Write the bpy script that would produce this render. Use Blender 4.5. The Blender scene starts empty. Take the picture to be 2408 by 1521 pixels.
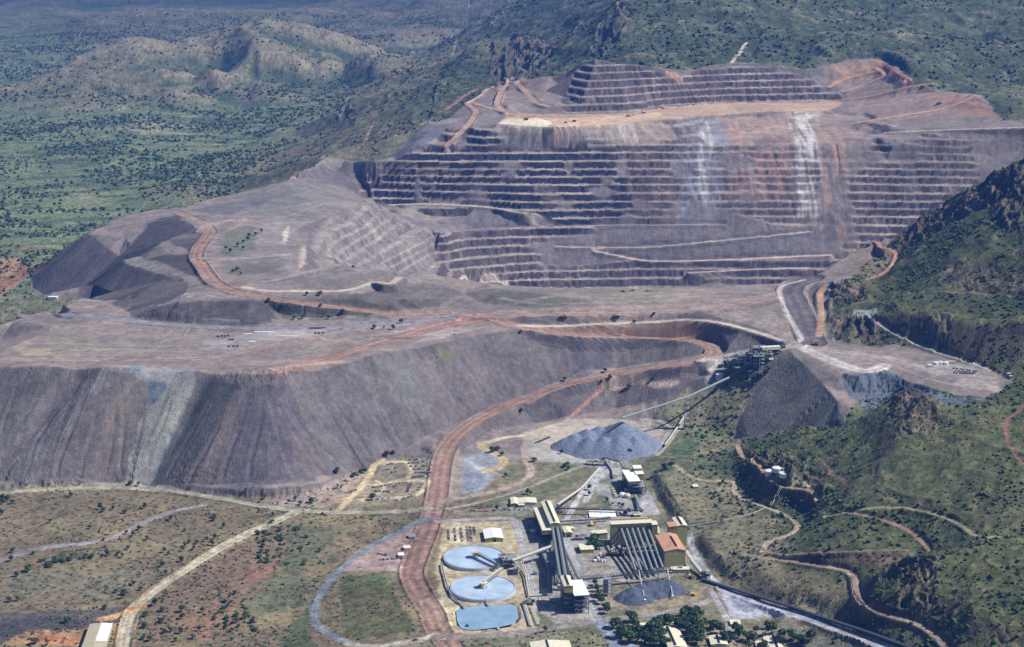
import bpy, math, random
import numpy as np
from mathutils import Vector, Matrix
from mathutils.geometry import delaunay_2d_cdt
random.seed(7); np.random.seed(7)
scene = bpy.context.scene
COL = scene.collection

# ------------------------------------------------------------------ camera
CAM_Z = 850.0
PITCH = 14.59                      # degrees below the horizon
F = 4400.0                         # focal length in units of a 2407 px wide frame
cam_d = bpy.data.cameras.new("camera"); cam = bpy.data.objects.new("camera", cam_d); COL.objects.link(cam)
cam.location = (0, 0, CAM_Z); cam.rotation_euler = (math.radians(90 - PITCH), 0, 0)
cam_d.sensor_width = 36.0; cam_d.lens = 36.0 * F / 2407.0
cam_d.clip_start = 5.0; cam_d.clip_end = 200000.0
scene.camera = cam

# ------------------------------------------------------------------ sky, sun, exposure
SUN_AZ = math.radians(92)          # clockwise from +Y
SUN_EL = math.radians(47)
world = bpy.data.worlds.new("World"); scene.world = world; world.use_nodes = True
wn = world.node_tree.nodes; wl = world.node_tree.links
sky = wn.new("ShaderNodeTexSky"); sky.sky_type = 'NISHITA'; sky.sun_disc = False
sky.sun_elevation = SUN_EL; sky.sun_rotation = SUN_AZ
wl.new(sky.outputs[0], wn["Background"].inputs[0]); wn["Background"].inputs[1].default_value = 0.05
sun_d = bpy.data.lights.new("sun", 'SUN'); sun = bpy.data.objects.new("sun", sun_d); COL.objects.link(sun)
sun_d.energy = 5.0; sun_d.angle = math.radians(0.5); sun_d.color = (1.0, 0.96, 0.90)
sdir = Vector((math.sin(SUN_AZ) * math.cos(SUN_EL), math.cos(SUN_AZ) * math.cos(SUN_EL), math.sin(SUN_EL)))
sun.rotation_euler = sdir.to_track_quat('Z', 'Y').to_euler(); sun.location = (0, 0, 2000)
scene.view_settings.view_transform = 'Standard'; scene.view_settings.look = 'None'
scene.view_settings.gamma = 1.0; scene.view_settings.exposure = 0.34
try:
    scene.cycles.volume_step_rate = 1.0; scene.cycles.volume_bounces = 1; scene.cycles.max_bounces = 6
    scene.cycles.use_denoising = True
except Exception: pass

# ------------------------------------------------------------------ surveying: from the photo to the land
CP, SP = math.cos(math.radians(PITCH)), math.sin(math.radians(PITCH))
def ray(x, y):
    "direction (arrays) through photo point x,y (2407 x 1521 frame): world vector, normalised to dY = 1"
    x = np.asarray(x, float); y = np.asarray(y, float)
    dx = (x - 1203.5) / F; dz = -(y - 760.5) / F
    wy = CP + dz * SP; wz = -SP + dz * CP
    return dx / wy, wz / wy
def at_z(x, y, z):
    "the point at height z seen at x,y"
    u, s = ray(x, y); Y = (z - CAM_Z) / s
    return np.stack([u * Y, Y, np.broadcast_to(z, np.shape(Y)).astype(float)], -1)
def fr(x0, y0, k):
    "a survey sheet: its own pixel grid -> the 2407 frame"
    return lambda pts: [((x0 + p[0] * k) / 1.70175, (y0 + p[1] * k) / 1.70175) + tuple(p[2:]) for p in pts]
sD = lambda pts: list(pts)
sA = fr(1600, 1800, 1200 / 2316.); sB = fr(2700, 1800, 1396 / 2408.); sC = fr(0, 1800, 1300 / 2408.)
sE = fr(2500, 1200, 1596 / 2408.); sG = fr(1200, 1200, 1500 / 2408.); sH = fr(0, 1100, 1500 / 2408.)
sI = fr(0, 0, 1500 / 2282.); sJ = fr(1300, 0, 1500 / 2408.); sK = fr(2600, 0, 1496 / 2408.)
sL = fr(0, 600, 1500 / 2408.); sM = fr(1300, 500, 1500 / 2408.); sN = fr(2600, 500, 1496 / 2408.)

# ------------------------------------------------------------------ noise on arrays
def _hash(ix, iy, s):
    h = (ix.astype(np.int64) * 374761393 + iy.astype(np.int64) * 668265263 + s * 974711) & 0xffffffff
    h = ((h ^ (h >> 13)) * 1274126177) & 0xffffffff
    h = h ^ (h >> 16)
    return (h & 0xffffff).astype(np.float32) / float(0xffffff)
def vn(x, y, s=0):
    ix = np.floor(x); iy = np.floor(y); fx = (x - ix).astype(np.float32); fy = (y - iy).astype(np.float32)
    ix = ix.astype(np.int64); iy = iy.astype(np.int64)
    fx = fx * fx * (3 - 2 * fx); fy = fy * fy * (3 - 2 * fy)
    a = _hash(ix, iy, s); b = _hash(ix + 1, iy, s); c = _hash(ix, iy + 1, s); d = _hash(ix + 1, iy + 1, s)
    return (a + (b - a) * fx) * (1 - fy) + (c + (d - c) * fx) * fy
def fbm(x, y, size, octv=4, s=0, gain=0.5):
    "about -1..1"
    t = 0; a = 1.0; n = 0
    for k in range(octv):
        t = t + a * (vn(x / size + 17.3 * k, y / size - 9.1 * k, s + k) * 2 - 1); n += a; a *= gain; size = size * 0.5
    return (t / n * 1.6).astype(np.float32)
def ridged(x, y, size, octv=4, s=0):
    t = 0; a = 1.0; n = 0
    for k in range(octv):
        t = t + a * (1 - np.abs(vn(x / size + 11.7 * k, y / size + 5.3 * k, s + k) * 2 - 1) * 2); n += a; a *= 0.5; size = size * 0.5
    return (t / n).astype(np.float32)
def sstep(a, b, x):
    t = np.clip((x - a) / (b - a), 0, 1); return t * t * (3 - 2 * t)

# ------------------------------------------------------------------ the survey: break lines (x, y in the frame, height)
LINES = []
def BL(pts, off=None, sheet=sD):
    pts = sheet(pts); P = [at_z(x, y, z) for x, y, z in pts]
    if off is not None: P = [p + np.array(off, float) for p in P]
    LINES.append(P)
def BLz(pts, z, off=None, sheet=sD): BL([(a, b, z) for a, b in pts], off, sheet)
def BW(pts): LINES.append([np.array(p, float) for p in pts])

# near plain and the plant's ground
for y in (1900, 1750, 1650):
    BL([(-700, y, 0), (0, y, 0), (900, y, 0), (1600, y, 0), (1900, y, 4), (2100, y, 15), (2300, y, 32), (2600, y, 55), (3100, y, 70)])
BL([(-700, 1400, 0), (0, 1400, -1), (400, 1400, 0), (700, 1450, -1), (900, 1450, 0)])
BL([(-700, 1230, 0), (0, 1230, 1), (300, 1240, 0), (500, 1260, 0), (700, 1260, 0), (850, 1240, 0)])
BL([(0, 1521, 0), (300, 1521, 0), (600, 1521, -1), (1000, 1521, 0), (1300, 1521, 0), (1600, 1521, 0), (1800, 1521, 3), (1950, 1521, 10)])
BL([(1000, 1210, 0), (1150, 1215, 0), (1300, 1215, 0), (1450, 1210, 0), (1560, 1220, 0)])
BL([(1030, 1450, 0), (1250, 1450, 0), (1450, 1450, 0), (1620, 1440, 0)])
BL([(1300, 1330, 0), (1500, 1330, 0), (1620, 1330, 0)])
# big front dump: toe and crest
TOE = [(-700, 1135, 2), (-300, 1135, 2), (0, 1140, 2), (240, 1137, 2), (350, 1140, 2), (480, 1152, 2), (600, 1158, 2), (700, 1148, 2), (800, 1120, 4), (870, 1092, 8), (950, 1062, 11), (1010, 1035, 15), (1060, 1003, 21), (1120, 972, 28), (1200, 937, 37), (1300, 900, 46), (1360, 880, 51), (1450, 863, 58), (1540, 850, 66), (1600, 843, 73), (1650, 835, 79)]
CREST = [(-700, 850, 119), (-300, 860, 118), (0, 862, 118), (170, 868, 117), (240, 878, 116), (300, 878, 116), (450, 882, 114), (500, 895, 110), (560, 905, 107), (640, 907, 106), (720, 885, 112), (800, 865, 114), (850, 855, 113), (900, 845, 114), (1000, 815, 117), (1100, 790, 117), (1200, 777, 115), (1260, 783, 108), (1320, 792, 100), (1400, 797, 95), (1480, 800, 91), (1560, 801, 91), (1620, 806, 90), (1650, 812, 89)]
BL(TOE); BL(CREST)
BL([(0, 835, 116), (200, 840, 116), (400, 858, 116), (600, 870, 111), (720, 860, 115), (900, 815, 117), (1000, 790, 118), (1100, 770, 119), (1180, 760, 119)])
# haul road around the loop and down to the plant
BL([(1150, 742, 124), (1200, 762, 118), (1260, 776, 110), (1330, 786, 103), (1400, 790, 98), (1480, 792, 94), (1560, 794, 93), (1640, 802, 90), (1678, 815, 86), (1682, 828, 83), (1660, 843, 80), (1600, 855, 74), (1540, 864, 67), (1450, 878, 56), (1360, 897, 49), (1300, 914, 43), (1200, 950, 34), (1120, 990, 25), (1065, 1030, 18), (1040, 1070, 12), (1030, 1120, 7), (1025, 1170, 2), (1010, 1230, 0)])
# foot of the road bank on the stockpile side
BL([(1100, 1045, 10), (1200, 1010, 12), (1310, 985, 12), (1370, 975, 13), (1450, 960, 15), (1540, 935, 33), (1600, 905, 50), (1640, 885, 60)])
BL([(1090, 1100, 6), (1200, 1110, 4), (1300, 1080, 8), (1400, 1090, 6), (1500, 1080, 8), (1570, 1050, 10), (1620, 1010, 11)])
BL([(1100, 1160, 1), (1250, 1150, 2), (1400, 1140, 3), (1520, 1130, 3)])
BL([(1130, 1060, 9), (1250, 1040, 10), (1300, 1000, 11), (1560, 1000, 12)])
# plateau
BL([(60, 800, 116), (200, 790, 116), (400, 800, 117), (600, 800, 118), (800, 790, 118), (900, 775, 119), (1000, 760, 121), (1130, 738, 124)])
BL([(110, 735, 110), (200, 752, 113), (350, 765, 116), (600, 775, 119), (850, 765, 120), (1000, 748, 122), (1100, 741, 124)])
BL([(0, 763, 104), (60, 745, 107), (110, 730, 108), (160, 712, 106), (190, 700, 100)])
BL([(0, 763, 104), (60, 745, 107), (110, 730, 108), (160, 712, 106)], off=(-10, 160, -100))
BL([(-350, 800, 60), (-100, 790, 60)]); BL([(124, 765, 113), (85, 800, 114), (30, 835, 115), (-40, 845, 114)]); BL([(0, 800, 88), (-60, 810, 80)])
BL([(-700, 760, 0), (-350, 770, 5)])
# second-tier dump, centre left
BL([(290, 742, 117), (330, 752, 117), (390, 764, 118), (470, 768, 119), (560, 769, 120), (620, 768, 120), (655, 760, 121)])
BL([(385, 716, 138), (420, 707, 144), (500, 702, 146), (560, 702, 146), (605, 706, 146), (635, 722, 139)])
BL([(430, 690, 147), (480, 680, 148), (540, 681, 148), (590, 692, 148)])
BL([(590, 694, 147), (690, 711, 142), (800, 724, 134), (879, 733, 130), (960, 738, 126), (1050, 739, 124)])
BL([(640, 740, 126), (750, 745, 124), (870, 755, 122), (950, 750, 122)])
BL([(622, 683, 149), (700, 684, 149), (805, 683, 149), (874, 668, 149), (930, 655, 149), (1020, 646, 149)])
BL([(640, 697, 146), (760, 700, 145), (860, 700, 144), (960, 705, 140), (1080, 700, 132)])
BL([(1020, 655, 147), (1060, 668, 142), (1090, 690, 132)]); BL([(1050, 720, 127), (950, 722, 130)])
BL([(1160, 690, 138), (1172, 680, 141), (1250, 684, 140), (1320, 696, 137), (1390, 708, 131)])
BL([(1130, 712, 127), (1200, 722, 126), (1300, 724, 127), (1400, 722, 127), (1500, 716, 127)])
BL([(1150, 742, 124), (1300, 740, 124), (1500, 738, 125), (1700, 722, 128), (1810, 700, 132), (1850, 680, 134)])
BL([(1240, 762, 118), (1300, 764, 116), (1400, 760, 118), (1500, 757, 118), (1600, 748, 121), (1700, 755, 119), (1780, 775, 115), (1850, 795, 111)])
BL([(1700, 830, 86), (1740, 845, 80), (1700, 870, 72), (1660, 868, 72)])
# pit front rim, then the hidden near wall
RIM = [(1020, 646, 148), (1083, 655, 143), (1140, 664, 138), (1203, 670, 134), (1300, 676, 131), (1423, 680, 129), (1533, 682, 128), (1643, 675, 130), (1711, 672, 131), (1831, 667, 134), (1911, 652, 141), (1937, 634, 149), (1973, 608, 160), (2024, 581, 170), (2094, 562, 178)]
BL(RIM); BL(RIM, off=(10, 60, -50)); BL(RIM[:-3], off=(30, 230, -190))
BW([(-60, 3500, -70), (100, 3480, -110), (400, 3450, -115), (650, 3480, -100)])
BW([(-80, 3750, -70), (100, 3700, -112), (400, 3680, -115), (650, 3700, -100)])
# back wall of the pit
BLz([(1172, 292), (1300, 299), (1450, 293), (1560, 279), (1640, 271), (1800, 263), (1950, 259), (2020, 262)], 208)
BL([(1190, 262, 214), (1250, 270, 210), (1330, 268, 210), (1480, 263, 210), (1560, 250, 210), (1700, 241, 210), (1900, 238, 210), (1980, 238, 211)])
BL([(1010, 343, 166), (1060, 346, 164), (1250, 347, 162), (1500, 345, 163), (1750, 343, 164), (2000, 335, 170), (2120, 325, 178)])
BL([(900, 380, 135), (1000, 386, 131), (1200, 390, 128), (1400, 391, 126), (1700, 387, 129), (2000, 380, 134), (2200, 368, 146), (2400, 355, 160)])
BL([(850, 433, 85), (983, 440, 84), (1258, 453, 78), (1405, 457, 74), (1700, 455, 76), (2000, 450, 79), (2250, 435, 92), (2450, 430, 100)])
BL([(880, 470, 60), (998, 478, 53), (1148, 486, 50), (1222, 496, 46), (1500, 492, 47), (1800, 490, 48), (2100, 480, 56), (2350, 475, 62)])
BL([(1038, 535, 22), (1130, 534, 19), (1222, 532, 18), (1500, 530, 17), (1800, 528, 18), (2100, 520, 24), (2350, 515, 28)])
BL([(1080, 556, 8), (1150, 562, 0), (1400, 565, -8), (1800, 562, -7), (2100, 555, -2)])
BL([(1030, 592, -10), (1110, 598, -22), (1200, 601, -30), (1500, 600, -35), (1900, 596, -32), (2100, 590, -28)])
BL([(1060, 632, -42), (1250, 637, -58), (1500, 635, -61), (1900, 631, -58), (2100, 625, -55)])
BL([(1110, 662, -72), (1300, 669, -82), (1500, 672, -85), (1900, 664, -80)])
# left wall and its spur
BL([(764, 454, 113), (820, 466, 101), (874, 484, 85), (930, 505, 60), (984, 528, 38), (1035, 550, 20)])
BL([(645, 575, 118), (695, 536, 112), (760, 510, 110), (810, 492, 106), (850, 482, 96)])
BL([(714, 590, 100), (760, 560, 88), (850, 530, 80), (930, 512, 58)])
BL([(790, 600, 64), (850, 570, 58), (950, 530, 42)])
BL([(850, 628, 26), (892, 616, 20), (960, 585, 18), (1020, 553, 18)])
BL([(940, 640, -12), (1000, 605, -12), (1030, 580, -8)])
BL([(700, 640, 138), (715, 600, 125), (716, 578, 120)])
# mound at the lip
BL([(640, 660, 149), (700, 650, 150), (755, 634, 156), (800, 630, 157), (880, 634, 154), (980, 642, 150)])
BL([(700, 650, 150), (755, 634, 156), (800, 630, 157), (880, 634, 154), (980, 642, 150)], off=(15, 70, -45))
BL([(590, 668, 149), (660, 672, 149), (760, 668, 149)])
# upper left workings
BACK = [(205, 548, 92), (250, 522, 97), (293, 506, 101), (366, 493, 107), (440, 486, 111), (500, 463, 113), (530, 458, 114), (600, 445, 117), (660, 428, 124), (690, 410, 128), (740, 390, 131), (770, 366, 134), (830, 380, 133), (880, 380, 136), (925, 369, 141), (960, 335, 158), (1000, 291, 188), (1060, 277, 196), (1100, 241, 212), (1140, 216, 225), (1180, 196, 238), (1230, 189, 242), (1290, 179, 264), (1345, 162, 284)]
BL(BACK); BL(BACK[:6], off=(-30, 135, -100)); BL([(205, 548, 92), (250, 522, 97)], off=(-130, 60, -90))
BL(BACK[6:10], off=(-20, 110, -60)); BL(BACK[10:14], off=(-10, 60, -12))
BL([(70, 655, 0), (80, 684, 0), (120, 697, 0), (165, 704, 8)])
BL([(224, 543, 92), (285, 546, 94), (306, 572, 90)]); 
BL([(406, 504, 112), (366, 515, 111), (344, 532, 106)])
BL([(406, 504, 112), (440, 520, 122), (475, 545, 128), (490, 560, 130), (470, 600, 134), (458, 615, 136)])
BL([(372, 573, 122), (388, 567, 124), (441, 592, 132), (428, 601, 131), (395, 596, 126), (375, 576, 122)]); BL([(291, 611, 106), (329, 601, 110), (380, 630, 122), (431, 653, 136), (500, 664, 147)]); BL([(297, 619, 106), (365, 640, 118), (447, 667, 138), (500, 672, 147)])
BL([(219, 670, 66), (265, 686, 82), (330, 668, 104), (370, 660, 116)]); BL([(215, 700, 78), (255, 708, 96)])
BL([(316, 570, 90), (260, 620, 62), (204, 669, 34), (178, 699, 15)]); BL([(360, 670, 128), (330, 690, 122), (300, 730, 114)])
BL([(460, 605, 136), (500, 650, 144), (540, 680, 148)])
BL([(500, 500, 121), (560, 520, 122), (600, 530, 122), (645, 520, 120)]); BL([(520, 560, 128), (600, 560, 124), (610, 600, 130), (540, 606, 138), (480, 610, 137), (590, 660, 148)])
BL([(470, 490, 108), (560, 475, 112), (640, 470, 118), (700, 450, 122), (764, 454, 113)]); BL([(500, 503, 116), (560, 508, 118), (640, 500, 118), (720, 480, 116)])
BL([(700, 420, 116), (760, 410, 112), (830, 405, 110), (860, 410, 108)])
# left of the orange bench
BL([(1050, 345, 165), (1080, 310, 185), (1110, 270, 205), (1120, 250, 212)]); BL([(960, 350, 158), (1000, 320, 175), (1060, 295, 192)])
BL([(1190, 250, 222), (1240, 225, 232), (1300, 210, 240), (1330, 190, 252)])
# upper pit and its crest
CR2 = [(1345, 160, 286), (1375, 145, 306), (1400, 140, 314), (1460, 150, 303), (1530, 158, 296), (1575, 172, 282), (1600, 168, 284), (1640, 158, 290), (1720, 148, 296), (1800, 150, 293), (1850, 160, 283), (1900, 167, 276), (1950, 158, 281), (1990, 142, 292), (2070, 142, 292), (2110, 172, 277), (2150, 192, 264), (2210, 216, 247), (2300, 224, 250), (2360, 285, 216), (2407, 285, 216), (2520, 290, 214)]
BL(CR2)
BL([(1340, 240, 233), (1500, 240, 228), (1560, 237, 222), (1620, 234, 221), (1700, 229, 222), (1900, 225, 222), (2000, 217, 228)])
BL([(1950, 190, 250), (2000, 185, 254), (2050, 185, 256), (2100, 200, 250)]); BL([(2000, 235, 215), (2100, 230, 228), (2170, 218, 240)])
BL([(2003, 293, 190), (2100, 275, 206), (2222, 254, 226), (2291, 226, 252)]); BL([(2080, 310, 186), (2200, 305, 196), (2350, 300, 207), (2500, 298, 212)])
BL([(2100, 340, 170), (2250, 335, 176), (2407, 325, 186)])
# mountain behind
BL([(1450, 100, 320), (1600, 100, 324), (1800, 100, 324), (2000, 95, 330), (2150, 110, 318), (2300, 140, 290), (2450, 180, 262)])
BL([(1480, 40, 368), (1700, 30, 380), (2000, 25, 380), (2200, 40, 355), (2400, 70, 322), (2550, 100, 300)])
BL([(1500, -30, 420), (1700, -40, 430), (2000, -40, 430), (2200, -30, 405), (2450, 0, 360), (2700, 40, 330)])
BL([(1600, -60, 440), (1700, -100, 470), (2000, -100, 470), (2300, -90, 440), (2600, -60, 400)])
BW([(600, 7500, 480), (1500, 7500, 480), (2300, 7500, 430)]); BW([(300, 9000, 200), (1500, 9500, 250), (3000, 9000, 250)])
BL([(1210, 76, 286), (1250, 92, 278), (1300, 118, 262), (1360, 98, 285), (1400, 62, 318), (1450, 12, 372), (1480, -40, 425)])
BL([(1210, 76, 286), (1250, 92, 278), (1300, 118, 262), (1360, 98, 285), (1400, 62, 318), (1450, 12, 372)], off=(-90, 160, -130))
BL([(1410, 75, 330), (1455, 20, 380), (1480, -20, 415)]); BL([(1385, 118, 296), (1365, 140, 285)])
BL([(1130, 150, 222), (1200, 150, 236), (1280, 160, 250)]); BL([(1150, 102, 252), (1180, 90, 270)])
RG = [(790, 243, 118), (870, 207, 138), (950, 152, 178), (1000, 128, 196), (1060, 132, 206), (1120, 136, 222), (1155, 104, 250)]
BL(RG); BL(RG, off=(-110, 200, -110)); BL([(1040, 200, 205), (1000, 240, 190), (940, 280, 165), (880, 320, 140), (820, 350, 128)])
BL([(900, 250, 150), (860, 290, 130), (960, 205, 172)]); BL([(780, 300, 92), (720, 330, 80), (650, 360, 66), (560, 400, 46), (500, 425, 40)])
BL([(690, 360, 74), (740, 350, 100), (780, 345, 108)]); BL([(470, 388, 38), (520, 398, 28), (460, 410, 10)])
BL([(700, 275, 55), (760, 255, 92), (740, 300, 70), (660, 310, 28)]); BL([(620, 370, 62), (590, 350, 32), (560, 345, 6)])
# valley plain to the left
for y, xs in ((640, (-700, -300, 0)), (560, (-700, -300, 0, 120)), (500, (-700, -300, 0, 200)), (440, (-700, -300, 0, 200, 380)), (380, (-700, -300, 0, 250, 430)), (330, (-700, -300, 0, 250, 500, 600)), (305, (-700, -300, 0, 300, 550, 640))):
    BL([(x, y, 0) for x in xs])
BL([(240, 285, 14), (300, 290, 12)]); BL([(330, 292, 16)]); BL([(150, 298, 12), (200, 292, 10)])
BL([(740, 225, 25), (830, 175, 28), (900, 160, 30), (960, 140, 30), (1040, 110, 40)])
BL([(700, 240, 18), (620, 270, 8), (540, 285, 4)])
HB = [(-250, 250, 0), (-50, 275, 0), (20, 262, 14), (60, 290, 8), (130, 294, 4), (250, 280, 6), (350, 240, 22), (450, 262, 8), (560, 240, 12)]
BL(HB)
HC = [(-60, 250, 12), (10, 238, 30), (60, 195, 66), (120, 155, 102), (190, 115, 140), (260, 78, 184), (330, 74, 190), (400, 84, 160), (450, 70, 172), (520, 54, 196), (620, 41, 210), (720, 41, 208), (820, 55, 186), (900, 70, 160), (960, 85, 136), (1010, 110, 102)]
BL(HC); BL(HC, off=(0, 650, -180))
BL([(230, 150, 112), (350, 160, 90), (480, 140, 128), (600, 118, 150), (750, 115, 146), (880, 120, 108)]); BL([(150, 215, 44), (250, 215, 58), (330, 225, 34), (400, 200, 72), (490, 190, 44), (560, 178, 74), (700, 168, 78), (820, 155, 62)])
BL([(520, 232, 18), (580, 200, 58), (612, 187, 76), (660, 200, 58), (700, 215, 34)]); BL([(612, 187, 76), (580, 200, 58), (660, 200, 58)], off=(0, 200, -48))
# far country
BL([(850, 25, 70), (950, 20, 75), (1100, 30, 70), (1250, 25, 90), (1350, 10, 110)]); BL([(1000, 85, 40), (1100, 80, 45), (1200, 60, 60), (1300, 60, 80)])
BL([(700, 10, 30), (800, 0, 40)]); BL([(-700, 150, 0), (-200, 150, 0), (100, 120, 0)]); BL([(-700, 60, 10), (0, 60, 10), (200, 50, 10), (400, 30, 20)])
BL([(60, 30, 60), (110, 25, 70), (160, 40, 40)]); BL([(280, 20, 60), (320, 8, 90), (380, 25, 40)])
for Y in (12000, 15000, 20000): BW([(-9000, Y, 10), (-4000, Y, 30), (-1500, Y, 30), (1500, Y, 60), (5000, Y, 120), (9000, Y, 120)])
for Y in (40000, 80000): BW([(-40000, Y, 30), (0, Y, 30), (40000, Y, 30)])
# right foreground ridge
RR = [(2094, 562, 178), (2120, 540, 190), (2170, 500, 215), (2230, 460, 245), (2300, 425, 275), (2350, 395, 300), (2407, 375, 320), (2520, 335, 352), (2700, 330, 370)]
BL(RR); BL(RR[1:], off=(-30, 120, -110)); BL(RR[1:], off=(-60, 330, -260))
BL([(2096, 590, 168), (2150, 580, 185), (2220, 540, 215), (2300, 490, 255), (2407, 450, 290)])
BL([(1990, 668, 156), (2040, 650, 156), (2057, 652, 156), (2105, 604, 166), (2085, 578, 170), (2040, 566, 172)])
BL([(1955, 700, 140), (1990, 690, 142), (2040, 700, 146), (2110, 690, 158), (2200, 690, 172), (2400, 700, 185)])
BL([(1930, 684, 138), (1930, 730, 124), (1928, 780, 113)]); BL([(1960, 760, 122), (1990, 735, 136), (2042, 732, 139), (2100, 735, 150), (2200, 740, 160), (2400, 760, 165)])
BL([(1955, 801, 111), (2010, 808, 111), (2080, 815, 112), (2131, 812, 114), (2200, 830, 112)])
BL([(2042, 745, 139), (2080, 772, 128), (2131, 799, 118), (2200, 828, 113), (2287, 853, 110), (2330, 870, 109)])
BL([(2200, 790, 134), (2300, 830, 124), (2407, 850, 122), (2600, 860, 122)]); BL([(2600, 700, 210), (2700, 600, 260)])
BL([(1850, 665, 135), (1840, 690, 134), (1860, 740, 122), (1880, 790, 112), (1890, 805, 110), (1850, 812, 110)])
BL([(1900, 690, 130), (1905, 740, 119), (1925, 795, 111)])
BL([(1900, 815, 110), (1976, 850, 110), (2085, 858, 110), (2200, 880, 109), (2320, 905, 108), (2380, 895, 108), (2500, 890, 110)])
BL([(1890, 824, 109), (1930, 850, 108), (1976, 877, 107), (2020, 884, 107), (2060, 875, 107), (2085, 867, 107), (2131, 896, 105), (2229, 923, 103), (2314, 935, 103)])
BL([(1960, 915, 92), (2010, 925, 86), (2090, 925, 87), (2150, 935, 90)])
BL([(1859, 826, 109), (1909, 873, 101), (1944, 912, 94), (1968, 939, 90), (1972, 970, 80), (1968, 993, 70)])
BL([(1800, 850, 92), (1781, 900, 67), (1770, 930, 53), (1742, 974, 32), (1718, 1036, 5)])
BL([(1720, 1036, 5), (1780, 1024, 26), (1820, 1014, 42), (1900, 1000, 62)])
BL([(1680, 880, 68), (1700, 905, 56), (1690, 930, 44), (1665, 960, 30), (1650, 1000, 13)]); BL([(1760, 830, 100), (1740, 850, 80)])
# lower right hills
HR = [(1745, 1048, 16), (1773, 1040, 32), (1859, 1014, 58), (1917, 1013, 70), (2014, 997, 90), (2053, 974, 102), (2092, 947, 121), (2131, 921, 140), (2162, 920, 145), (2209, 943, 138), (2268, 958, 134), (2326, 947, 140), (2404, 947, 141), (2550, 940, 150), (2750, 930, 160)]
BL(HR); BL(HR[2:], off=(0, 55, -22))
BL([(1795, 1092, 50), (1812, 1122, 50), (1850, 1142, 50), (1905, 1150, 52), (1885, 1125, 52), (1850, 1096, 52), (1820, 1088, 52)])
BL([(1750, 1068, 34), (1790, 1076, 58), (1840, 1078, 72), (1880, 1105, 74), (1930, 1120, 76)])
BL([(1587, 1095, 12), (1645, 1129, 15), (1723, 1131, 20), (1730, 1163, 20), (1798, 1191, 24), (1846, 1211, 28), (1876, 1235, 30), (1856, 1255, 30), (1805, 1276, 28), (1791, 1296, 25), (1839, 1317, 25), (1927, 1330, 32), (1996, 1344, 38), (2013, 1381, 38), (2023, 1412, 38), (2081, 1446, 42), (2166, 1470, 45), (2217, 1514, 45), (2280, 1600, 45)])
BL([(1735, 1060, 20), (1755, 1085, 40), (1785, 1095, 49)]); BL([(1740, 1110, 26), (1790, 1150, 32)]); BL([(1915, 1155, 52), (1920, 1190, 46)])
BL([(1870, 1180, 30), (1900, 1215, 34), (1890, 1240, 38)]); BL([(1940, 1215, 52), (1985, 1204, 60), (1996, 1204, 61), (2098, 1191, 72), (2183, 1204, 80), (2251, 1231, 82), (2295, 1259, 82), (2350, 1262, 85), (2500, 1262, 92)])
BL([(1985, 1204, 60), (2064, 1218, 64), (2132, 1245, 64), (2166, 1272, 62), (2183, 1293, 62)]); BL([(1839, 1300, 30), (1927, 1296, 45), (2030, 1293, 55), (2132, 1293, 60)])
BL([(1930, 1240, 52), (1990, 1250, 57), (1900, 1275, 42)]); BL([(2000, 1120, 73), (2100, 1080, 99), (2250, 1060, 115), (2407, 1080, 117)]); BL([(2150, 1150, 86), (2300, 1160, 100), (2450, 1170, 105)])
BL([(2030, 1310, 50), (2100, 1320, 52)]); BL([(2110, 1330, 72), (2200, 1320, 86), (2300, 1290, 94), (2450, 1290, 100)]); BL([(2100, 1400, 58), (2200, 1400, 72), (2407, 1400, 88), (2600, 1400, 96)])
BL([(2300, 1470, 68), (2407, 1480, 78)]); BL([(1730, 1350, 10), (1800, 1380, 12), (1900, 1430, 14), (2000, 1480, 20), (2080, 1521, 22)])
BL([(1645, 1350, 1), (1700, 1372, 1), (1780, 1400, 1), (1900, 1450, 2), (2030, 1500, 4)])
BL([(1530, 1118, 4), (1545, 1158, 3), (1570, 1200, 2), (1592, 1232, 1)]); BL([(1545, 1112, 14), (1562, 1155, 15), (1588, 1195, 14), (1612, 1225, 12)])
BL([(1622, 1262, 1), (1655, 1306, 1), (1700, 1356, 1)]); BL([(1640, 1256, 14), (1674, 1298, 14), (1716, 1346, 10)])
BL([(1660, 1180, 15), (1700, 1230, 18), (1760, 1270, 22)]); BL([(1650, 1130, 15), (1600, 1150, 14)]); BL([(1580, 1060, 10), (1640, 1040, 10), (1700, 1060, 12), (1680, 1100, 14)])
BL([(1750, 1320, 20), (1850, 1360, 22), (1950, 1420, 24)])

# ------------------------------------------------------------------ height field on a fan of rows and columns
U0, U1, NU = -0.345, 0.345, 1040
us = np.linspace(U0, U1, NU); du = us[1] - us[0]
rows = [1480.0]
while rows[-1] < 16500: rows.append(rows[-1] * (1 + np.interp(rows[-1], [1500, 3000, 3600, 3700, 4800, 5000, 7000, 16000], [.0011, .0011, .0011, .0008, .0008, .0014, .0032, .0055])))
while rows[-1] < 90000: rows.append(rows[-1] * 1.05)
Ys = np.array(rows); NV = len(Ys)
GX = (us[None, :] * Ys[:, None]); GY = np.repeat(Ys[:, None], NU, 1)
def rowi(Y): return np.interp(Y, Ys, np.arange(NV))

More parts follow.
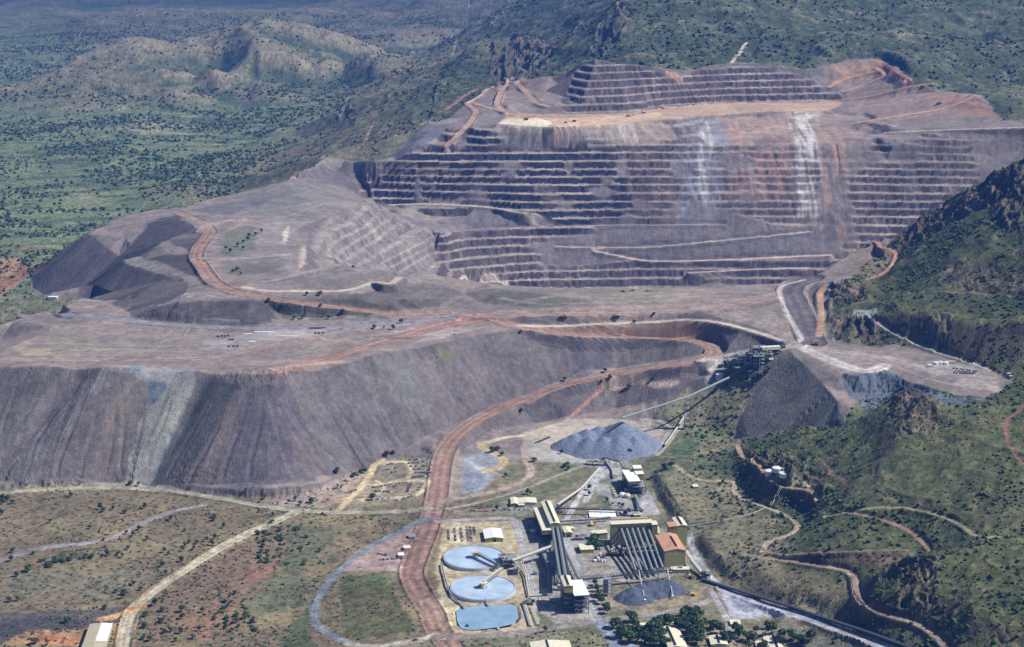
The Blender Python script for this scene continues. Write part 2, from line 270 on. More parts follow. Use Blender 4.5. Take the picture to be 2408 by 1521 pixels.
pts = []
for P in LINES:
    for k, p in enumerate(P):
        pts.append(p)
        if k + 1 < len(P):
            d = np.linalg.norm((P[k + 1] - p)[:2]); n = int(d // max(14.0, p[1] * .006))
            for m in range(1, n): pts.append(p + (P[k + 1] - p) * m / n)
q = {}
for p in pts: q[(round(p[0] / 2), round(p[1] / 2))] = p
pts = np.array(list(q.values()))
co2, _, tris, *_r = delaunay_2d_cdt([Vector((p[0], p[1])) for p in pts], [], [], 0, 1e-3)
orig = _r[0]
zz = np.array([pts[o[0]][2] if len(o) else 0 for o in orig]); co2 = np.array([(c.x, c.y) for c in co2])
Z = np.full((NV, NU), np.nan)
for t in tris:
    a, b, c = co2[t[0]], co2[t[1]], co2[t[2]]; za, zb, zc = zz[t[0]], zz[t[1]], zz[t[2]]
    y0 = min(a[1], b[1], c[1]); y1 = max(a[1], b[1], c[1])
    i0 = int(np.searchsorted(Ys, y0)); i1 = int(np.searchsorted(Ys, y1, side='right'))
    if i1 <= i0: continue
    uu = [a[0] / a[1], b[0] / b[1], c[0] / c[1]]
    ys = Ys[i0:i1]; mn = min(uu); mx = max(uu)
    j0 = max(0, int((mn - U0) / du) - 1); j1 = min(NU, int((mx - U0) / du) + 3)
    if j1 <= j0: continue
    X = GX[i0:i1, j0:j1]; Y = GY[i0:i1, j0:j1]
    D = (b[0] - a[0]) * (c[1] - a[1]) - (c[0] - a[0]) * (b[1] - a[1])
    if abs(D) < 1e-9: continue
    s = ((X - a[0]) * (c[1] - a[1]) - (c[0] - a[0]) * (Y - a[1])) / D
    r = ((b[0] - a[0]) * (Y - a[1]) - (X - a[0]) * (b[1] - a[1])) / D
    m = (s >= -1e-6) & (r >= -1e-6) & (s + r <= 1 + 1e-6)
    sub = Z[i0:i1, j0:j1]; sub[m] = (za + s * (zb - za) + r * (zc - za))[m]
# fill outside the survey from the nearest surveyed column / row
for i in range(NV):
    v = ~np.isnan(Z[i])
    if v.any(): Z[i] = np.interp(np.arange(NU), np.where(v)[0], Z[i][v])
for j in range(NU):
    v = ~np.isnan(Z[:, j]); Z[:, j] = np.interp(np.arange(NV), np.where(v)[0], Z[v, j])

def blur(A, n, wj=1, wi=1):
    A = A.copy()
    for _ in range(n):
        B = A.copy()
        B[1:-1] = A[1:-1] * .5 + .25 * (A[2:] + A[:-2]); A = B.copy()
        A[:, 1:-1] = B[:, 1:-1] * .5 + .25 * (B[:, 2:] + B[:, :-2])
    return A
# ------------------------------------------------------------------ looking from the photo onto the land
def hit(x, y, Zs=None):
    "world points where the sight lines through x,y first meet the land"
    Zs = Z if Zs is None else Zs
    u, s = ray(x, y); u = np.atleast_1d(u); s = np.atleast_1d(s)
    jf = np.clip((u - U0) / du, 0, NU - 1.001); j = jf.astype(int); f = jf - j
    zc = Zs[:, j] * (1 - f) + Zs[:, j + 1] * f            # rows x points
    rz = CAM_Z + Ys[:, None] * s[None, :]
    below = rz <= zc
    i = np.argmax(below, 0); i = np.where(below.any(0), i, NV - 1); i = np.maximum(i, 1)
    k = np.arange(len(u))
    d0 = (rz - zc)[i - 1, k]; d1 = (rz - zc)[i, k]
    t = np.clip(d0 / np.where(np.abs(d0 - d1) < 1e-9, 1e-9, d0 - d1), 0, 1)
    Yh = Ys[i - 1] + (Ys[i] - Ys[i - 1]) * t
    return np.stack([u * Yh, Yh, CAM_Z + Yh * s], -1)
def height(X, Y, Zs=None):
    Zs = Z if Zs is None else Zs
    X = np.asarray(X, float); Y = np.asarray(Y, float)
    fi = np.clip(rowi(Y), 0, NV - 1.001); fj = np.clip((X / Y - U0) / du, 0, NU - 1.001)
    i = fi.astype(int); j = fj.astype(int); a = fi - i; b = fj - j
    return (Zs[i, j] * (1 - b) + Zs[i, j + 1] * b) * (1 - a) + (Zs[i + 1, j] * (1 - b) + Zs[i + 1, j + 1] * b) * a
def box_of(P, pad):
    y0, y1 = P[:, 1].min() - pad, P[:, 1].max() + pad
    i0 = int(np.searchsorted(Ys, y0)); i1 = int(np.searchsorted(Ys, y1)) + 1
    uu = np.concatenate([(P[:, 0] - pad) / P[:, 1], (P[:, 0] + pad) / P[:, 1]])
    j0 = max(0, int((uu.min() - U0) / du) - 3); j1 = min(NU, int((uu.max() - U0) / du) + 4)
    return max(0, i0), min(NV, i1), j0, max(j1, j0 + 1)
def inside(P, X, Y):
    m = np.zeros(X.shape, bool); n = len(P)
    for k in range(n):
        x0, y0 = P[k][:2]; x1, y1 = P[(k + 1) % n][:2]
        if y0 == y1: continue
        c = ((y0 > Y) != (y1 > Y)) & (X < (x1 - x0) * (Y - y0) / (y1 - y0) + x0); m ^= c
    return m
WX = fbm(GX, GY, 60, 3, 900); WY = fbm(GX, GY, 60, 3, 950)
WX2 = fbm(GX, GY, 14, 2, 970); WY2 = fbm(GX, GY, 14, 2, 980)
def wpoly(pts, sheet=sD):
    "polygon of the photo carried onto the land (a third number gives the height to carry it at)"
    pts = sheet(pts); P = []
    for p in pts:
        P.append(at_z(p[0], p[1], p[2]) if len(p) > 2 else hit(p[0], p[1])[0])
    return np.array(P)
def pmask(P, warp=6.0, soft=1):
    M = np.zeros((NV, NU), np.float32); i0, i1, j0, j1 = box_of(P, 3 * warp + 20)
    X = GX[i0:i1, j0:j1]; Y = GY[i0:i1, j0:j1]
    X = X + warp * (WX[i0:i1, j0:j1] + .5 * WX2[i0:i1, j0:j1]); Y = Y + warp * (WY[i0:i1, j0:j1] + .5 * WY2[i0:i1, j0:j1])
    m = inside(P, X, Y).astype(np.float32)
    if soft: m = blur(m, soft)
    M[i0:i1, j0:j1] = m; return M
def spline(P, step):
    P = np.asarray(P, float); out = []
    for k in range(len(P) - 1):
        p0 = P[max(k - 1, 0)]; p1 = P[k]; p2 = P[k + 1]; p3 = P[min(k + 2, len(P) - 1)]
        n = max(1, int(np.linalg.norm((p2 - p1)[:2]) / step))
        for m in range(n):
            t = m / n
            out.append(.5 * ((2 * p1) + (-p0 + p2) * t + (2 * p0 - 5 * p1 + 4 * p2 - p3) * t * t + (-p0 + 3 * p1 - 3 * p2 + p3) * t ** 3))
    out.append(P[-1]); return np.array(out)
def track(pts, sheet=sD, step=12.0):
    pts = sheet(pts); P = []
    for p in pts: P.append(at_z(p[0], p[1], p[2]) if len(p) > 2 else hit(p[0], p[1])[0])
    return spline(P, step)
def dist_field(P, reach):
    "distance to a polyline and the height of its nearest point, over a window of the land"
    w = box_of(P, reach + 5); i0, i1, j0, j1 = w
    D = np.full((i1 - i0, j1 - j0), 1e9, np.float32); H = np.zeros_like(D); S = np.zeros_like(D)
    acc = 0
    for k in range(len(P) - 1):
        a, b = P[k], P[k + 1]; L2 = ((b - a)[:2] ** 2).sum()
        if L2 < 1e-6: continue
        seg = np.array([a, b]); si0, si1, sj0, sj1 = box_of(seg, reach + 2)
        si0 = max(si0, i0); si1 = min(si1, i1); sj0 = max(sj0, j0); sj1 = min(sj1, j1)
        if si1 <= si0 or sj1 <= sj0: acc += L2 ** .5; continue
        X = GX[si0:si1, sj0:sj1]; Y = GY[si0:si1, sj0:sj1]
        t = np.clip(((X - a[0]) * (b[0] - a[0]) + (Y - a[1]) * (b[1] - a[1])) / L2, 0, 1)
        d = np.hypot(X - a[0] - t * (b[0] - a[0]), Y - a[1] - t * (b[1] - a[1]))
        sl = (slice(si0 - i0, si1 - i0), slice(sj0 - j0, sj1 - j0)); m = d < D[sl]
        D[sl] = np.where(m, d, D[sl]); H[sl] = np.where(m, a[2] + t * (b[2] - a[2]), H[sl]); S[sl] = np.where(m, acc + t * L2 ** .5, S[sl])
        acc += L2 ** .5
    return w, D, H, S
def srgb(c): 
    c = np.asarray(c, float) / 255; return np.where(c <= .04045, c / 12.92, ((c + .055) / 1.055) ** 2.4)
KA = 0.86
def alb(c, sat=.72):
    a = srgb(c) * KA; g = a @ np.array([.3, .6, .1]); return ((g + (a - g) * sat) * np.array([1.0, 1.01, 1.0])).astype(np.float32)

# ------------------------------------------------------------------ where the mine is
mine_edge = [(-300, 1130), (-300, 850, 118), (-60, 800, 90), (0, 763, 104), (110, 730, 108), (165, 706), (120, 698), (78, 683), (70, 655), (140, 600), (205, 549, 92), (250, 522, 97), (293, 506, 101), (366, 493, 107), (440, 486, 111), (500, 463, 113), (600, 445, 117), (660, 428, 124), (690, 410, 128), (740, 388, 132), (770, 362, 134), (830, 380, 133), (880, 376, 136), (930, 362, 143), (985, 292, 190), (1050, 285, 192), (1100, 241, 212), (1140, 216, 225), (1180, 196, 238), (1230, 189, 242), (1290, 179, 264), (1345, 160, 286), (1400, 138, 315), (1530, 156, 297), (1590, 169, 283), (1720, 146, 297), (1850, 158, 284), (1900, 165, 277), (1990, 140, 293), (2070, 140, 293), (2150, 191, 264), (2210, 215, 247), (2300, 223, 250), (2360, 284, 216), (2407, 284, 216), (2560, 288, 214),
             (2600, 500, 150), (2094, 566, 176), (2085, 600, 160), (2060, 600), (2000, 655), (1960, 690), (1945, 780), (2000, 808), (2130, 812), (2210, 833), (2300, 860), (2390, 890), (2314, 935, 103), (2229, 924, 103), (2131, 905), (2090, 930), (2020, 935), (1985, 990), (1800, 1024), (1722, 1036), (1735, 980), (1775, 905), (1740, 870), (1700, 890), (1640, 905), (1600, 930), (1540, 975), (1560, 1030), (1540, 1070), (1420, 1080), (1180, 1085), (1080, 1160), (1040, 1200), (1000, 1180), (1000, 1060), (870, 1095), (760, 1150), (700, 1165), (600, 1172), (480, 1160), (350, 1146), (240, 1140), (0, 1145)]
Pm = wpoly(mine_edge)
MINE = pmask(Pm, 7, 1)
pit = [(1050, 303), (1172, 296), (1300, 303), (1450, 297), (1560, 283), (1640, 275), (1800, 267), (1950, 263), (2030, 268), (2150, 322, 180), (2300, 345), (2420, 372), (2560, 430), (2600, 500, 60), (2094, 562, 176), (1973, 608, 158), (1911, 652, 139), (1711, 672, 129), (1533, 682, 126), (1203, 670, 132), (1083, 656, 141), (1022, 648, 146), (1000, 640), (1025, 575), (1036, 548), (990, 520), (925, 500), (868, 480), (843, 432), (905, 378), (1000, 345)]
PIT = pmask(wpoly(pit), 3, 2)
upper = [(1340, 200), (1355, 165), (1400, 143, 311), (1460, 152, 301), (1530, 160, 294), (1575, 174, 281), (1640, 161, 288), (1720, 151, 294), (1800, 153, 291), (1850, 163, 281), (1905, 185), (1975, 222), (1990, 236), (1700, 240), (1480, 263), (1330, 268), (1315, 240)]
UP = pmask(wpoly(upper), 3, 2)
lw = [(770, 520), (860, 476, 90), (925, 503), (1036, 552), (1030, 600), (985, 642), (880, 633), (800, 620), (745, 600), (740, 550)]
LW = pmask(wpoly(lw), 6, 3)
def no_bench(pts, soft=4): return pmask(wpoly(pts), 5, soft)
FILL = np.maximum.reduce([no_bench([(905, 495), (1130, 490), (1160, 505), (1230, 535), (1060, 545), (1036, 545)]),
    no_bench([(1230, 572), (1510, 532), (1930, 535), (1950, 560), (1985, 590), (1920, 598), (1480, 612), (1420, 628), (1260, 625), (1290, 600)]),
    no_bench([(1620, 470), (1660, 480), (1900, 545), (1600, 545)])])
for pts_ in ([(1090, 275), (1190, 235), (1280, 275), (1190, 285)], [(1110, 322), (1180, 293), (1245, 325), (1180, 335)], [(1760, 325), (1830, 335), (1895, 385), (1790, 385)], [(578, 340), (606, 340), (628, 482), (592, 490)], [(683, 372), (707, 372), (703, 425), (690, 425)], [(1528, 260), (1582, 262), (1572, 335), (1548, 335)],
    [(1690, 395), (1790, 392), (1905, 452), (1760, 475)], [(1220, 60), (1290, 62), (1330, 110), (1500, 130), (1180, 150), (1050, 140)], [(1960, 480), (2030, 470), (2120, 540), (1980, 545)], [(880, 40), (910, 60), (900, 140), (840, 150)], [(1340, 380), (1352, 380), (1356, 425), (1340, 425)], [(2200, 250), (2290, 240), (2400, 330), (2230, 340)], [(1890, 250), (1950, 255), (1960, 340), (1880, 330)]):
    FILL = np.maximum(FILL, pmask(wpoly(pts_, sM), 4, 2))
for pts_ in ([(380, 200), (480, 190), (640, 210), (560, 300)], [(1180, 480), (1280, 470), (1330, 560), (1150, 560)], [(650, 100), (740, 90), (820, 150), (700, 170)], [(1380, 180), (1440, 175), (1500, 230), (1400, 240)]):
    FILL = np.maximum(FILL, pmask(wpoly(pts_, sN), 4, 2))
TAL = np.maximum.reduce([no_bench([(1110, 300), (1560, 285), (1600, 330), (1500, 343), (1240, 335), (1190, 340)], 3),
    no_bench([(1650, 280), (1960, 262), (2050, 300), (2060, 345), (1650, 345)], 6) * .8])
messy = pmask(wpoly([(1600, 270), (1990, 262), (2010, 420), (1980, 590), (1560, 560), (1580, 420)]), 20, 12)
patch = sstep(.25, .8, fbm(GX, GY, 90, 3, 131)) * PIT * (1 - sstep(60, 120, Z) * (GX < 150))
BEN = np.clip(np.maximum.reduce([PIT, UP, LW * .8]) - FILL - TAL * .85 - patch * .75 - .2 * messy, 0, 1)

# natural ground: rolling, gullied
Z0 = Z.copy(); NAT = 1 - MINE
Zb = blur(Z, 14); Z = Z * MINE + Zb * NAT
far = sstep(3300, 4600, GY)
rightR = pmask(np.array([(250, 2480), (320, 2300), (330, 2000), (420, 1600), (1400, 1600), (1700, 3600), (760, 3300), (560, 3050), (480, 2800), (620, 2500), (430, 2480)]), 20, 8)
rug = sstep(15, 60, Z) 
g1 = ridged(GX, GY, 260, 4, 31); g2 = ridged(GX + WX * 20, GY + WY * 20, 90, 4, 41)
gbig = ridged(GX + WX * 40, GY * .8 + WY * 40, 620, 4, 35)
taper = 1 - sstep(.02, .45, blur(MINE, 70)); far = far * taper
Z += NAT * rug * far * ((gbig - .35) * (26 + 20 * (GX > -200)) + (g1 - .35) * 13 + (g2 - .3) * 4)
Z += NAT * rightR * sstep(12, 70, Z) * ((g2 - .3) * 6 + (ridged(GX + WX * 8, GY + WY * 8, 34, 3, 51) - .3) * 2.2)
Z += NAT * (fbm(GX, GY, 45, 3, 61) * .8 * (1 - far) + fbm(GX, GY, 300, 3, 63) * 7 * far)
far = sstep(3300, 4600, GY)
farm = sstep(8200, 11000, GY)
Z += farm * NAT * np.clip(ridged(GX, GY, 1500, 5, 71) - .15, 0, 1) * 170

# the mine's own relief
Z = np.where(MINE > .5, Z, Z)
flat_noise = fbm(GX, GY, 30, 3, 81) * .9 + fbm(GX, GY, 110, 2, 83) * 1.6
Z += MINE * (1 - BEN) * flat_noise * .8
H = 15.0
ribs = ridged(GX + .2 * GY, GY * .12, 34, 3, 133) - .35
zin = Z - 2.4 * ribs * (1 - LW) + 3.2 * np.sin(Z / 9.3 + 1.3 * np.sin(GX / 310)) * (1 - UP) + 2.2 * fbm(GX, GY, 130, 2, 91) + 1.7 * fbm(GX, GY, 24, 3, 93)
t = (zin + 7) / H; fl = np.floor(t); frc = t - fl
FW = .36
prof = np.where(frc < FW, frc / FW * .8, .8 + (frc - FW) / (1 - FW) * .2)
Zt = H * (fl + prof) - 12
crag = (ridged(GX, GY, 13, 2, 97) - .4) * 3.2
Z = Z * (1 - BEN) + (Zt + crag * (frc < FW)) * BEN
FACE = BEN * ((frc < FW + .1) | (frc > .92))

# tipped cones and gullies standing out of the big dump face
def rib(pts, width, amp):
    P = track(pts, step=20); w, D, Hh, S = dist_field(P, width); i0, i1, j0, j1 = w
    Z[i0:i1, j0:j1] += amp * np.exp(-(D / (width * .42)) ** 2) * MINE[i0:i1, j0:j1]
for a, w_, h_ in [([(615, 925), (620, 1000), (625, 1110)], 210, 17), ([(478, 900), (420, 1010), (350, 1128)], 36, -7), ([(455, 900), (390, 1010), (318, 1120)], 60, 6),
    ([(270, 895), (200, 980), (110, 1110)], 130, 12), ([(180, 890), (90, 990), (0, 1080)], 44, -7), ([(745, 900), (800, 1000), (850, 1080)], 64, -7), ([(900, 860), (950, 950), (985, 1020)], 120, 10),
    ([(1310, 800), (1345, 850), (1362, 872)], 64, 8), ([(1000, 840), (1060, 920), (1090, 980)], 40, -3), ([(1460, 806), (1462, 850)], 40, -3), ([(560, 915), (500, 1020), (440, 1140)], 60, 4), ([(90, 880), (20, 1000), (-40, 1100)], 90, 5)]:
    rib(a, w_, h_)
for sh_, a in ((sG, [(120, 520), (180, 610), (250, 700)]), (sG, [(200, 510), (250, 570), (300, 640)]), (sG, [(600, 440), (660, 600), (800, 860)]), (sG, [(780, 350), (900, 520), (1080, 700)]), (sG, [(1200, 240), (1270, 420), (1370, 600)]), (sG, [(1460, 280), (1570, 460), (1620, 550)]), (sG, [(470, 540), (560, 760), (640, 900)]), (sG, [(350, 520), (450, 700), (600, 930)]),
    (sG, [(1770, 575), (1785, 640), (1790, 690)]), (sG, [(1620, 615), (1660, 700)]), (sG, [(1700, 620), (1720, 680)]), (sG, [(1560, 660), (1600, 720)]), (sG, [(1000, 290), (1100, 480), (1200, 620)]), (sG, [(1110, 260), (1190, 430), (1290, 610)]), (sH, [(1700, 740), (1660, 1000), (1600, 1290)]), (sH, [(1720, 750), (1780, 1000), (1880, 1280)]), (sH, [(1740, 760), (1880, 1000), (2060, 1260)]), (sH, [(1760, 750), (1990, 1030), (2200, 1230)]),
    (sH, [(1500, 740), (1390, 1000), (1230, 1290)]), (sH, [(1600, 740), (1530, 1000), (1430, 1300)]), (sH, [(2040, 690), (2120, 800), (2230, 940), (2370, 1150)]), (sH, [(2140, 670), (2240, 800), (2330, 930)]), (sH, [(1920, 700), (2060, 880), (2260, 1150)]), (sH, [(430, 760), (340, 900), (250, 1050), (170, 1280)]), (sH, [(560, 740), (470, 980), (360, 1280)]), (sH, [(740, 740), (735, 900), (700, 1200)]), (sH, [(640, 740), (600, 950), (520, 1280)]),
    (sH, [(800, 720), (790, 950), (780, 1280)]), (sH, [(1380, 740), (1250, 980), (1080, 1280)]), (sH, [(300, 620), (200, 850), (60, 1080)]), (sH, [(120, 640), (60, 850), (10, 1000)]), (sH, [(940, 720), (900, 950), (850, 1250)]), (sH, [(1130, 700), (1060, 900), (950, 1200)])):
    P = track(a, sh_, 16); P[1:-1, 0] += 2.2 * np.sin(np.arange(len(P) - 2) * 1.3); w, D, Hh, S = dist_field(P, 14); i0, i1, j0, j1 = w
    fade = np.clip(S / 60, 0, 1); Z[i0:i1, j0:j1] -= (1.1 * np.exp(-(D / 2.6) ** 2) - .3 * np.exp(-((D - 6) / 2.5) ** 2)) * fade * MINE[i0:i1, j0:j1]
# tracks cut into the land
ROADC = []      # (window, alpha, colour)
def road(pts, width, col, sheet=sD, cut=True, sh=7.0, a=1.0, ruts=True, edge=True, zs=3):
    P = track(pts, sheet)
    for _ in range(zs): P[1:-1, 2] = .5 * P[1:-1, 2] + .25 * (P[2:, 2] + P[:-2, 2])
    w, D, Hh, S = dist_field(P, width / 2 + sh)
    i0, i1, j0, j1 = w
    dn = D + 1.2 * WX2[i0:i1, j0:j1] + (.06 * width) * WX[i0:i1, j0:j1]
    if cut:
        k = 1 - sstep(width / 2, width / 2 + sh, D); Z[i0:i1, j0:j1] += k * (Hh - Z[i0:i1, j0:j1])
        if edge and width > 14:
            b = np.exp(-((D - width / 2 - 1.5) / 1.7) ** 2); Z[i0:i1, j0:j1] += b * 1.7 * (1 + .5 * WX2[i0:i1, j0:j1])
    al = (1 - sstep(width / 2 - 1.5, width / 2 + 1.5, dn)) * a
    tone = np.ones_like(D)
    if ruts: tone += .17 * np.cos(np.clip(D, 0, width / 2) / width * 2 * math.pi * 2.5 + 3.1) + .12 * WX2[i0:i1, j0:j1]
    ROADC.append((w, al.astype(np.float32), alb(col)[None, None, :] * tone[..., None]))
    return P
RED = (160, 123, 104); PINK = (164, 142, 134); ORANGE = (186, 142, 112); TAN = (186, 172, 142); GREYR = (160, 160, 166); OLV = (170, 158, 128); BEIGE = (196, 178, 160); BLUER = (138, 147, 165)
MAUVE = (150, 128, 132)
# haul roads
road([(1150, 742), (1200, 762), (1260, 776), (1330, 786), (1400, 790), (1480, 792), (1560, 794), (1640, 802), (1676, 815), (1682, 828), (1660, 843), (1600, 855), (1540, 864), (1450, 878), (1360, 897), (1300, 914), (1200, 950), (1120, 990), (1070, 1030), (1045, 1070), (1034, 1120), (1027, 1170), (1013, 1220), (1000, 1260), (980, 1310), (968, 1350), (990, 1400), (1015, 1440), (1030, 1480), (1060, 1521), (1090, 1560)], 27, RED)
road([(1022, 1200), (1005, 1250), (985, 1300), (972, 1350), (990, 1395)], 30, (150, 112, 96), cut=False)
road([(1045, 738), (1150, 742), (1300, 738), (1500, 736), (1700, 722), (1810, 700), (1845, 690)], 30, (160, 132, 122))
road([(1170, 735), (1300, 727), (1500, 722), (1700, 706), (1800, 690), (1560, 680)], 20, (158, 136, 126), cut=False)
road([(1045, 738), (960, 740), (879, 733), (800, 723), (690, 710), (640, 702), (590, 693), (540, 682), (500, 660), (475, 625), (462, 605), (470, 580), (490, 555), (494, 540), (470, 520), (440, 508), (420, 500)], 24, RED)
road([(470, 545), (490, 530), (530, 520), (580, 517)], 16, PINK); road([(440, 510), (480, 522), (520, 520)], 14, PINK)
road([(494, 560), (540, 540), (580, 518)], 8, PINK)
road([(480, 607), (540, 608), (600, 605), (680, 598)], 14, (160, 146, 146))
road([(590, 668), (660, 655), (720, 640), (800, 622)], 12, (165, 145, 142))
road([(575, 675), (622, 683), (700, 684), (805, 683), (874, 667), (940, 655), (1020, 646)], 13, BEIGE)
road([(-100, 848), (0, 846), (200, 846), (350, 846), (470, 842), (560, 828), (700, 800), (850, 770), (960, 752), (1100, 742)], 26, (154, 132, 124))
road([(655, 872), (720, 855), (800, 835), (900, 805), (1000, 775), (1090, 755), (1150, 745)], 30, (166, 122, 108), cut=False)
road([(640, 868), (720, 856), (800, 850)], 16, (184, 152, 132), cut=False)
road([(60, 745), (150, 738), (230, 745), (330, 756), (480, 768), (600, 772), (800, 768), (950, 756), (1060, 748)], 24, (135, 132, 142))
road([(60, 745), (150, 730), (250, 712), (300, 700)], 16, PINK, cut=False)
road([(1220, 765), (1300, 767), (1400, 762), (1500, 759), (1640, 752), (1720, 765), (1790, 785), (1835, 800)], 11, BEIGE)
road([(1912, 808), (1896, 775), (1880, 735), (1866, 705), (1856, 685), (1868, 670), (1900, 658)], 40, (106, 97, 103))
road([(1850, 812), (1884, 800), (1876, 782), (1860, 755), (1846, 725), (1835, 698), (1834, 680), (1848, 668), (1890, 658)], 8, (182, 172, 166), cut=False)
road([(1925, 790), (1932, 740), (1928, 690), (1945, 670)], 10, ORANGE)
road([(1880, 812), (1840, 818), (1790, 820), (1700, 838), (1650, 850)], 16, (175, 160, 158))
# benches used as roads
road([(870, 484, 55), (998, 479, 52), (1148, 487, 50), (1222, 499, 47), (1300, 503, 45)], 9, BEIGE)
road([(1310, 580), (1500, 582), (1600, 575), (1750, 560), (1900, 545)], 9, (190, 165, 150))
road([(1400, 590), (1500, 611), (1560, 614), (1700, 611), (1850, 604), (1950, 599, -33)], 10, (205, 178, 160))
road([(1620, 640, -61), (1700, 637, -61), (1800, 632, -58), (1900, 630, -57)], 8, (200, 175, 158))
road([(1083, 655), (1140, 658), (1190, 668)], 10, BEIGE, cut=False)
road([(1040, 548), (1130, 538), (1230, 535), (1400, 530), (1700, 528)], 8, (160, 135, 138))
# orange workings up the left and right
road([(1175, 190), (1200, 188), (1180, 215), (1170, 245), (1185, 262)], 15, ORANGE); road([(1215, 195), (1240, 220), (1262, 242), (1290, 250)], 12, (172, 132, 106))
road([(1185, 262), (1140, 250), (1110, 240), (1100, 244), (1120, 262), (1105, 290), (1080, 315), (1050, 345)], 15, (178, 138, 112))
road([(1100, 241), (1140, 215), (1180, 195), (1215, 192)], 14, (205, 165, 135), cut=False)
road([(2003, 290), (2100, 274), (2222, 253), (2291, 225)], 14, (200, 150, 115)); road([(1960, 237), (2050, 225), (2130, 205), (2190, 197)], 14, (185, 125, 95))
road([(1950, 205), (1990, 185), (2040, 172), (2070, 165)], 16, (205, 145, 105)); road([(1985, 215), (2040, 195), (2080, 175), (2060, 160)], 10, (205, 150, 115))
road([(1570, 172), (1582, 178), (1600, 185)], 14, ORANGE, cut=False); road([(2060, 142), (2090, 170), (2130, 190)], 16, (190, 125, 95), cut=False)
road([(2080, 312), (2200, 306), (2350, 301), (2450, 298)], 8, BEIGE)
road([(1720, 148, 295), (1735, 130), (1745, 112), (1755, 100)], 9, (210, 190, 165), cut=False)
# faint wheel tracks over the tips
for pts_ in ([(1060, 742), (900, 742), (760, 748), (640, 752)], [(60, 805), (300, 812), (520, 808), (700, 790)], [(480, 820), (640, 800), (820, 778), (960, 762)], [(80, 825), (240, 822), (420, 826)], [(850, 800), (960, 790), (1060, 785), (1150, 765)], [(1000, 805), (900, 800), (860, 815)],
    [(430, 692), (500, 688), (560, 698), (610, 700)], [(440, 700), (470, 690), (480, 700)], [(470, 690), (520, 700), (570, 692)], [(1240, 705), (1400, 700), (1560, 695), (1700, 685)], [(1180, 700), (1300, 715), (1450, 712)], [(1560, 745), (1650, 735), (1760, 740), (1830, 770)], [(1700, 735), (1780, 760), (1830, 790)],
    [(620, 520), (700, 500), (760, 480)], [(560, 500), (640, 492), (740, 478)], [(250, 535), (330, 520), (420, 505)], [(1950, 830), (2100, 840), (2250, 870), (2330, 900)], [(1980, 860), (2100, 855), (2230, 890)], [(1960, 835), (2060, 850), (2200, 895), (2300, 915)], [(330, 745), (450, 752), (560, 755)], [(2060, 330), (2180, 345), (2300, 340)], [(2010, 250), (2100, 245), (2190, 235)]):
    road(pts_, 5, (166, 154, 146), cut=False, a=.55, ruts=False); road([(x + 6, y + 4) for x, y in pts_], 4, (120, 110, 110), cut=False, a=.4, ruts=False)
# tracks in the bush
road([(880, 285), (868, 310), (855, 335), (840, 350), (800, 358)], 7, (180, 130, 110), cut=False, ruts=False)
road([(585, 390), (640, 375), (700, 360), (760, 350)], 6, (150, 95, 85), cut=False, ruts=False)
road([(1050, 255), (1080, 235), (1120, 210)], 12, (165, 110, 100), cut=False, ruts=False)
road([(225, 350), (320, 345), (420, 325)], 3, (150, 120, 90), cut=False, ruts=False)
# plain, bottom left
road([(-300, 1175), (0, 1160), (150, 1149), (300, 1148), (400, 1155), (520, 1172), (620, 1190), (700, 1200), (800, 1205), (950, 1203), (1010, 1195)], 15, (162, 158, 134))
road([(700, 1203), (620, 1240), (540, 1278), (470, 1320), (400, 1365), (340, 1410), (305, 1450), (290, 1521), (280, 1600)], 15, (184, 172, 142))
road([(480, 1188), (400, 1205), (330, 1232), (270, 1262), (200, 1278), (120, 1285), (50, 1300), (0, 1318), (-100, 1340)], 11, (150, 140, 146), cut=False)
road([(330, 1425), (290, 1440), (240, 1455)], 14, (200, 150, 90), cut=False)
# plain, bottom middle
road([(1010, 1215), (960, 1240), (900, 1268), (840, 1305), (785, 1355), (752, 1400), (738, 1440), (750, 1475), (790, 1500), (850, 1521), (900, 1560)], 9.5, (122, 132, 150))
road([(1030, 1225), (1100, 1222), (1200, 1218), (1215, 1230)], 10, (160, 158, 158)); road([(820, 1515), (900, 1518), (1000, 1500), (1025, 1490)], 9, (175, 165, 145))
road([(1035, 1497), (1100, 1497), (1200, 1490), (1300, 1476), (1400, 1462), (1450, 1455)], 12, (150, 136, 134))
road([(1210, 1225), (1225, 1270), (1240, 1330), (1262, 1400), (1280, 1440), (1300, 1450)], 10, (166, 164, 168))
road([(1330, 1270), (1350, 1320), (1375, 1380), (1392, 1440), (1405, 1460)], 11, (168, 166, 170)); road([(1330, 1240), (1335, 1270), (1400, 1290), (1440, 1280)], 9, (160, 158, 162), cut=False)
road([(1370, 1360), (1430, 1355), (1480, 1340), (1500, 1320)], 9, (160, 158, 160), cut=False)
road([(1430, 1455), (1520, 1445), (1600, 1432), (1660, 1415), (1690, 1400)], 12, (152, 142, 136)); road([(1490, 1385), (1560, 1420)], 3, (180, 150, 120), cut=False)
road([(1412, 1462), (1428, 1490), (1450, 1521), (1500, 1560)], 12, (134, 146, 170), cut=False)
road([(1430, 1470), (1440, 1500), (1480, 1515), (1520, 1540)], 9, (138, 148, 170), cut=False)
road([(1670, 1385), (1690, 1420), (1710, 1455), (1720, 1480)], 9, (165, 158, 160)); road([(1620, 1260), (1650, 1330), (1690, 1375)], 10, (170, 168, 172), cut=False)
road([(1700, 1385), (1780, 1415), (1900, 1455), (2020, 1500), (2120, 1540)], 15, (168, 168, 184))
road([(1500, 1245), (1450, 1200), (1480, 1190)], 6, (160, 158, 160), cut=False)
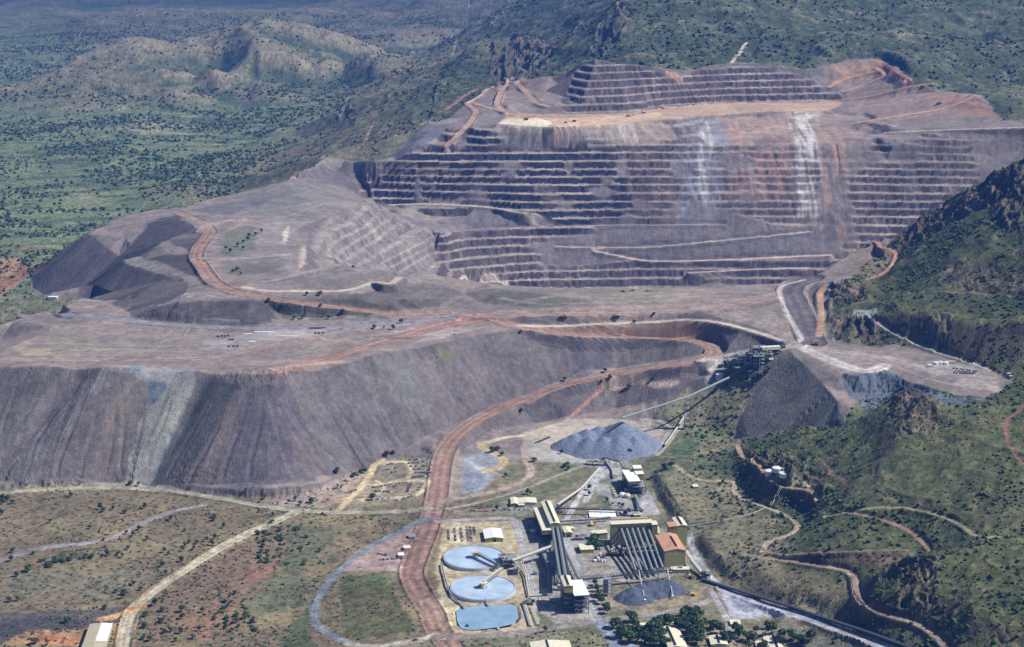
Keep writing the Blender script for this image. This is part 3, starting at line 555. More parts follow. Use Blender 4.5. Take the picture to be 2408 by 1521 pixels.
road([(1040, 1180), (1100, 1168), (1180, 1150), (1230, 1130), (1250, 1110), (1235, 1075), (1230, 1050)], 12, (172, 150, 135)); road([(1025, 1205), (1060, 1195), (1200, 1160), (1330, 1110), (1390, 1090)], 6, (165, 155, 140), cut=False)
road([(1140, 1040), (1130, 1050), (1160, 1065), (1185, 1080), (1170, 1100), (1140, 1110)], 14, (190, 165, 115), cut=False)
road([(1140, 1042), (1180, 1030), (1240, 1022), (1300, 1000)], 10, (200, 182, 140), cut=False)
road([(1330, 1225), (1360, 1170), (1395, 1120), (1420, 1095)], 8, (180, 180, 184), cut=False); road([(1375, 1180), (1400, 1130), (1440, 1100), (1450, 1085)], 10, (180, 178, 182), cut=False)
road([(1330, 985), (1390, 935), (1420, 905)], 5, (180, 125, 105), cut=False); road([(1440, 900), (1500, 880), (1540, 905), (1590, 900)], 10, (185, 160, 140), cut=False)
road([(1510, 985), (1555, 990), (1575, 1005), (1560, 1035), (1535, 1065)], 8, (165, 160, 155)); road([(1655, 845), (1690, 850), (1670, 870), (1665, 890)], 9, (190, 180, 172), cut=False)
road([(1608, 985), (1590, 1015), (1570, 1045), (1545, 1070)], 5, (185, 175, 160), cut=False)
# yard left of the haul road
road([(795, 1200), (830, 1165), (865, 1125), (880, 1095), (900, 1082)], 9, (205, 180, 125)); road([(885, 1090), (950, 1085), (965, 1100), (955, 1125), (870, 1140)], 6, (208, 186, 138), cut=False)
road([(850, 1175), (900, 1172), (975, 1165), (1000, 1145), (1005, 1130), (940, 1130)], 8, (202, 186, 146), cut=False); road([(885, 1130), (905, 1140), (890, 1160), (860, 1165)], 5, (205, 186, 146), cut=False)
# right hand hills
road([(1587, 1095), (1645, 1129), (1723, 1131), (1730, 1163), (1798, 1191), (1846, 1211), (1876, 1235), (1856, 1255), (1805, 1276), (1791, 1296)], 7, (176, 158, 128), sh=3)
road([(1750, 1305), (1839, 1317), (1927, 1330), (1996, 1344), (2013, 1381), (2023, 1412), (2081, 1446), (2166, 1470), (2217, 1514), (2260, 1570)], 9, (156, 130, 112), sh=3)
road([(1735, 1048), (1745, 1072), (1785, 1092), (1808, 1122), (1850, 1145), (1910, 1152), (1920, 1175)], 7, (180, 148, 110), sh=3)
road([(1940, 1215), (1985, 1204), (2098, 1191), (2183, 1204), (2251, 1231), (2295, 1259), (2350, 1262)], 6, (150, 140, 98), sh=3); road([(1985, 1204), (2064, 1218), (2132, 1245), (2166, 1272), (2183, 1293)], 6, (156, 120, 92), sh=3)
road([(1740, 1280), (1839, 1303), (1927, 1298), (2030, 1293), (2132, 1293)], 4, (150, 122, 92), sh=3)
road([(1920, 1080), (1950, 1105), (1990, 1140)], 4, (140, 110, 88), cut=False); road([(2400, 960), (2370, 985), (2365, 1020), (2380, 1060), (2407, 1090)], 5, (150, 100, 76), cut=False)
road([(2022, 584), (2060, 572), (2100, 590), (2105, 604), (2085, 635), (2057, 652), (2040, 656)], 8, (186, 130, 100), sh=3)
road([(2042, 744), (2085, 772), (2131, 799), (2200, 828), (2287, 853), (2330, 872)], 6, (170, 165, 158), sh=3); road([(2080, 700), (2150, 690), (2250, 688), (2400, 692)], 4, (120, 110, 80), cut=False)
road([(1900, 815), (2000, 830), (2100, 845), (2200, 870), (2330, 890)], 22, (165, 145, 140), cut=False); road([(1890, 818), (1960, 850), (2030, 872), (2080, 862)], 22, (188, 180, 178), cut=False)

# the settling pond's hollow
pondm = pmask(np.array([at_z(*q, 0.0) for q in sA([(425, 1238), (468, 1206), (600, 1196), (872, 1182), (912, 1212), (922, 1305), (872, 1352), (560, 1400), (465, 1386), (434, 1325)])]), 0, 2)
Z -= 4.0 * pondm * sstep(.5, 1, pondm)
# ------------------------------------------------------------------ outcrops, rubble and heaps
def rocky(pts, amp, size, seed, sheet=sD, warp=10):
    m_ = pmask(wpoly(pts, sheet), warp, 3); r_ = ridged(GX + WX2 * 3, GY * .6 + WY2 * 3, size, 3, seed); return m_ * (r_ - .35) * amp
ROCK = [([(2085, 940), (2162, 920), (2215, 945), (2200, 1010), (2110, 1030), (2070, 975)], 6, 14), ([(2085, 1330), (2140, 1305), (2210, 1400), (2190, 1440), (2110, 1400)], 9, 14), ([(2100, 560), (2230, 465), (2407, 380), (2500, 400), (2350, 470), (2200, 545), (2110, 595)], 15, 22), ([(2300, 430), (2420, 380), (2420, 560), (2330, 520)], 16, 20),
    ([(1750, 1062), (1850, 1072), (1940, 1120), (1900, 1140), (1850, 1105), (1785, 1085)], 8, 12), ([(1950, 665), (2020, 655), (2040, 700), (1960, 712)], 10, 12), ([(1955, 800), (1990, 735), (2040, 742), (2060, 800)], 9, 12), ([(2140, 780), (2210, 740), (2270, 800), (2230, 830)], 6, 14), ([(2170, 640), (2300, 620), (2407, 640), (2407, 700), (2250, 690)], 4, 16),
    ([(1200, 80), (1270, 80), (1300, 130), (1230, 190), (1150, 180), (1150, 110)], 22, 34), ([(1380, 130), (1450, 5), (1490, 20), (1430, 130)], 26, 40), ([(780, 240), (830, 262), (830, 285), (770, 270)], 14, 26)]
for k_, (a_, h_, s_) in enumerate(ROCK): Z += rocky(a_, h_, s_, 600 + k_)
ROCKM = np.maximum.reduce([pmask(wpoly(a_), 12, 3) for a_, h_, s_ in ROCK])
heaps = pmask(wpoly([(560, 872), (700, 862), (725, 880), (640, 905), (560, 903), (500, 893)]), 5, 3); Z += heaps * np.clip(ridged(GX, GY, 9, 2, 651), 0, 1) * 2.4
rub = pmask(wpoly([(1985, 878), (2030, 884), (2085, 868), (2131, 896), (2229, 923), (2330, 940), (2150, 948), (2000, 932)]), 4, 2); Z += rub * np.clip(ridged(GX, GY, 7, 2, 661), 0, 1) * 2.6
# ------------------------------------------------------------------ streaks that run down the slopes
Zs_ = blur(Z, 5)
dZdi = np.gradient(Zs_, axis=0) / np.gradient(Ys)[:, None]
dZdj = np.gradient(Zs_, axis=1) / (du * GY)
gx = dZdj; gy = dZdi - (GX / GY) * dZdj
SL = np.hypot(gx, gy); ux = gx / (SL + 1e-6); uy = gy / (SL + 1e-6)
dYr = np.gradient(Ys)
def lic(src, n, step):
    acc = src.copy(); sub = (slice(None), slice(None))
    for sg in (1, -1):
        fi = np.repeat(np.arange(NV, dtype=np.float32)[:, None], NU, 1); fj = np.repeat(np.arange(NU, dtype=np.float32)[None, :], NV, 0)
        for k in range(n):
            i = np.clip(fi + .5, 0, NV - 1).astype(np.int32); j = np.clip(fj + .5, 0, NU - 1).astype(np.int32)
            vx = ux[i, j] * step * sg; vy = uy[i, j] * step * sg; Y = Ys[i]
            fi = fi + vy / dYr[i]; fj = fj + (vx - us[j] * vy) / Y / du
            i = np.clip(fi + .5, 0, NV - 1).astype(np.int32); j = np.clip(fj + .5, 0, NU - 1).astype(np.int32)
            acc += src[i, j]
    acc = acc / (2 * n + 1); acc -= acc.mean(); return acc / (acc.std() + 1e-6)
S1 = lic(vn(GX / 3.2, GY / 3.2, 201), 12, 6.0)
S2 = lic(vn(GX / 13, GY / 13, 211), 14, 9.0)
rill = sstep(.32, .6, SL) * MINE * (1 - BEN)
Z += rill * (np.clip(S1 * .3 + S2 * .6, -2.2, 1.8) * .7 - sstep(1.3, 2.2, -S2) * 2.2)
natr = sstep(.2, .5, SL) * NAT
Z += natr * np.clip(S2, -2.5, 1.5) * 1.0
FILLR = FILL * sstep(.2, .5, SL)

# ------------------------------------------------------------------ colour of the ground
C = np.zeros((NV, NU, 3), np.float32)
def setc(m, col, n=0.0, tone=None):
    global C
    c = alb(col)[None, None, :]
    if tone is not None: c = c * tone[..., None]
    C = C * (1 - m[..., None]) + c * m[..., None]
def P_(pts, col, a=1.0, warp=6, soft=1, sheet=sD, tone=None, noise=None):
    P = wpoly(pts, sheet); m = pmask(P, warp, soft) * a
    if noise is not None: m = m * noise
    setc(m, col, tone=tone); return m
N1 = fbm(GX, GY, 400, 4, 301); N2 = fbm(GX, GY, 70, 4, 311); N3 = fbm(GX, GY, 12, 3, 321); N4 = fbm(GX, GY, 4, 2, 331)
C[:] = alb((116, 118, 84))
setc(sstep(-.5, .7, N2 + .5 * N1), (132, 122, 88)); setc(sstep(.1, .9, -N2 + N1) * .6, (100, 108, 74))
hill = sstep(18, 60, Z) * sstep(3600, 4300, GY)
setc(hill * .8, (126, 116, 84)); setc(hill * sstep(-.3, .6, N2) * .6, (108, 112, 74))
vale = (1 - sstep(6, 30, Z)) * sstep(3300, 3700, GY)
setc(vale, (118, 132, 84)); setc(vale * sstep(-.1, .6, N1 + .4 * N2) * .7, (98, 116, 78)); setc(vale * sstep(.3, .9, -N1 + .6 * N2) * .6, (168, 156, 120))
Nc = fbm(GX * .5, GY, 38, 3, 345)
setc(vale * sstep(.05, .5, Nc + .3 * N2) * .75, (70, 88, 58)); setc(vale * sstep(.35, .8, -Nc) * .4, (150, 146, 104))
setc(sstep(18, 60, Z) * sstep(3600, 4300, GY) * sstep(.1, .6, Nc) * .5, (78, 86, 56))
mount = sstep(150, 215, Z) * sstep(4000, 4500, GY)
setc(mount, (74, 86, 56)); setc(mount * sstep(0, .7, N2) * .5, (94, 98, 66)); setc(mount * sstep(.2, .9, N3 + .5 * N2) * .35, (130, 124, 90))
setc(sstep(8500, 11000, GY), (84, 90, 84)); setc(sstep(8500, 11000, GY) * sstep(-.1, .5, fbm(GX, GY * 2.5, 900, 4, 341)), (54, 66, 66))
# gullies hold the green, ridges show the rock
gul = blur(Z, 60) - Z; gfar = sstep(3600, 4300, GY) * NAT
setc(gfar * sstep(1.5, 8, gul) * .75, (64, 84, 54)); setc(gfar * sstep(2, 9, -gul) * .6, (150, 134, 108))
# right hillside
setc(rightR * sstep(8, 25, Z), (88, 96, 50)); setc(rightR * sstep(8, 25, Z) * sstep(-.1, .7, N2) * .6, (98, 98, 54)); setc(rightR * sstep(8, 25, Z) * sstep(.1, .8, N3 + N2 * .6) * .3, (116, 104, 68)); setc(rightR * sstep(60, 110, Z) * sstep(-.3, .6, N1 + .5 * N2) * .5, (66, 76, 38)); setc(rightR * sstep(8, 25, Z) * sstep(.8, 3.5, gul) * .6, (58, 70, 34)); setc(rightR * sstep(8, 25, Z) * sstep(.5, 3, -gul) * .5, (128, 124, 72))
setc(rightR * sstep(.55, .9, SL + .1 * N2) * .7, (92, 74, 60))
# lower left plain
plain = (GX < -20) & (GY < 2420); plain = plain.astype(np.float32) * NAT
setc(plain, (128, 112, 80)); setc(plain * sstep(-.2, .6, N2) * .6, (146, 128, 86)); setc(plain * sstep(.1, .8, N3 - .4 * N2) * .45, (112, 92, 68))
P_([(480, 1290), (650, 1250), (700, 1290), (640, 1350), (560, 1400), (440, 1440), (370, 1521), (330, 1521), (380, 1400)], (130, 104, 80), .8, 14, 3)
P_([(560, 1330), (650, 1310), (680, 1350), (600, 1375)], (146, 98, 74), .8, 14, 2, noise=sstep(-.4, .4, N3 + N2)); P_([(430, 1440), (560, 1400), (600, 1440), (520, 1521), (380, 1521)], (142, 98, 74), .75, 16, 2, noise=sstep(-.3, .4, N3 + N2))
P_([(620, 1240), (760, 1235), (830, 1260), (760, 1330), (700, 1420), (640, 1450), (560, 1430), (640, 1370), (680, 1300)], (98, 106, 72), .8, 20, 4)
P_([(0, 1345), (300, 1330), (420, 1345), (300, 1400), (0, 1410)], (128, 120, 96), .7, 8, 2)
P_([(0, 1445), (230, 1430), (330, 1420), (260, 1480), (0, 1500)], (96, 88, 90), .9, 6, 2); P_([(0, 1460), (200, 1455), (230, 1480), (100, 1505), (0, 1515)], (74, 72, 80), .9, 6, 2)
P_([(60, 1490), (240, 1480), (300, 1440), (320, 1470), (280, 1521), (0, 1521)], (176, 130, 74), .8, 8, 2); P_([(60, 1500), (180, 1496), (200, 1515), (60, 1521)], (186, 106, 54), .8, 6, 2)
P_([(0, 1235), (240, 1225), (200, 1260), (0, 1290)], (120, 106, 78), .4, 10, 3)
P_([(0, 610), (60, 612), (150, 597), (140, 606), (60, 650), (0, 695), (-200, 760), (-200, 660)], (172, 122, 78), .95, 5, 1); P_([(0, 660), (60, 622), (140, 600), (60, 650), (0, 680)], (140, 84, 54), .6, 5, 1)
P_([(0, 585), (60, 580), (130, 583), (60, 592), (0, 596)], (150, 110, 78), .6, 5, 1)
# green drain between the roads, wet field
P_([(800, 1360), (900, 1352), (935, 1395), (970, 1450), (960, 1490), (850, 1500), (800, 1490), (815, 1430)], (90, 94, 50), .95, 5, 1)
P_([(850, 1365), (900, 1352), (935, 1375), (900, 1385)], (92, 112, 62), .8, 5, 2); P_([(820, 1400), (930, 1395), (960, 1450), (840, 1470)], (112, 88, 58), .4, 12, 3)
P_([(650, 1521), (680, 1470), (720, 1430), (760, 1380), (740, 1420), (720, 1470), (730, 1510), (760, 1521)], (82, 98, 56), .9, 5, 1)
# the mine's ground
m = MINE
setc(m, (142, 126, 121)); setc(m * sstep(-.1, .8, N2) * .45, (154, 136, 124)); setc(m * sstep(0, .8, -N2 + .6 * N1) * .45, (124, 118, 120)); setc(m * sstep(.2, .9, N1) * .35, (138, 130, 112))
flatm = m * (1 - sstep(.25, .5, SL))
# dump faces: bands of different rock tipped over the edge, then slopes painted darker
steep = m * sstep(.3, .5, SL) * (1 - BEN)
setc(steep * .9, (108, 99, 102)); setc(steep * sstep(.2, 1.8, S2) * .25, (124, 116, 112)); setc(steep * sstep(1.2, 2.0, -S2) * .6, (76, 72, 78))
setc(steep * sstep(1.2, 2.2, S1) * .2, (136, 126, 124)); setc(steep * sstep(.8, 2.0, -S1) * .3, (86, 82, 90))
f1 = sstep(-1.4, 1.0, .5 * S1 + S2)
def band(pts, col, a): P_(pts, col, a, 5, 1, noise=.55 + .45 * f1)
band([(0, 870), (150, 872), (60, 1000), (0, 1080)], (90, 90, 86), .9); band([(180, 900), (250, 900), (150, 1010), (60, 1137), (0, 1137), (100, 1000)], (118, 116, 116), .6)
band([(300, 890), (360, 885), (330, 960), (270, 1137), (200, 1137), (240, 1000)], (124, 112, 104), .7); band([(365, 885), (465, 885), (420, 985), (370, 1100), (345, 1138), (290, 1137), (330, 1000)], (140, 140, 132), 1.0)
band([(345, 890), (385, 890), (365, 950), (350, 940)], (80, 98, 122), 1.0); band([(250, 960), (275, 930), (262, 1000), (240, 1030)], (146, 122, 106), .6); band([(255, 1050), (280, 1060), (262, 1137), (235, 1137)], (120, 98, 92), .5)
band([(420, 1000), (360, 1136), (345, 1137), (400, 1010)], (124, 142, 148), 1.0)
band([(470, 890), (560, 905), (480, 1060), (430, 1150), (360, 1140), (420, 1000)], (88, 88, 92), 1.0); band([(540, 960), (570, 950), (500, 1100), (450, 1152), (410, 1150), (470, 1060)], (128, 110, 108), .7)
band([(580, 910), (680, 905), (720, 1000), (740, 1130), (600, 1158), (540, 1152), (560, 1000)], (100, 94, 106), .9); band([(690, 1020), (720, 1020), (730, 1120), (700, 1120)], (124, 108, 104), .6)
band([(720, 890), (840, 860), (930, 1050), (860, 1095), (780, 1130), (740, 1000)], (112, 108, 112), .5); band([(850, 860), (930, 840), (1010, 960), (980, 1040), (920, 960)], (116, 116, 112), .6)
band([(920, 855), (970, 850), (1000, 930), (960, 925)], (108, 116, 116), .6); P_([(1020, 830), (1060, 825), (1075, 850), (1040, 855)], (122, 120, 84), .8, 8, 2)
band([(1340, 800), (1440, 802), (1440, 855), (1360, 875)], (88, 86, 102), .9); band([(1480, 805), (1620, 812), (1600, 840), (1480, 850)], (116, 110, 104), .6)
band([(75, 655), (210, 555), (290, 560), (200, 640), (160, 700), (80, 684)], (96, 92, 96), .6); band([(345, 530), (400, 508), (420, 540), (330, 620), (240, 680), (190, 700)], (86, 84, 90), .7)
band([(660, 425), (760, 450), (820, 490), (700, 520), (600, 515), (560, 490)], (128, 126, 124), .6); band([(450, 490), (560, 472), (640, 470), (560, 500), (500, 505)], (92, 94, 108), .7)
band([(940, 355), (985, 296), (1070, 300), (1000, 340), (960, 365)], (104, 116, 132), .8); band([(985, 292), (1045, 278), (1075, 280), (1050, 292)], (168, 150, 150), .7)
band([(1040, 540), (1220, 540), (1230, 565), (1060, 556)], (112, 96, 108), .8); band([(1130, 690), (1250, 690), (1400, 715), (1200, 720), (1140, 712)], (128, 124, 104), .7)
P_([(1250, 690), (1500, 686), (1700, 690), (1560, 710), (1400, 705)], (146, 142, 112), .6, 8, 2); P_([(590, 720), (800, 735), (760, 755), (650, 748)], (130, 124, 106), .6, 8, 2); P_([(640, 660), (760, 645), (950, 645), (800, 676)], (126, 122, 116), .6, 8, 2)
P_([(1530, 690), (1640, 690), (1750, 690), (1700, 700), (1560, 700)], (160, 142, 128), .6, 6, 2)
P_([(60, 822), (100, 790), (300, 800), (450, 812), (400, 835), (150, 838), (30, 838)], (146, 138, 112), .5, 14, 3, noise=sstep(-.3, .6, N2 + N3)); P_([(40, 825), (110, 818), (140, 828), (60, 838)], (176, 160, 110), .6, 6, 2)
P_([(480, 800), (620, 780), (780, 765), (820, 768), (600, 822), (500, 820)], (160, 150, 152), .8, 6, 2); P_([(240, 868), (330, 860), (460, 862), (450, 880), (240, 878)], (150, 150, 156), .8, 6, 2); P_([(280, 865), (340, 862), (320, 874), (270, 874)], (96, 116, 140), .7, 4, 2)
P_([(850, 790), (960, 772), (1110, 768), (1080, 785), (960, 810), (1000, 790)], (182, 164, 158), .6, 6, 3); P_([(700, 815), (850, 790), (760, 830)], (150, 142, 112), .7, 8, 2)
P_([(520, 540), (600, 530), (600, 580), (560, 605), (520, 600)], (104, 116, 88), .7, 7, 2); P_([(640, 525), (700, 520), (680, 560), (690, 640), (620, 600), (610, 560)], (140, 136, 136), .5, 7, 3)
P_([(665, 545), (680, 530), (678, 560), (668, 575)], (205, 188, 168), .9, 2, 1); P_([(706, 585), (720, 575), (718, 620), (700, 632)], (196, 174, 155), .8, 2, 1)
P_([(760, 590), (800, 600), (770, 630), (740, 620)], (160, 142, 130), .6, 6, 2)
P_([(1835, 660), (1930, 640), (1910, 790), (1890, 800), (1840, 700)], (150, 142, 136), .5, 6, 2)
P_([(1920, 690), (1960, 690), (1945, 790), (1920, 780)], (142, 132, 104), .7, 5, 2)
P_([(380, 511), (344, 532), (316, 570), (260, 620), (204, 669), (178, 699), (240, 682), (300, 614), (372, 575), (390, 566), (440, 590), (455, 605), (472, 572), (478, 548), (440, 522), (410, 506)], (82, 77, 78), .9, 5, 1, noise=.7 + .3 * f1)  # from here, tier and mound slopes get their shade painted into the ground colour
P_([(297, 620), (365, 641), (447, 668), (430, 690), (385, 714), (300, 733), (255, 708), (215, 700), (262, 686)], (92, 87, 86), .85, 5, 1); P_([(385, 717), (420, 709), (500, 704), (605, 708), (640, 724), (655, 760), (560, 767), (470, 766), (390, 762), (330, 751), (290, 742)], (84, 77, 82), .9, 4, 1, noise=.7 + .3 * f1)
P_([(400, 598), (441, 598), (458, 615), (496, 658), (450, 650), (400, 625), (350, 606)], (84, 79, 80), .9, 4, 1); P_([(1135, 711), (1172, 683), (1250, 688), (1390, 711), (1300, 722), (1200, 721)], (100, 100, 82), .85, 4, 1, noise=.6 + .4 * f1)
P_([(600, 703), (800, 730), (950, 742), (870, 753), (700, 749), (645, 738)], (96, 94, 82), .85, 5, 1); P_([(660, 703), (860, 690), (1000, 662), (1085, 688), (1040, 720), (930, 733), (800, 720)], (102, 96, 90), .85, 5, 1, noise=.7 + .3 * f1)
P_([(1250, 769), (1500, 764), (1640, 757), (1720, 778), (1650, 796), (1480, 787), (1330, 781)], (98, 92, 93), .85, 4, 1, noise=.7 + .3 * f1); P_([(700, 422), (790, 412), (860, 412), (850, 425), (760, 430)], (108, 100, 104), .7, 4, 1); P_([(930, 700), (1000, 670), (1060, 668), (1000, 712)], (128, 122, 112), .5, 5, 1)
P_([(520, 612), (640, 600), (690, 612), (640, 640), (560, 650), (520, 630)], (110, 104, 100), .6, 6, 1); P_([(640, 700), (700, 705), (780, 716), (860, 722), (700, 718)], (100, 96, 92), .5, 4, 1); P_([(1660, 838), (1720, 842), (1790, 832), (1790, 850), (1710, 872), (1665, 875)], (176, 168, 160), .7, 4, 1)
# rock of the pit walls
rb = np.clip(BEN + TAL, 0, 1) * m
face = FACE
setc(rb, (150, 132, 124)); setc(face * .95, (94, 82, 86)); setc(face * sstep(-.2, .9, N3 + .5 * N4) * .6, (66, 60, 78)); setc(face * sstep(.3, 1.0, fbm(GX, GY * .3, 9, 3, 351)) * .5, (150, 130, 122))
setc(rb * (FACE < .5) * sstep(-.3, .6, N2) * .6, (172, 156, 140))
left_shade = pmask(wpoly([(850, 430), (900, 385), (1050, 345), (1100, 305), (1400, 345), (1530, 420), (1480, 520), (1300, 580), (1150, 520), (1000, 480), (870, 470)]), 20, 14)
setc(left_shade * face * .8, (46, 43, 58))  # shade on the left bench faces, painted in as a darker navy rock colour
wallz = pmask(wpoly([(1480, 283), (1640, 272), (1960, 260), (2080, 330), (2100, 560), (1950, 600), (1500, 560)]), 20, 10)
vs = fbm(GX, GY * .12, 11, 3, 361)
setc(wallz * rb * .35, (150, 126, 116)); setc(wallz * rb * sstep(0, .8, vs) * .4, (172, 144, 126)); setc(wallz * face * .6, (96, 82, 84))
def streak(pts, col, a, s): 
    m_ = pmask(wpoly(pts), 10, 5) * MINE * (1 - .5 * FACE); setc(m_ * a * sstep(-.6, .6, fbm(GX, GY * .1, 9, 3, s) + .3 * N3), col)
streak([(1590, 280), (1700, 272), (1705, 400), (1690, 530), (1610, 540), (1570, 420)], (134, 148, 170), .6, 401); streak([(1645, 275), (1672, 272), (1672, 400), (1668, 520), (1645, 520), (1640, 400)], (202, 206, 214), .7, 402)
streak([(1850, 265), (1915, 262), (1925, 400), (1915, 520), (1870, 520), (1865, 380)], (214, 206, 204), .8, 403); streak([(1700, 275), (1850, 268), (1860, 460), (1720, 470)], (184, 138, 120), .7, 404)
streak([(1920, 300), (1985, 300), (1985, 590), (1930, 590)], (190, 142, 116), .65, 405); streak([(1250, 300), (1500, 296), (1500, 340), (1250, 335)], (188, 172, 164), .6, 406); streak([(1110, 305), (1180, 300), (1190, 330), (1130, 335)], (205, 196, 184), .6, 407)
setc(FILL * .9 * (MINE > .5), (122, 112, 116)); setc(FILL * sstep(.2, 1.5, S1) * .4, (140, 128, 128))
setc(LW * .5, (146, 137, 132)); setc(LW * sstep(0, .8, N3) * .4, (158, 148, 142)); setc(LW * sstep(.1, .6, fbm(GX, GY, 20, 3, 381)) * FACE * .7, (104, 96, 98))
# orange bench and orange workings
P_([(291, 611), (329, 601), (380, 630), (431, 653), (482, 661), (447, 667), (365, 640), (297, 619)], (146, 140, 132), .8, 3, 1); P_([(372, 573), (388, 567), (441, 592), (428, 601), (395, 596)], (146, 138, 132), .8, 3, 1)
P_([(1100, 240), (1180, 262), (1330, 270), (1480, 266), (1560, 252), (1700, 242), (1960, 238), (1985, 240), (1950, 260), (1800, 264), (1640, 273), (1560, 281), (1450, 294), (1300, 300), (1172, 293), (1190, 270), (1110, 250)], (192, 156, 126), .95, 4, 1)
P_([(1172, 292), (1180, 282), (1260, 278), (1300, 288), (1290, 299), (1220, 299)], (240, 222, 190), .9, 4, 2); P_([(1300, 280), (1500, 270), (1560, 262), (1540, 280), (1450, 293), (1310, 298)], (220, 182, 140), .6, 4, 2)
P_([(1560, 262), (1700, 250), (1900, 245), (1950, 252), (1800, 262), (1640, 270)], (196, 150, 120), .5, 6, 2, noise=sstep(-.2, .5, N3)); P_([(1180, 270), (1330, 273), (1480, 268), (1330, 277), (1200, 277)], (180, 120, 84), .5, 4, 1)
P_([(1130, 225), (1180, 192), (1230, 188), (1300, 178), (1340, 170), (1330, 200), (1260, 230), (1190, 250)], (150, 120, 112), .5, 6, 2); P_([(1185, 190), (1220, 188), (1250, 200), (1220, 215)], (178, 132, 102), .7, 5, 2)
P_([(1930, 160), (1990, 143, 291), (2070, 143, 291), (2110, 170), (2150, 190), (2210, 215), (2290, 225), (2340, 270), (2200, 290), (2060, 285), (1990, 240), (2000, 215), (1960, 200)], (156, 130, 114), .7, 8, 2)
P_([(1950, 150), (2070, 142), (2090, 165), (2020, 185), (1960, 190)], (178, 134, 106), .6, 8, 2); P_([(2080, 145), (2130, 188), (2180, 205), (2140, 205), (2095, 175)], (152, 104, 80), .7, 4, 1)
P_([(2170, 215), (2250, 225), (2300, 230), (2370, 285), (2280, 270), (2230, 250)], (170, 116, 92), .6, 5, 2)
P_([(2080, 310), (2400, 300), (2500, 400), (2200, 380), (2100, 340)], (140, 126, 116), .6, 10, 3)
# stockpile pad, tailings, crusher ground
P_([(1090, 1080), (1130, 1060), (1180, 1060), (1185, 1100), (1140, 1150), (1085, 1160)], (142, 150, 168), .9, 4, 1); P_([(1090, 1110), (1150, 1110), (1120, 1155), (1086, 1158)], (110, 120, 142), .6, 4, 2); P_([(1100, 1085), (1150, 1100), (1120, 1110)], (205, 205, 205), .5, 4, 2)
P_([(1230, 1020), (1290, 1000), (1330, 985), (1540, 990), (1560, 1010), (1540, 1060), (1440, 1090), (1250, 1080)], (186, 172, 156), .85, 5, 2); P_([(1250, 1040), (1300, 1060), (1450, 1075), (1500, 1100), (1400, 1100), (1260, 1075)], (170, 168, 168), .6, 5, 2)
P_([(1440, 1090), (1470, 1095), (1440, 1170), (1400, 1165), (1395, 1120)], (176, 176, 180), .8, 3, 1); P_([(1420, 1140), (1500, 1180), (1525, 1150), (1545, 1190), (1560, 1205), (1500, 1215), (1440, 1205)], (176, 174, 180), .85, 3, 1)
P_([(1405, 1130), (1440, 1112), (1450, 1120), (1410, 1140)], (112, 110, 72), .8, 3, 1)
P_([(1640, 850), (1700, 855), (1700, 900), (1660, 905)], (126, 130, 140), .6, 4, 2)
P_([(1985, 878), (2030, 884), (2085, 868), (2131, 896), (2229, 923), (2330, 940), (2150, 945), (2000, 930)], (90, 104, 122), .9, 4, 1)
P_([(1850, 815, 110), (1890, 824), (1909, 873), (1944, 912), (1972, 970), (1968, 993), (1820, 1014), (1722, 1036), (1742, 974), (1781, 900)], (126, 120, 114), .8, 4, 2); P_([(1890, 850), (1960, 930), (1960, 980), (1850, 1005), (1800, 1010)], (112, 114, 110), .5, 6, 3)
P_([(2200, 850), (2290, 865), (2310, 890), (2180, 875)], (170, 165, 168), .7, 5, 2); P_([(2260, 890), (2350, 885), (2340, 920), (2240, 910)], (186, 170, 162), .6, 6, 2)
P_([(2010, 727), (2060, 725), (2060, 745), (2005, 745)], (172, 172, 176), .9, 2, 1); P_([(1955, 745), (2000, 740), (1990, 765), (1958, 770)], (170, 130, 110), .7, 3, 1)
# plant ground
P_([(1040, 1230), (1200, 1225), (1225, 1260), (1250, 1380), (1270, 1480), (1200, 1490), (1060, 1490), (1030, 1430), (1030, 1300)], (188, 170, 130), .9, 5, 1); P_([(1045, 1240), (1110, 1235), (1120, 1270), (1050, 1275)], (200, 186, 150), .8, 5, 1)
P_([(1210, 1225), (1450, 1210), (1500, 1225), (1600, 1260), (1640, 1330), (1620, 1350), (1430, 1370), (1440, 1430), (1400, 1460), (1300, 1465), (1270, 1440), (1240, 1330)], (158, 152, 148), .85, 4, 1)
P_([(1300, 1220), (1340, 1215), (1330, 1250), (1300, 1250)], (140, 128, 104), .8, 4, 1); P_([(1380, 1300), (1440, 1290), (1440, 1340), (1390, 1350)], (150, 138, 118), .7, 5, 1); P_([(1240, 1300), (1265, 1350), (1285, 1420), (1270, 1420), (1245, 1340)], (176, 160, 122), .8, 3, 1)
P_([(1375, 1255), (1440, 1250), (1445, 1285), (1375, 1290)], (160, 160, 164), .8, 2, 1)
P_([(1060, 1195), (1200, 1165), (1320, 1125), (1400, 1110), (1320, 1160), (1200, 1185)], (104, 110, 74), .8, 5, 2); P_([(1060, 1200), (1250, 1190), (1260, 1205), (1080, 1215)], (150, 140, 118), .7, 4, 1)
P_([(1180, 1180), (1320, 1170), (1340, 1200), (1220, 1215)], (160, 152, 142), .6, 5, 1); P_([(1330, 1180), (1380, 1175), (1430, 1200), (1350, 1205)], (130, 126, 100), .6, 4, 1)
P_([(1425, 1385), (1470, 1425), (1600, 1400), (1660, 1385), (1640, 1420), (1500, 1440), (1425, 1430)], (158, 138, 108), .8, 4, 1)
P_([(1690, 1385), (1740, 1400), (1850, 1440), (1900, 1465), (1800, 1450), (1720, 1455)], (176, 178, 200), .9, 3, 1); P_([(1720, 1400), (1790, 1425), (1760, 1440), (1730, 1430)], (110, 120, 150), .7, 4, 2)
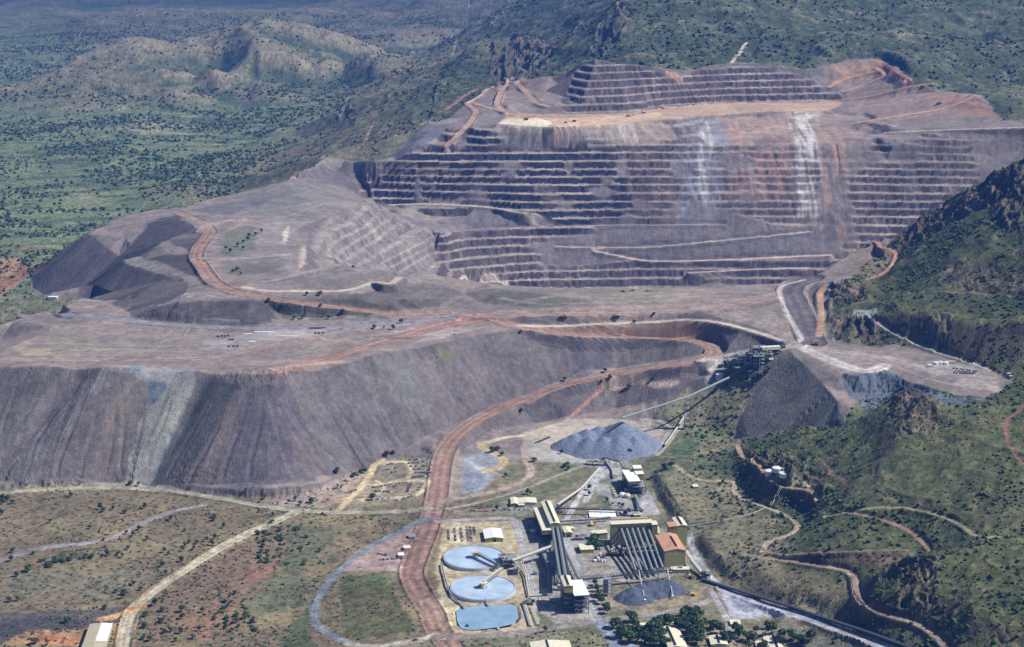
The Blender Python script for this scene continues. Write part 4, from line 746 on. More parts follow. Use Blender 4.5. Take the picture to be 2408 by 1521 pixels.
P_([(1430, 1470), (1900, 1460), (1950, 1521), (1450, 1521)], (148, 134, 112), .7, 8, 2); P_([(1780, 1460), (1990, 1500), (2060, 1521), (1850, 1521)], (112, 112, 98), .7, 8, 2)
P_([(760, 1521), (1000, 1505), (1300, 1505), (1300, 1521), (900, 1540)], (140, 130, 100), .7, 6, 2); P_([(1060, 1500), (1200, 1495), (1230, 1510), (1100, 1521)], (110, 112, 76), .8, 4, 1)
P_([(835, 1305), (900, 1268), (985, 1232), (1000, 1240), (960, 1335), (940, 1345), (830, 1345), (800, 1345)], (172, 144, 138), .9, 4, 1)
P_([(1000, 1190), (1040, 1050), (1085, 1050), (1080, 1160), (1040, 1195)], (150, 134, 120), .7, 5, 1)
# laydown yard left of the haul road
P_([(760, 1190), (830, 1110), (900, 1078), (1010, 1085), (1012, 1140), (1000, 1175), (850, 1195)], (150, 136, 110), .85, 6, 1); P_([(740, 1195), (800, 1150), (830, 1110), (840, 1130), (800, 1180)], (196, 158, 118), .7, 8, 2)
P_([(880, 1055), (1020, 1040), (1020, 1085), (960, 1078)], (116, 106, 108), .8, 6, 2); P_([(720, 1160), (860, 1110), (800, 1160), (760, 1195), (700, 1190)], (172, 148, 136), .6, 8, 2)
P_([(600, 1180), (680, 1160), (740, 1165), (700, 1195)], (160, 138, 136), .8, 6, 2)
# scraped ground between road and dump, scree at the toe
P_([(220, 1132), (330, 1135), (420, 1147), (400, 1152), (230, 1142)], (196, 172, 150), .6, 5, 1); P_([(0, 1140), (200, 1138), (200, 1148), (0, 1155)], (140, 128, 112), .6, 5, 1)
# right hills: cut faces and bare patches
P_([(1750, 1068), (1790, 1076), (1840, 1078), (1890, 1108), (1940, 1125), (1900, 1140), (1850, 1110), (1790, 1092)], (92, 70, 62), .8, 4, 1); P_([(1800, 1120), (1850, 1148), (1905, 1155), (1900, 1185), (1820, 1170), (1780, 1150)], (104, 84, 72), .7, 5, 1)
P_([(1808, 1100), (1850, 1100), (1900, 1135), (1905, 1150), (1850, 1142), (1815, 1122)], (176, 160, 140), .8, 3, 1)
P_([(2100, 935), (2160, 922), (2200, 945), (2170, 985), (2110, 975), (2080, 960)], (84, 74, 58), .8, 6, 2); P_([(2090, 1325), (2130, 1310), (2190, 1400), (2170, 1420), (2110, 1370)], (72, 62, 50), .8, 8, 1, noise=sstep(-.3, .4, N3))
P_([(2000, 1300), (2130, 1300), (2100, 1325), (2010, 1325)], (118, 88, 72), .8, 5, 1); P_([(2080, 1180), (2200, 1190), (2300, 1250), (2250, 1225), (2150, 1195)], (104, 80, 64), .7, 4, 1)
P_([(1580, 1100), (1640, 1130), (1720, 1140), (1790, 1200), (1850, 1230), (1800, 1270), (1700, 1290), (1640, 1250), (1590, 1200)], (140, 130, 92), .65, 12, 2); P_([(1640, 1350), (1800, 1330), (1990, 1350), (2010, 1420), (1900, 1440), (1720, 1370)], (126, 112, 82), .6, 14, 2)
P_([(2040, 1470), (2160, 1485), (2200, 1521), (2040, 1521)], (116, 102, 76), .6, 8, 2)
P_([(2090, 565, 176), (2170, 500), (2300, 425), (2407, 378), (2407, 440), (2300, 480), (2200, 540), (2110, 590)], (100, 78, 72), .85, 8, 2); P_([(2300, 430), (2407, 380), (2500, 400), (2380, 450), (2310, 470)], (74, 56, 48), .8, 8, 1, noise=sstep(-.5, .2, N3))
P_([(1950, 670), (2010, 660), (2020, 690), (1990, 710)], (84, 74, 62), .8, 5, 1); P_([(1960, 790), (1990, 738), (2060, 745), (2130, 800), (2060, 815)], (100, 86, 72), .8, 6, 1)
P_([(2150, 770), (2200, 745), (2250, 790), (2220, 815)], (96, 86, 66), .5, 6, 1); P_([(2030, 580), (2080, 575), (2100, 605), (2060, 645), (2030, 650), (1990, 620)], (136, 118, 100), .7, 5, 1)
P_([(1560, 1040), (1620, 980), (1680, 940), (1740, 980), (1715, 1040), (1640, 1045), (1600, 1090)], (108, 112, 78), .7, 8, 2); P_([(1600, 960), (1680, 920), (1700, 980), (1650, 1000)], (124, 108, 92), .6, 8, 2)
P_([(1580, 1045), (1660, 1020), (1640, 1060), (1570, 1085)], (76, 104, 62), .8, 6, 2)
P_([(690, 403), (740, 388), (700, 420), (680, 425)], (190, 130, 100), .7, 3, 1)
# dark crags in the ranges
setc(ROCKM * NAT * .55, (96, 82, 68)); setc(ROCKM * NAT * sstep(0, .6, N3) * .5, (130, 108, 84))
def crags(pts, a=.8): P_(pts, (70, 66, 74), a, 8, 1, noise=sstep(-.5, .3, N3))
crags([(1160, 100), (1210, 74), (1215, 110), (1190, 190), (1160, 180), (1150, 130)], .6); crags([(785, 243), (800, 245), (825, 268), (810, 270)]); crags([(1400, 100), (1455, 10), (1450, 60), (1400, 130)], .8)
P_([(780, 255), (820, 275), (850, 290), (790, 290), (760, 270)], (110, 104, 110), .6, 6, 2); P_([(540, 250), (600, 200), (680, 195), (600, 245)], (104, 92, 92), .5, 8, 2); P_([(250, 80), (320, 72), (380, 85), (300, 110), (250, 105)], (96, 96, 96), .6, 10, 3)
crags([(95, 295), (190, 286), (300, 290), (345, 296), (340, 306), (150, 300)], .7)
for (w, al, c) in ROADC:
    i0, i1, j0, j1 = w; C[i0:i1, j0:j1] = C[i0:i1, j0:j1] * (1 - al[..., None]) + c.astype(np.float32) * al[..., None]
VEG = NAT.copy()
for (w, al, c) in ROADC:
    i0, i1, j0, j1 = w; VEG[i0:i1, j0:j1] *= (1 - al)
VEG *= 1 - pmask(wpoly([(1030, 1215), (1210, 1175), (1400, 1100), (1545, 1100), (1600, 1230), (1660, 1330), (1720, 1380), (2050, 1510), (1900, 1480), (1450, 1470), (1040, 1500), (1015, 1420), (1015, 1300)]), 5, 3) * .95
VEG *= 1 - pmask(wpoly([(740, 1195), (880, 1075), (1060, 1020), (1300, 985), (1570, 985), (1550, 1080), (1400, 1110), (1200, 1180), (1000, 1195)]), 6, 3) * .8
VEG *= 1 - pmask(wpoly([(800, 1345), (835, 1300), (985, 1235), (960, 1345)]), 4, 2)
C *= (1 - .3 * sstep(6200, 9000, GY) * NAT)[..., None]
C *= (1 + .12 * N2 + (.16 + .12 * NAT) * N3 + (.12 + .14 * NAT) * N4)[..., None]
C *= (1 + .12 * fbm(GX * .35, GY, 22, 3, 371) * MINE)[..., None]
C = np.clip(C, .01, .85)

# ------------------------------------------------------------------ materials
def new_mat(name):
    m = bpy.data.materials.new(name); m.use_nodes = True; return m, m.node_tree.nodes, m.node_tree.links, m.node_tree.nodes["Principled BSDF"]
def ground_material():
    m, n, l, b = new_mat("ground")
    a = n.new("ShaderNodeVertexColor"); a.layer_name = "tint"
    tc = n.new("ShaderNodeNewGeometry")
    prev = a.outputs[0]
    def mulnoise(prev, scale, lo, hi, det=3):
        t = n.new("ShaderNodeTexNoise"); t.inputs["Scale"].default_value = scale; t.inputs["Detail"].default_value = det
        l.new(tc.outputs["Position"], t.inputs["Vector"])
        r = n.new("ShaderNodeMapRange"); r.inputs[1].default_value = .3; r.inputs[2].default_value = .7; r.inputs[3].default_value = lo; r.inputs[4].default_value = hi
        l.new(t.outputs["Fac"], r.inputs[0])
        v = n.new("ShaderNodeVectorMath"); v.operation = 'SCALE'; l.new(prev, v.inputs[0]); l.new(r.outputs[0], v.inputs["Scale"]); return v.outputs[0], t
    prev, t1 = mulnoise(prev, .45, .78, 1.22, 4)
    prev, t2 = mulnoise(prev, .12, .85, 1.15, 3)
    # small scrub where the land carries vegetation
    vo = n.new("ShaderNodeTexVoronoi"); vo.inputs["Scale"].default_value = .11; l.new(tc.outputs["Position"], vo.inputs["Vector"])
    r = n.new("ShaderNodeMapRange"); r.inputs[1].default_value = .34; r.inputs[2].default_value = .22; r.inputs[3].default_value = 0; r.inputs[4].default_value = 1; l.new(vo.outputs["Distance"], r.inputs[0])
    mu = n.new("ShaderNodeMath"); mu.operation = 'MULTIPLY'; l.new(r.outputs[0], mu.inputs[0]); l.new(a.outputs["Alpha"], mu.inputs[1])
    mx = n.new("ShaderNodeMix"); mx.data_type = 'RGBA'; l.new(mu.outputs[0], mx.inputs[0]); l.new(prev, mx.inputs[6]); mx.inputs[7].default_value = (.045, .065, .022, 1)
    l.new(mx.outputs[2], b.inputs["Base Color"]); b.inputs["Roughness"].default_value = .95; b.inputs["Specular IOR Level"].default_value = .15
    bp = n.new("ShaderNodeBump"); bp.inputs["Strength"].default_value = .8; bp.inputs["Distance"].default_value = 1.2; l.new(t1.outputs["Fac"], bp.inputs["Height"]); l.new(bp.outputs[0], b.inputs["Normal"])
    return m

def grid_mesh(name, Zs, mat, cols=None, veg=None):
    me = bpy.data.meshes.new(name); nv, nu = Zs.shape
    co = np.stack([GX, GY, Zs], -1).reshape(-1, 3).astype(np.float32)
    idx = np.arange(nv * nu).reshape(nv, nu)
    f = np.stack([idx[:-1, :-1], idx[:-1, 1:], idx[1:, 1:], idx[1:, :-1]], -1).reshape(-1, 4).astype(np.int32)
    me.vertices.add(len(co)); me.vertices.foreach_set("co", co.ravel())
    me.loops.add(f.size); me.loops.foreach_set("vertex_index", f.ravel())
    me.polygons.add(len(f)); me.polygons.foreach_set("loop_start", np.arange(0, f.size, 4, dtype=np.int32)); me.polygons.foreach_set("loop_total", np.full(len(f), 4, np.int32))
    me.polygons.foreach_set("use_smooth", np.zeros(len(f), bool))
    me.update(); 
    at = me.color_attributes.new("tint", 'FLOAT_COLOR', 'POINT'); rgba = np.ones((nv * nu, 4), np.float32); rgba[:, :3] = cols.reshape(-1, 3); rgba[:, 3] = veg.reshape(-1)
    at.data.foreach_set("color", rgba.ravel()); me.materials.append(mat)
    o = bpy.data.objects.new(name, me); COL.objects.link(o); return o
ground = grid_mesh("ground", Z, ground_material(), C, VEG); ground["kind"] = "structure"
# ------------------------------------------------------------------ bush and scrub too many to count
def ico(sub):
    import bmesh
    bm = bmesh.new(); bmesh.ops.create_icosphere(bm, subdivisions=sub, radius=1.0)
    v = np.array([x.co[:] for x in bm.verts]); f = np.array([[y.index for y in x.verts] for x in bm.faces]); bm.free(); return v, f
I1 = ico(1); I2 = ico(2)
def templates(n, base, amp, seed):
    r = np.random.RandomState(seed); out = []
    for k in range(n):
        v = base[0].copy(); v *= (1 + amp * (r.rand(len(v), 1) * 2 - 1)); v[:, 2] *= .85; v[:, 2] += .55; out.append((v, base[1]))
    return out
def tri_mesh(name, V, Fc, mat, cols=None, colname="tint"):
    me = bpy.data.meshes.new(name); V = V.astype(np.float32); Fc = Fc.astype(np.int32)
    me.vertices.add(len(V)); me.vertices.foreach_set("co", V.ravel()); me.loops.add(Fc.size); me.loops.foreach_set("vertex_index", Fc.ravel())
    me.polygons.add(len(Fc)); k = Fc.shape[1]
    me.polygons.foreach_set("loop_start", np.arange(0, Fc.size, k, dtype=np.int32)); me.polygons.foreach_set("loop_total", np.full(len(Fc), k, np.int32)); me.update()
    if cols is not None:
        at = me.color_attributes.new(colname, 'FLOAT_COLOR', 'POINT'); c = np.ones((len(V), 4), np.float32); c[:, :3] = cols; at.data.foreach_set("color", c.ravel())
    me.materials.append(mat); o = bpy.data.objects.new(name, me); COL.objects.link(o); return o
def foliage_material():
    m, n, l, b = new_mat("foliage"); a = n.new("ShaderNodeVertexColor"); a.layer_name = "tint"
    tc = n.new("ShaderNodeNewGeometry"); t = n.new("ShaderNodeTexNoise"); t.inputs["Scale"].default_value = .5; l.new(tc.outputs["Position"], t.inputs["Vector"])
    r = n.new("ShaderNodeMapRange"); r.inputs[1].default_value = .3; r.inputs[2].default_value = .7; r.inputs[3].default_value = .55; r.inputs[4].default_value = 1.5; l.new(t.outputs["Fac"], r.inputs[0])
    v = n.new("ShaderNodeVectorMath"); v.operation = 'SCALE'; l.new(a.outputs[0], v.inputs[0]); l.new(r.outputs[0], v.inputs["Scale"]); l.new(v.outputs[0], b.inputs["Base Color"])
    b.inputs["Roughness"].default_value = .9; b.inputs["Specular IOR Level"].default_value = .2; return m
FOL = foliage_material()
RS = np.random.RandomState(5)
CLR = None
def scatter(n, x0, x1, y0, y1, accept):
    X = RS.uniform(x0, x1, n); Y = np.sqrt(RS.uniform(y0 ** 2, y1 ** 2, n)) if False else RS.uniform(y0, y1, n)
    k = np.abs(X / Y) < U1 - .004; X = X[k]; Y = Y[k]
    v = height(X, Y, VEG); p = accept(X, Y) * (v > .6); k = RS.rand(len(X)) < p; X = X[k]; Y = Y[k]
    return np.stack([X, Y, height(X, Y)], -1)
def plant(name, P, R, base, amp, col, label, seed, nt=6, squash=(.7, 1.1)):
    T = templates(nt, base, amp, seed); r = np.random.RandomState(seed); Vs = []; Fs = []; Cs = []; off = 0
    which = r.randint(0, nt, len(P))
    for t in range(nt):
        k = which == t; n = k.sum()
        if not n: continue
        tv, tf = T[t]; ang = r.rand(n) * 6.283; c, s = np.cos(ang), np.sin(ang); rr = R[k]; h = rr * r.uniform(*squash, n)
        x = tv[None, :, 0] * c[:, None] - tv[None, :, 1] * s[:, None]; y = tv[None, :, 0] * s[:, None] + tv[None, :, 1] * c[:, None]
        V = np.stack([x * rr[:, None], y * rr[:, None], np.repeat(tv[None, :, 2], n, 0) * h[:, None]], -1) + P[k][:, None, :]
        Vs.append(V.reshape(-1, 3)); Fs.append((tf[None] + (np.arange(n) * len(tv))[:, None, None]).reshape(-1, 3) + off); off += n * len(tv)
        cc = col(n, r); Cs.append(np.repeat(cc, len(tv), 0) * r.uniform(.8, 1.2, (n * len(tv), 1)))
    o = tri_mesh(name, np.concatenate(Vs), np.concatenate(Fs), FOL, np.concatenate(Cs)); o["kind"] = "stuff"; o["label"] = label; return o
def green(a, b, dry=0.0):
    a = np.array(a); b = np.array(b)
    def f(n, r):
        t = r.rand(n, 1); c = (a * t + b * (1 - t)) * r.uniform(.65, 1.5, (n, 1)); return c
    return f
nz = lambda X, Y, s, sd: fbm(X, Y, s, 3, sd)
P = scatter(150000, -2600, 1200, 3300, 8200, lambda X, Y: (height(X, Y) < 45) * (X < .12 * (Y - 3000)) * np.clip(.45 + 1.0 * nz(X * .6, Y, 120, 501) + .5 * nz(X, Y, 400, 502), .06, 1))
plant("valley_bush", P, 1.0 + 4.4 * RS.rand(len(P)) ** 1.9, I1, .28, green((.030, .055, .026), (.055, .075, .032)), "dense green bush covering the valley floor behind the mine", 11)
P = scatter(110000, -2600, 2900, 4200, 8600, lambda X, Y: (height(X, Y) >= 30) * np.clip(.32 + .5 * nz(X, Y, 200, 511), .05, 1) * np.where((X > 200), 1.9, 1.0))
plant("range_scrub", P, 1.1 + 4.2 * RS.rand(len(P)) ** 1.9, I1, .28, green((.030, .048, .024), (.055, .062, .032)), "scattered green scrub over the ranges behind the pit", 12)
P = scatter(64000, 250, 1300, 1500, 3500, lambda X, Y: (height(X, Y) > 8) * np.clip(.35 + .7 * nz(X, Y, 90, 521), .05, 1))
plant("hillside_scrub", P, (.5 + 2.6 * RS.rand(len(P)) ** 2), I1, .3, green((.030, .054, .018), (.068, .092, .032)), "dark green scrub and low trees on the steep slopes right of the mine", 13)
P = scatter(40000, -700, 700, 1600, 2420, lambda X, Y: np.clip(.0 + 1.0 * nz(X, Y, 60, 531), .06, 1) * .8)
plant("plain_scrub", P, RS.uniform(.3, 1.6, len(P)) ** 1.2, I1, .3, green((.035, .052, .024), (.085, .085, .045)), "low green and straw coloured scrub dotting the dry plain", 14)
# ------------------------------------------------------------------ builders
def mat(name, col, rough=.7, metal=0.0, var=.12, scale=.35, spec=.3, ribs=None):
    m, n, l, b = new_mat(name); c = srgb(col)
    tc = n.new("ShaderNodeNewGeometry"); t = n.new("ShaderNodeTexNoise"); t.inputs["Scale"].default_value = scale; t.inputs["Detail"].default_value = 4; l.new(tc.outputs["Position"], t.inputs["Vector"])
    r = n.new("ShaderNodeMapRange"); r.inputs[1].default_value = .3; r.inputs[2].default_value = .7; r.inputs[3].default_value = 1 - var; r.inputs[4].default_value = 1 + var; l.new(t.outputs["Fac"], r.inputs[0])
    v = n.new("ShaderNodeVectorMath"); v.operation = 'SCALE'; v.inputs[0].default_value = tuple(c * .92); l.new(r.outputs[0], v.inputs["Scale"]); l.new(v.outputs[0], b.inputs["Base Color"])
    b.inputs["Roughness"].default_value = rough; b.inputs["Metallic"].default_value = metal; b.inputs["Specular IOR Level"].default_value = spec
    return m
M_CREAM = mat("cream_sheet", (218, 212, 190)); M_WHITE = mat("white_sheet", (232, 232, 228), var=.06); M_OLIVE = mat("olive_cladding", (162, 160, 112)); M_OCHRE = mat("ochre_cladding", (172, 150, 100))
M_RUST = mat("rust_roof", (196, 150, 122)); M_STEEL = mat("galvanised_steel", (156, 162, 166), .5, .3); M_DARK = mat("dark_steel", (84, 92, 100), .6, .2); M_CONC = mat("concrete", (176, 172, 162), .9)
M_BLACK = mat("matt_black", (46, 50, 58), .8); M_PIPE = mat("pale_pipe", (196, 194, 184), .5); M_YEL = mat("machine_yellow", (206, 160, 50)); M_ORG = mat("machine_orange", (206, 142, 92)); M_TYRE = mat("tyre", (30, 30, 32), .9)  # the near-black is shared by belts, vents, doors, openings and bins
M_GLASS = mat("window_glass", (60, 80, 104), .2, 0, .1, 1, .6); M_TANK = mat("tank_white", (228, 230, 234), .5, 0, .05); M_BLUEW = mat("tank_bluewhite", (190, 200, 222), .5, 0, .06); M_TAN = mat("tan_sheet", (178, 170, 148)); M_TRUNK = mat("bark", (96, 82, 66), .9)
M_WOOD = mat("weathered_timber", (146, 124, 100), .9); M_RED = mat("rusty_steel", (128, 84, 66), .9); M_BLU = mat("blue_paint", (70, 92, 150)); M_GRN = mat("green_paint", (120, 140, 110))
def water_mat(name, col, scale=.08, rough=.35):
    m, n, l, b = new_mat(name); tc = n.new("ShaderNodeNewGeometry"); t = n.new("ShaderNodeTexNoise"); t.inputs["Scale"].default_value = scale; t.inputs["Detail"].default_value = 5; l.new(tc.outputs["Position"], t.inputs["Vector"])
    r = n.new("ShaderNodeMapRange"); r.inputs[1].default_value = .3; r.inputs[2].default_value = .7; r.inputs[3].default_value = .78; r.inputs[4].default_value = 1.12; l.new(t.outputs["Fac"], r.inputs[0])
    v = n.new("ShaderNodeVectorMath"); v.operation = 'SCALE'; v.inputs[0].default_value = tuple(srgb(col)); l.new(r.outputs[0], v.inputs["Scale"]); l.new(v.outputs[0], b.inputs["Base Color"]); b.inputs["Roughness"].default_value = rough; return m
M_THICK = water_mat("settling_water", (170, 192, 214), .05, .5); M_POND = water_mat("pond_water", (134, 164, 190), .06, .35)
def ore(name, col, s=.3):
    m, n, l, b = new_mat(name); tc = n.new("ShaderNodeNewGeometry"); t = n.new("ShaderNodeTexNoise"); t.inputs["Scale"].default_value = s; t.inputs["Detail"].default_value = 8; l.new(tc.outputs["Position"], t.inputs["Vector"])
    r = n.new("ShaderNodeMapRange"); r.inputs[1].default_value = .3; r.inputs[2].default_value = .7; r.inputs[3].default_value = .7; r.inputs[4].default_value = 1.3; l.new(t.outputs["Fac"], r.inputs[0])
    v = n.new("ShaderNodeVectorMath"); v.operation = 'SCALE'; v.inputs[0].default_value = tuple(srgb(col)); l.new(r.outputs[0], v.inputs["Scale"]); l.new(v.outputs[0], b.inputs["Base Color"]); b.inputs["Roughness"].default_value = .95
    bp = n.new("ShaderNodeBump"); bp.inputs["Distance"].default_value = .8; l.new(t.outputs["Fac"], bp.inputs["Height"]); l.new(bp.outputs[0], b.inputs["Normal"]); return m
M_ORE = ore("dark_ore", (74, 82, 100)); M_ORE2 = ore("blue_grey_ore", (108, 118, 138))

class MB:
    def __init__(s): s.v = []; s.f = []
    def add(s, vs, fs):
        o = len(s.v); s.v += [tuple(map(float, p)) for p in vs]; s.f += [tuple(i + o for i in f) for f in fs]; return s
    def box(s, c, a, b, h, zb, zt, inset=0.0):
        "upright box: centre c (x,y), half vectors a,b (2D)"
        c = np.array(c[:2]); a = np.array(a); b = np.array(b)
        P = [c - a - b, c + a - b, c + a + b, c - a + b]
        s.add([(p[0], p[1], zb) for p in P] + [(p[0], p[1], zt) for p in P], [(3, 2, 1, 0), (4, 5, 6, 7), (0, 1, 5, 4), (1, 2, 6, 5), (2, 3, 7, 6), (3, 0, 4, 7)]); return s
    def bar(s, p, q, w, h=None):
        "square bar between two points"
        h = h or w; p = np.array(p, float); q = np.array(q, float); d = q - p; L = np.linalg.norm(d)
        if L < 1e-6: return s
        d /= L; up = np.array([0, 0, 1.0]) if abs(d[2]) < .95 else np.array([0, 1.0, 0]); x = np.cross(d, up); x /= np.linalg.norm(x); y = np.cross(x, d)
        o = [(-1, -1), (1, -1), (1, 1), (-1, 1)]
        s.add([p + x * i * w / 2 + y * j * h / 2 for i, j in o] + [q + x * i * w / 2 + y * j * h / 2 for i, j in o], [(3, 2, 1, 0), (4, 5, 6, 7), (0, 1, 5, 4), (1, 2, 6, 5), (2, 3, 7, 6), (3, 0, 4, 7)]); return s
    def tube(s, p, q, r, r2=None, n=10):
        r2 = r if r2 is None else r2; p = np.array(p, float); q = np.array(q, float); d = q - p; d /= np.linalg.norm(d)
        up = np.array([0, 0, 1.0]) if abs(d[2]) < .95 else np.array([0, 1.0, 0]); x = np.cross(d, up); x /= np.linalg.norm(x); y = np.cross(x, d)
        A = [p + r * (x * math.cos(t) + y * math.sin(t)) for t in np.arange(n) * 2 * math.pi / n]; B = [q + r2 * (x * math.cos(t) + y * math.sin(t)) for t in np.arange(n) * 2 * math.pi / n]
        s.add(A + B, [(i, (i + 1) % n, n + (i + 1) % n, n + i) for i in range(n)] + [tuple(range(n))[::-1], tuple(range(n, 2 * n))]); return s
    def lathe(s, c, prof, n=48):
        vs = []; fs = []
        for r, z in prof: vs += [(c[0] + r * math.cos(t), c[1] + r * math.sin(t), c[2] + z) for t in np.arange(n) * 2 * math.pi / n]
        for k in range(len(prof) - 1): fs += [(k * n + i, k * n + (i + 1) % n, (k + 1) * n + (i + 1) % n, (k + 1) * n + i) for i in range(n)]
        s.add(vs, fs); return s
    def quad(s, P, t=0.15):
        "thick plate from 4 corners"
        P = [np.array(p, float) for p in P]; nrm = np.cross(P[1] - P[0], P[3] - P[0]); nrm /= np.linalg.norm(nrm)
        if nrm[2] < 0: P = P[::-1]; nrm = -nrm
        s.add([p - nrm * t for p in P] + P, [(3, 2, 1, 0), (4, 5, 6, 7), (0, 1, 5, 4), (1, 2, 6, 5), (2, 3, 7, 6), (3, 0, 4, 7)]); return s
    def build(s, name, m, parent=None, loc=None):
        me = bpy.data.meshes.new(name); v = np.array(s.v)
        if parent is not None: v = v - np.array(parent.location)
        elif loc is not None: v = v - np.array(loc)
        me.from_pydata([tuple(p) for p in v], [], s.f); me.materials.append(m); me.update()
        o = bpy.data.objects.new(name, me); COL.objects.link(o)
        if parent is not None: o.parent = parent
        elif loc is not None: o.location = tuple(loc)
        return o
def thing(name, label, cat, loc, group=None):
    o = bpy.data.objects.new(name, None); COL.objects.link(o); o.location = tuple(map(float, loc)); o.empty_display_size = 2
    o["label"] = label; o["category"] = cat
    if group: o["group"] = group
    return o
def sub(mb, name, m, root, parent):
    "a sub-part: geometry in world coordinates, parented to a part of root"
    o = mb.build(name, m, root); o.parent = parent; return o
def tag(o, label, cat, group=None):
    o["label"] = label; o["category"] = cat
    if group: o["group"] = group
    return o
def gp(x, y, sheet=sD):
    "the ground point seen at x,y"
    p = sheet([(x, y)])[0]; return hit(p[0], p[1])[0]
def hp(x, y, z, sheet=sD):
    p = sheet([(x, y)])[0]; return at_z(p[0], p[1], z)
sR1 = fr(2050, 1980, 400 / 2340.); sR2 = fr(2380, 2020, 420 / 2282.); sR3 = fr(2120, 2220, 300 / 1755.); sR4 = fr(1740, 2160, 380 / 2408.)
sR5 = fr(2420, 1820, 280 / 1774.); sR6 = fr(2400, 2280, 420 / 2074.); sR7 = fr(2800, 1380, 360 / 2408.); sR8 = fr(1980, 2440, 500 / 2408.)
def rect(p1, p2, p3, z, sheet):
    "far-left, near-left, near-right corners at height z -> centre, half vectors a (along) and b (across)"
    P1, P2, P3 = [hp(p[0], p[1], z, sheet)[:2] for p in (p1, p2, p3)]
    a = P2 - P1; L = np.linalg.norm(a); a = a / L; b = np.array([-a[1], a[0]])
    if np.dot(b, P3 - P2) < 0: b = -b
    W = np.dot(P3 - P2, b); c = P1 + a * L / 2 + b * W / 2
    return c, a * L / 2, b * W / 2
def block(name, label, cat, p1, p2, p3, ze, sheet, roof='gable', rise=2.0, zb=None, wall=M_OLIVE, roofm=M_CREAM, vent=False, over=.5, legs=False, ridge=None, door=None, windows=0, axis='a', group=None, side=None, vm=M_BLACK):
    c, a, b = rect(p1, p2, p3, ze, sheet); g = float(height(c[0], c[1]))
    zb0 = g - 1.0; zw = zb0 if zb is None else zb
    root = thing(name, label, cat, (c[0], c[1], g), group)
    w = MB(); w.box(c, a, b, 0, zw, ze)
    an = a / np.linalg.norm(a); bn = b / np.linalg.norm(b)
    if axis == 'b': a, b, an, bn = b, a, bn, an      # ridge runs across
    A = a + an * over; B = b + bn * over; t = .5 if ridge is None else ridge
    cc = np.array(c); R0 = cc - A + B * (2 * t - 1); R1 = cc + A + B * (2 * t - 1)
    def p3d(p, z): return (p[0], p[1], z)
    r = MB()
    if roof == 'gable':
        zr = ze + rise; e0, e1, e2, e3 = cc - A - B, cc + A - B, cc + A + B, cc - A + B
        r.quad([p3d(e0, ze), p3d(e1, ze), p3d(R1, zr), p3d(R0, zr)], .2); r.quad([p3d(R0, zr), p3d(R1, zr), p3d(e2, ze), p3d(e3, ze)], .2)
        for s_ in (-1, 1):
            k = cc + a * s_; q = k + b * (2 * t - 1); w.add([p3d(k - b, ze), p3d(k + b, ze), p3d(q, zr - .25)], [(0, 1, 2)])
    elif roof == 'mono':
        r.quad([p3d(cc - A - B, ze), p3d(cc + A - B, ze), p3d(cc + A + B, ze + rise), p3d(cc - A + B, ze + rise)], .25)
        w.add([p3d(cc - a - b, ze), p3d(cc + a - b, ze), p3d(cc + a + b, ze), p3d(cc - a + b, ze), p3d(cc + a + b, ze + rise - .3), p3d(cc - a + b, ze + rise - .3)], [(1, 2, 4), (0, 5, 3), (2, 3, 5, 4)])
    else:
        r.quad([p3d(cc - A - B, ze + .3), p3d(cc + A - B, ze + .3), p3d(cc + A + B, ze + .3), p3d(cc - A + B, ze + .3)], .28)
    wo = w.build('wall', wall, root); ro = r.build('roof', roofm, root)
    if vent:
        m_ = MB(); q = cc + B * (2 * t - 1); m_.box(q, a * .93, bn * .8, 0, ze + rise - .2, ze + rise + .9); sub(m_, 'ridge_vent', vm, root, ro)
    if door is not None:
        m_ = MB(); k = cc + a + bn * door + an * .06; m_.box(k, an * .08, bn * 2.2, 0, g, g + 3.6); m_.build('door', M_BLACK, root)
    if windows:
        for i in range(windows):
            m_ = MB(); k = cc + a * 1.0 + an * .06 + b * (-.85 + 1.7 * (i + .5) / windows); m_.box(k, an * .08, bn * min(1.0, .6 * np.linalg.norm(b) / windows), 0, g + 1.1, g + 2.3); m_.build('window', M_GLASS, root)
    if legs:
        nx = max(2, int(np.linalg.norm(a) * 2 // 9) + 1); ny = 3
        for i in range(nx):
            for j in range(ny):
                p = cc - a * .97 + a * 1.94 * i / (nx - 1) - b * .97 + b * 1.94 * j / (ny - 1)
                MB().bar((p[0], p[1], g - 1), (p[0], p[1], zw), .7).build('column', M_DARK, root)
        br = MB()
        for zz_ in np.arange(g + 5, zw - 1, 5.5):
            for j in range(ny):
                p = cc - a * .97 - b * .97 + b * 1.94 * j / (ny - 1); q = p + a * 1.94; br.bar((p[0], p[1], zz_), (q[0], q[1], zz_), .4)
            for i in range(nx):
                p = cc - a * .97 + a * 1.94 * i / (nx - 1) - b * .97; q = p + b * 1.94; br.bar((p[0], p[1], zz_), (q[0], q[1], zz_), .4)
                if i + 1 < nx: p2 = p + a * 1.94 / (nx - 1); br.bar((p[0], p[1], zz_ - 5), (p2[0], p2[1], zz_), .25); q2 = q + a * 1.94 / (nx - 1); br.bar((q[0], q[1], zz_), (q2[0], q2[1], zz_ - 5), .25)
            p = cc + a * .97 - b * .97; q = cc + a * .97 + b * .97; br.bar((p[0], p[1], zz_ - 5), (cc[0] + a[0] * .97, cc[1] + a[1] * .97, zz_), .3); br.bar((q[0], q[1], zz_ - 5), (cc[0] + a[0] * .97, cc[1] + a[1] * .97, zz_), .3)
        br.build('bracing', M_STEEL, root)
        for zz_ in np.arange(g + 5.5, zw - 2, 5.5):
            MB().box(cc, a * .9, b * .9, 0, zz_, zz_ + .25).build('floor_deck', M_DARK, root)
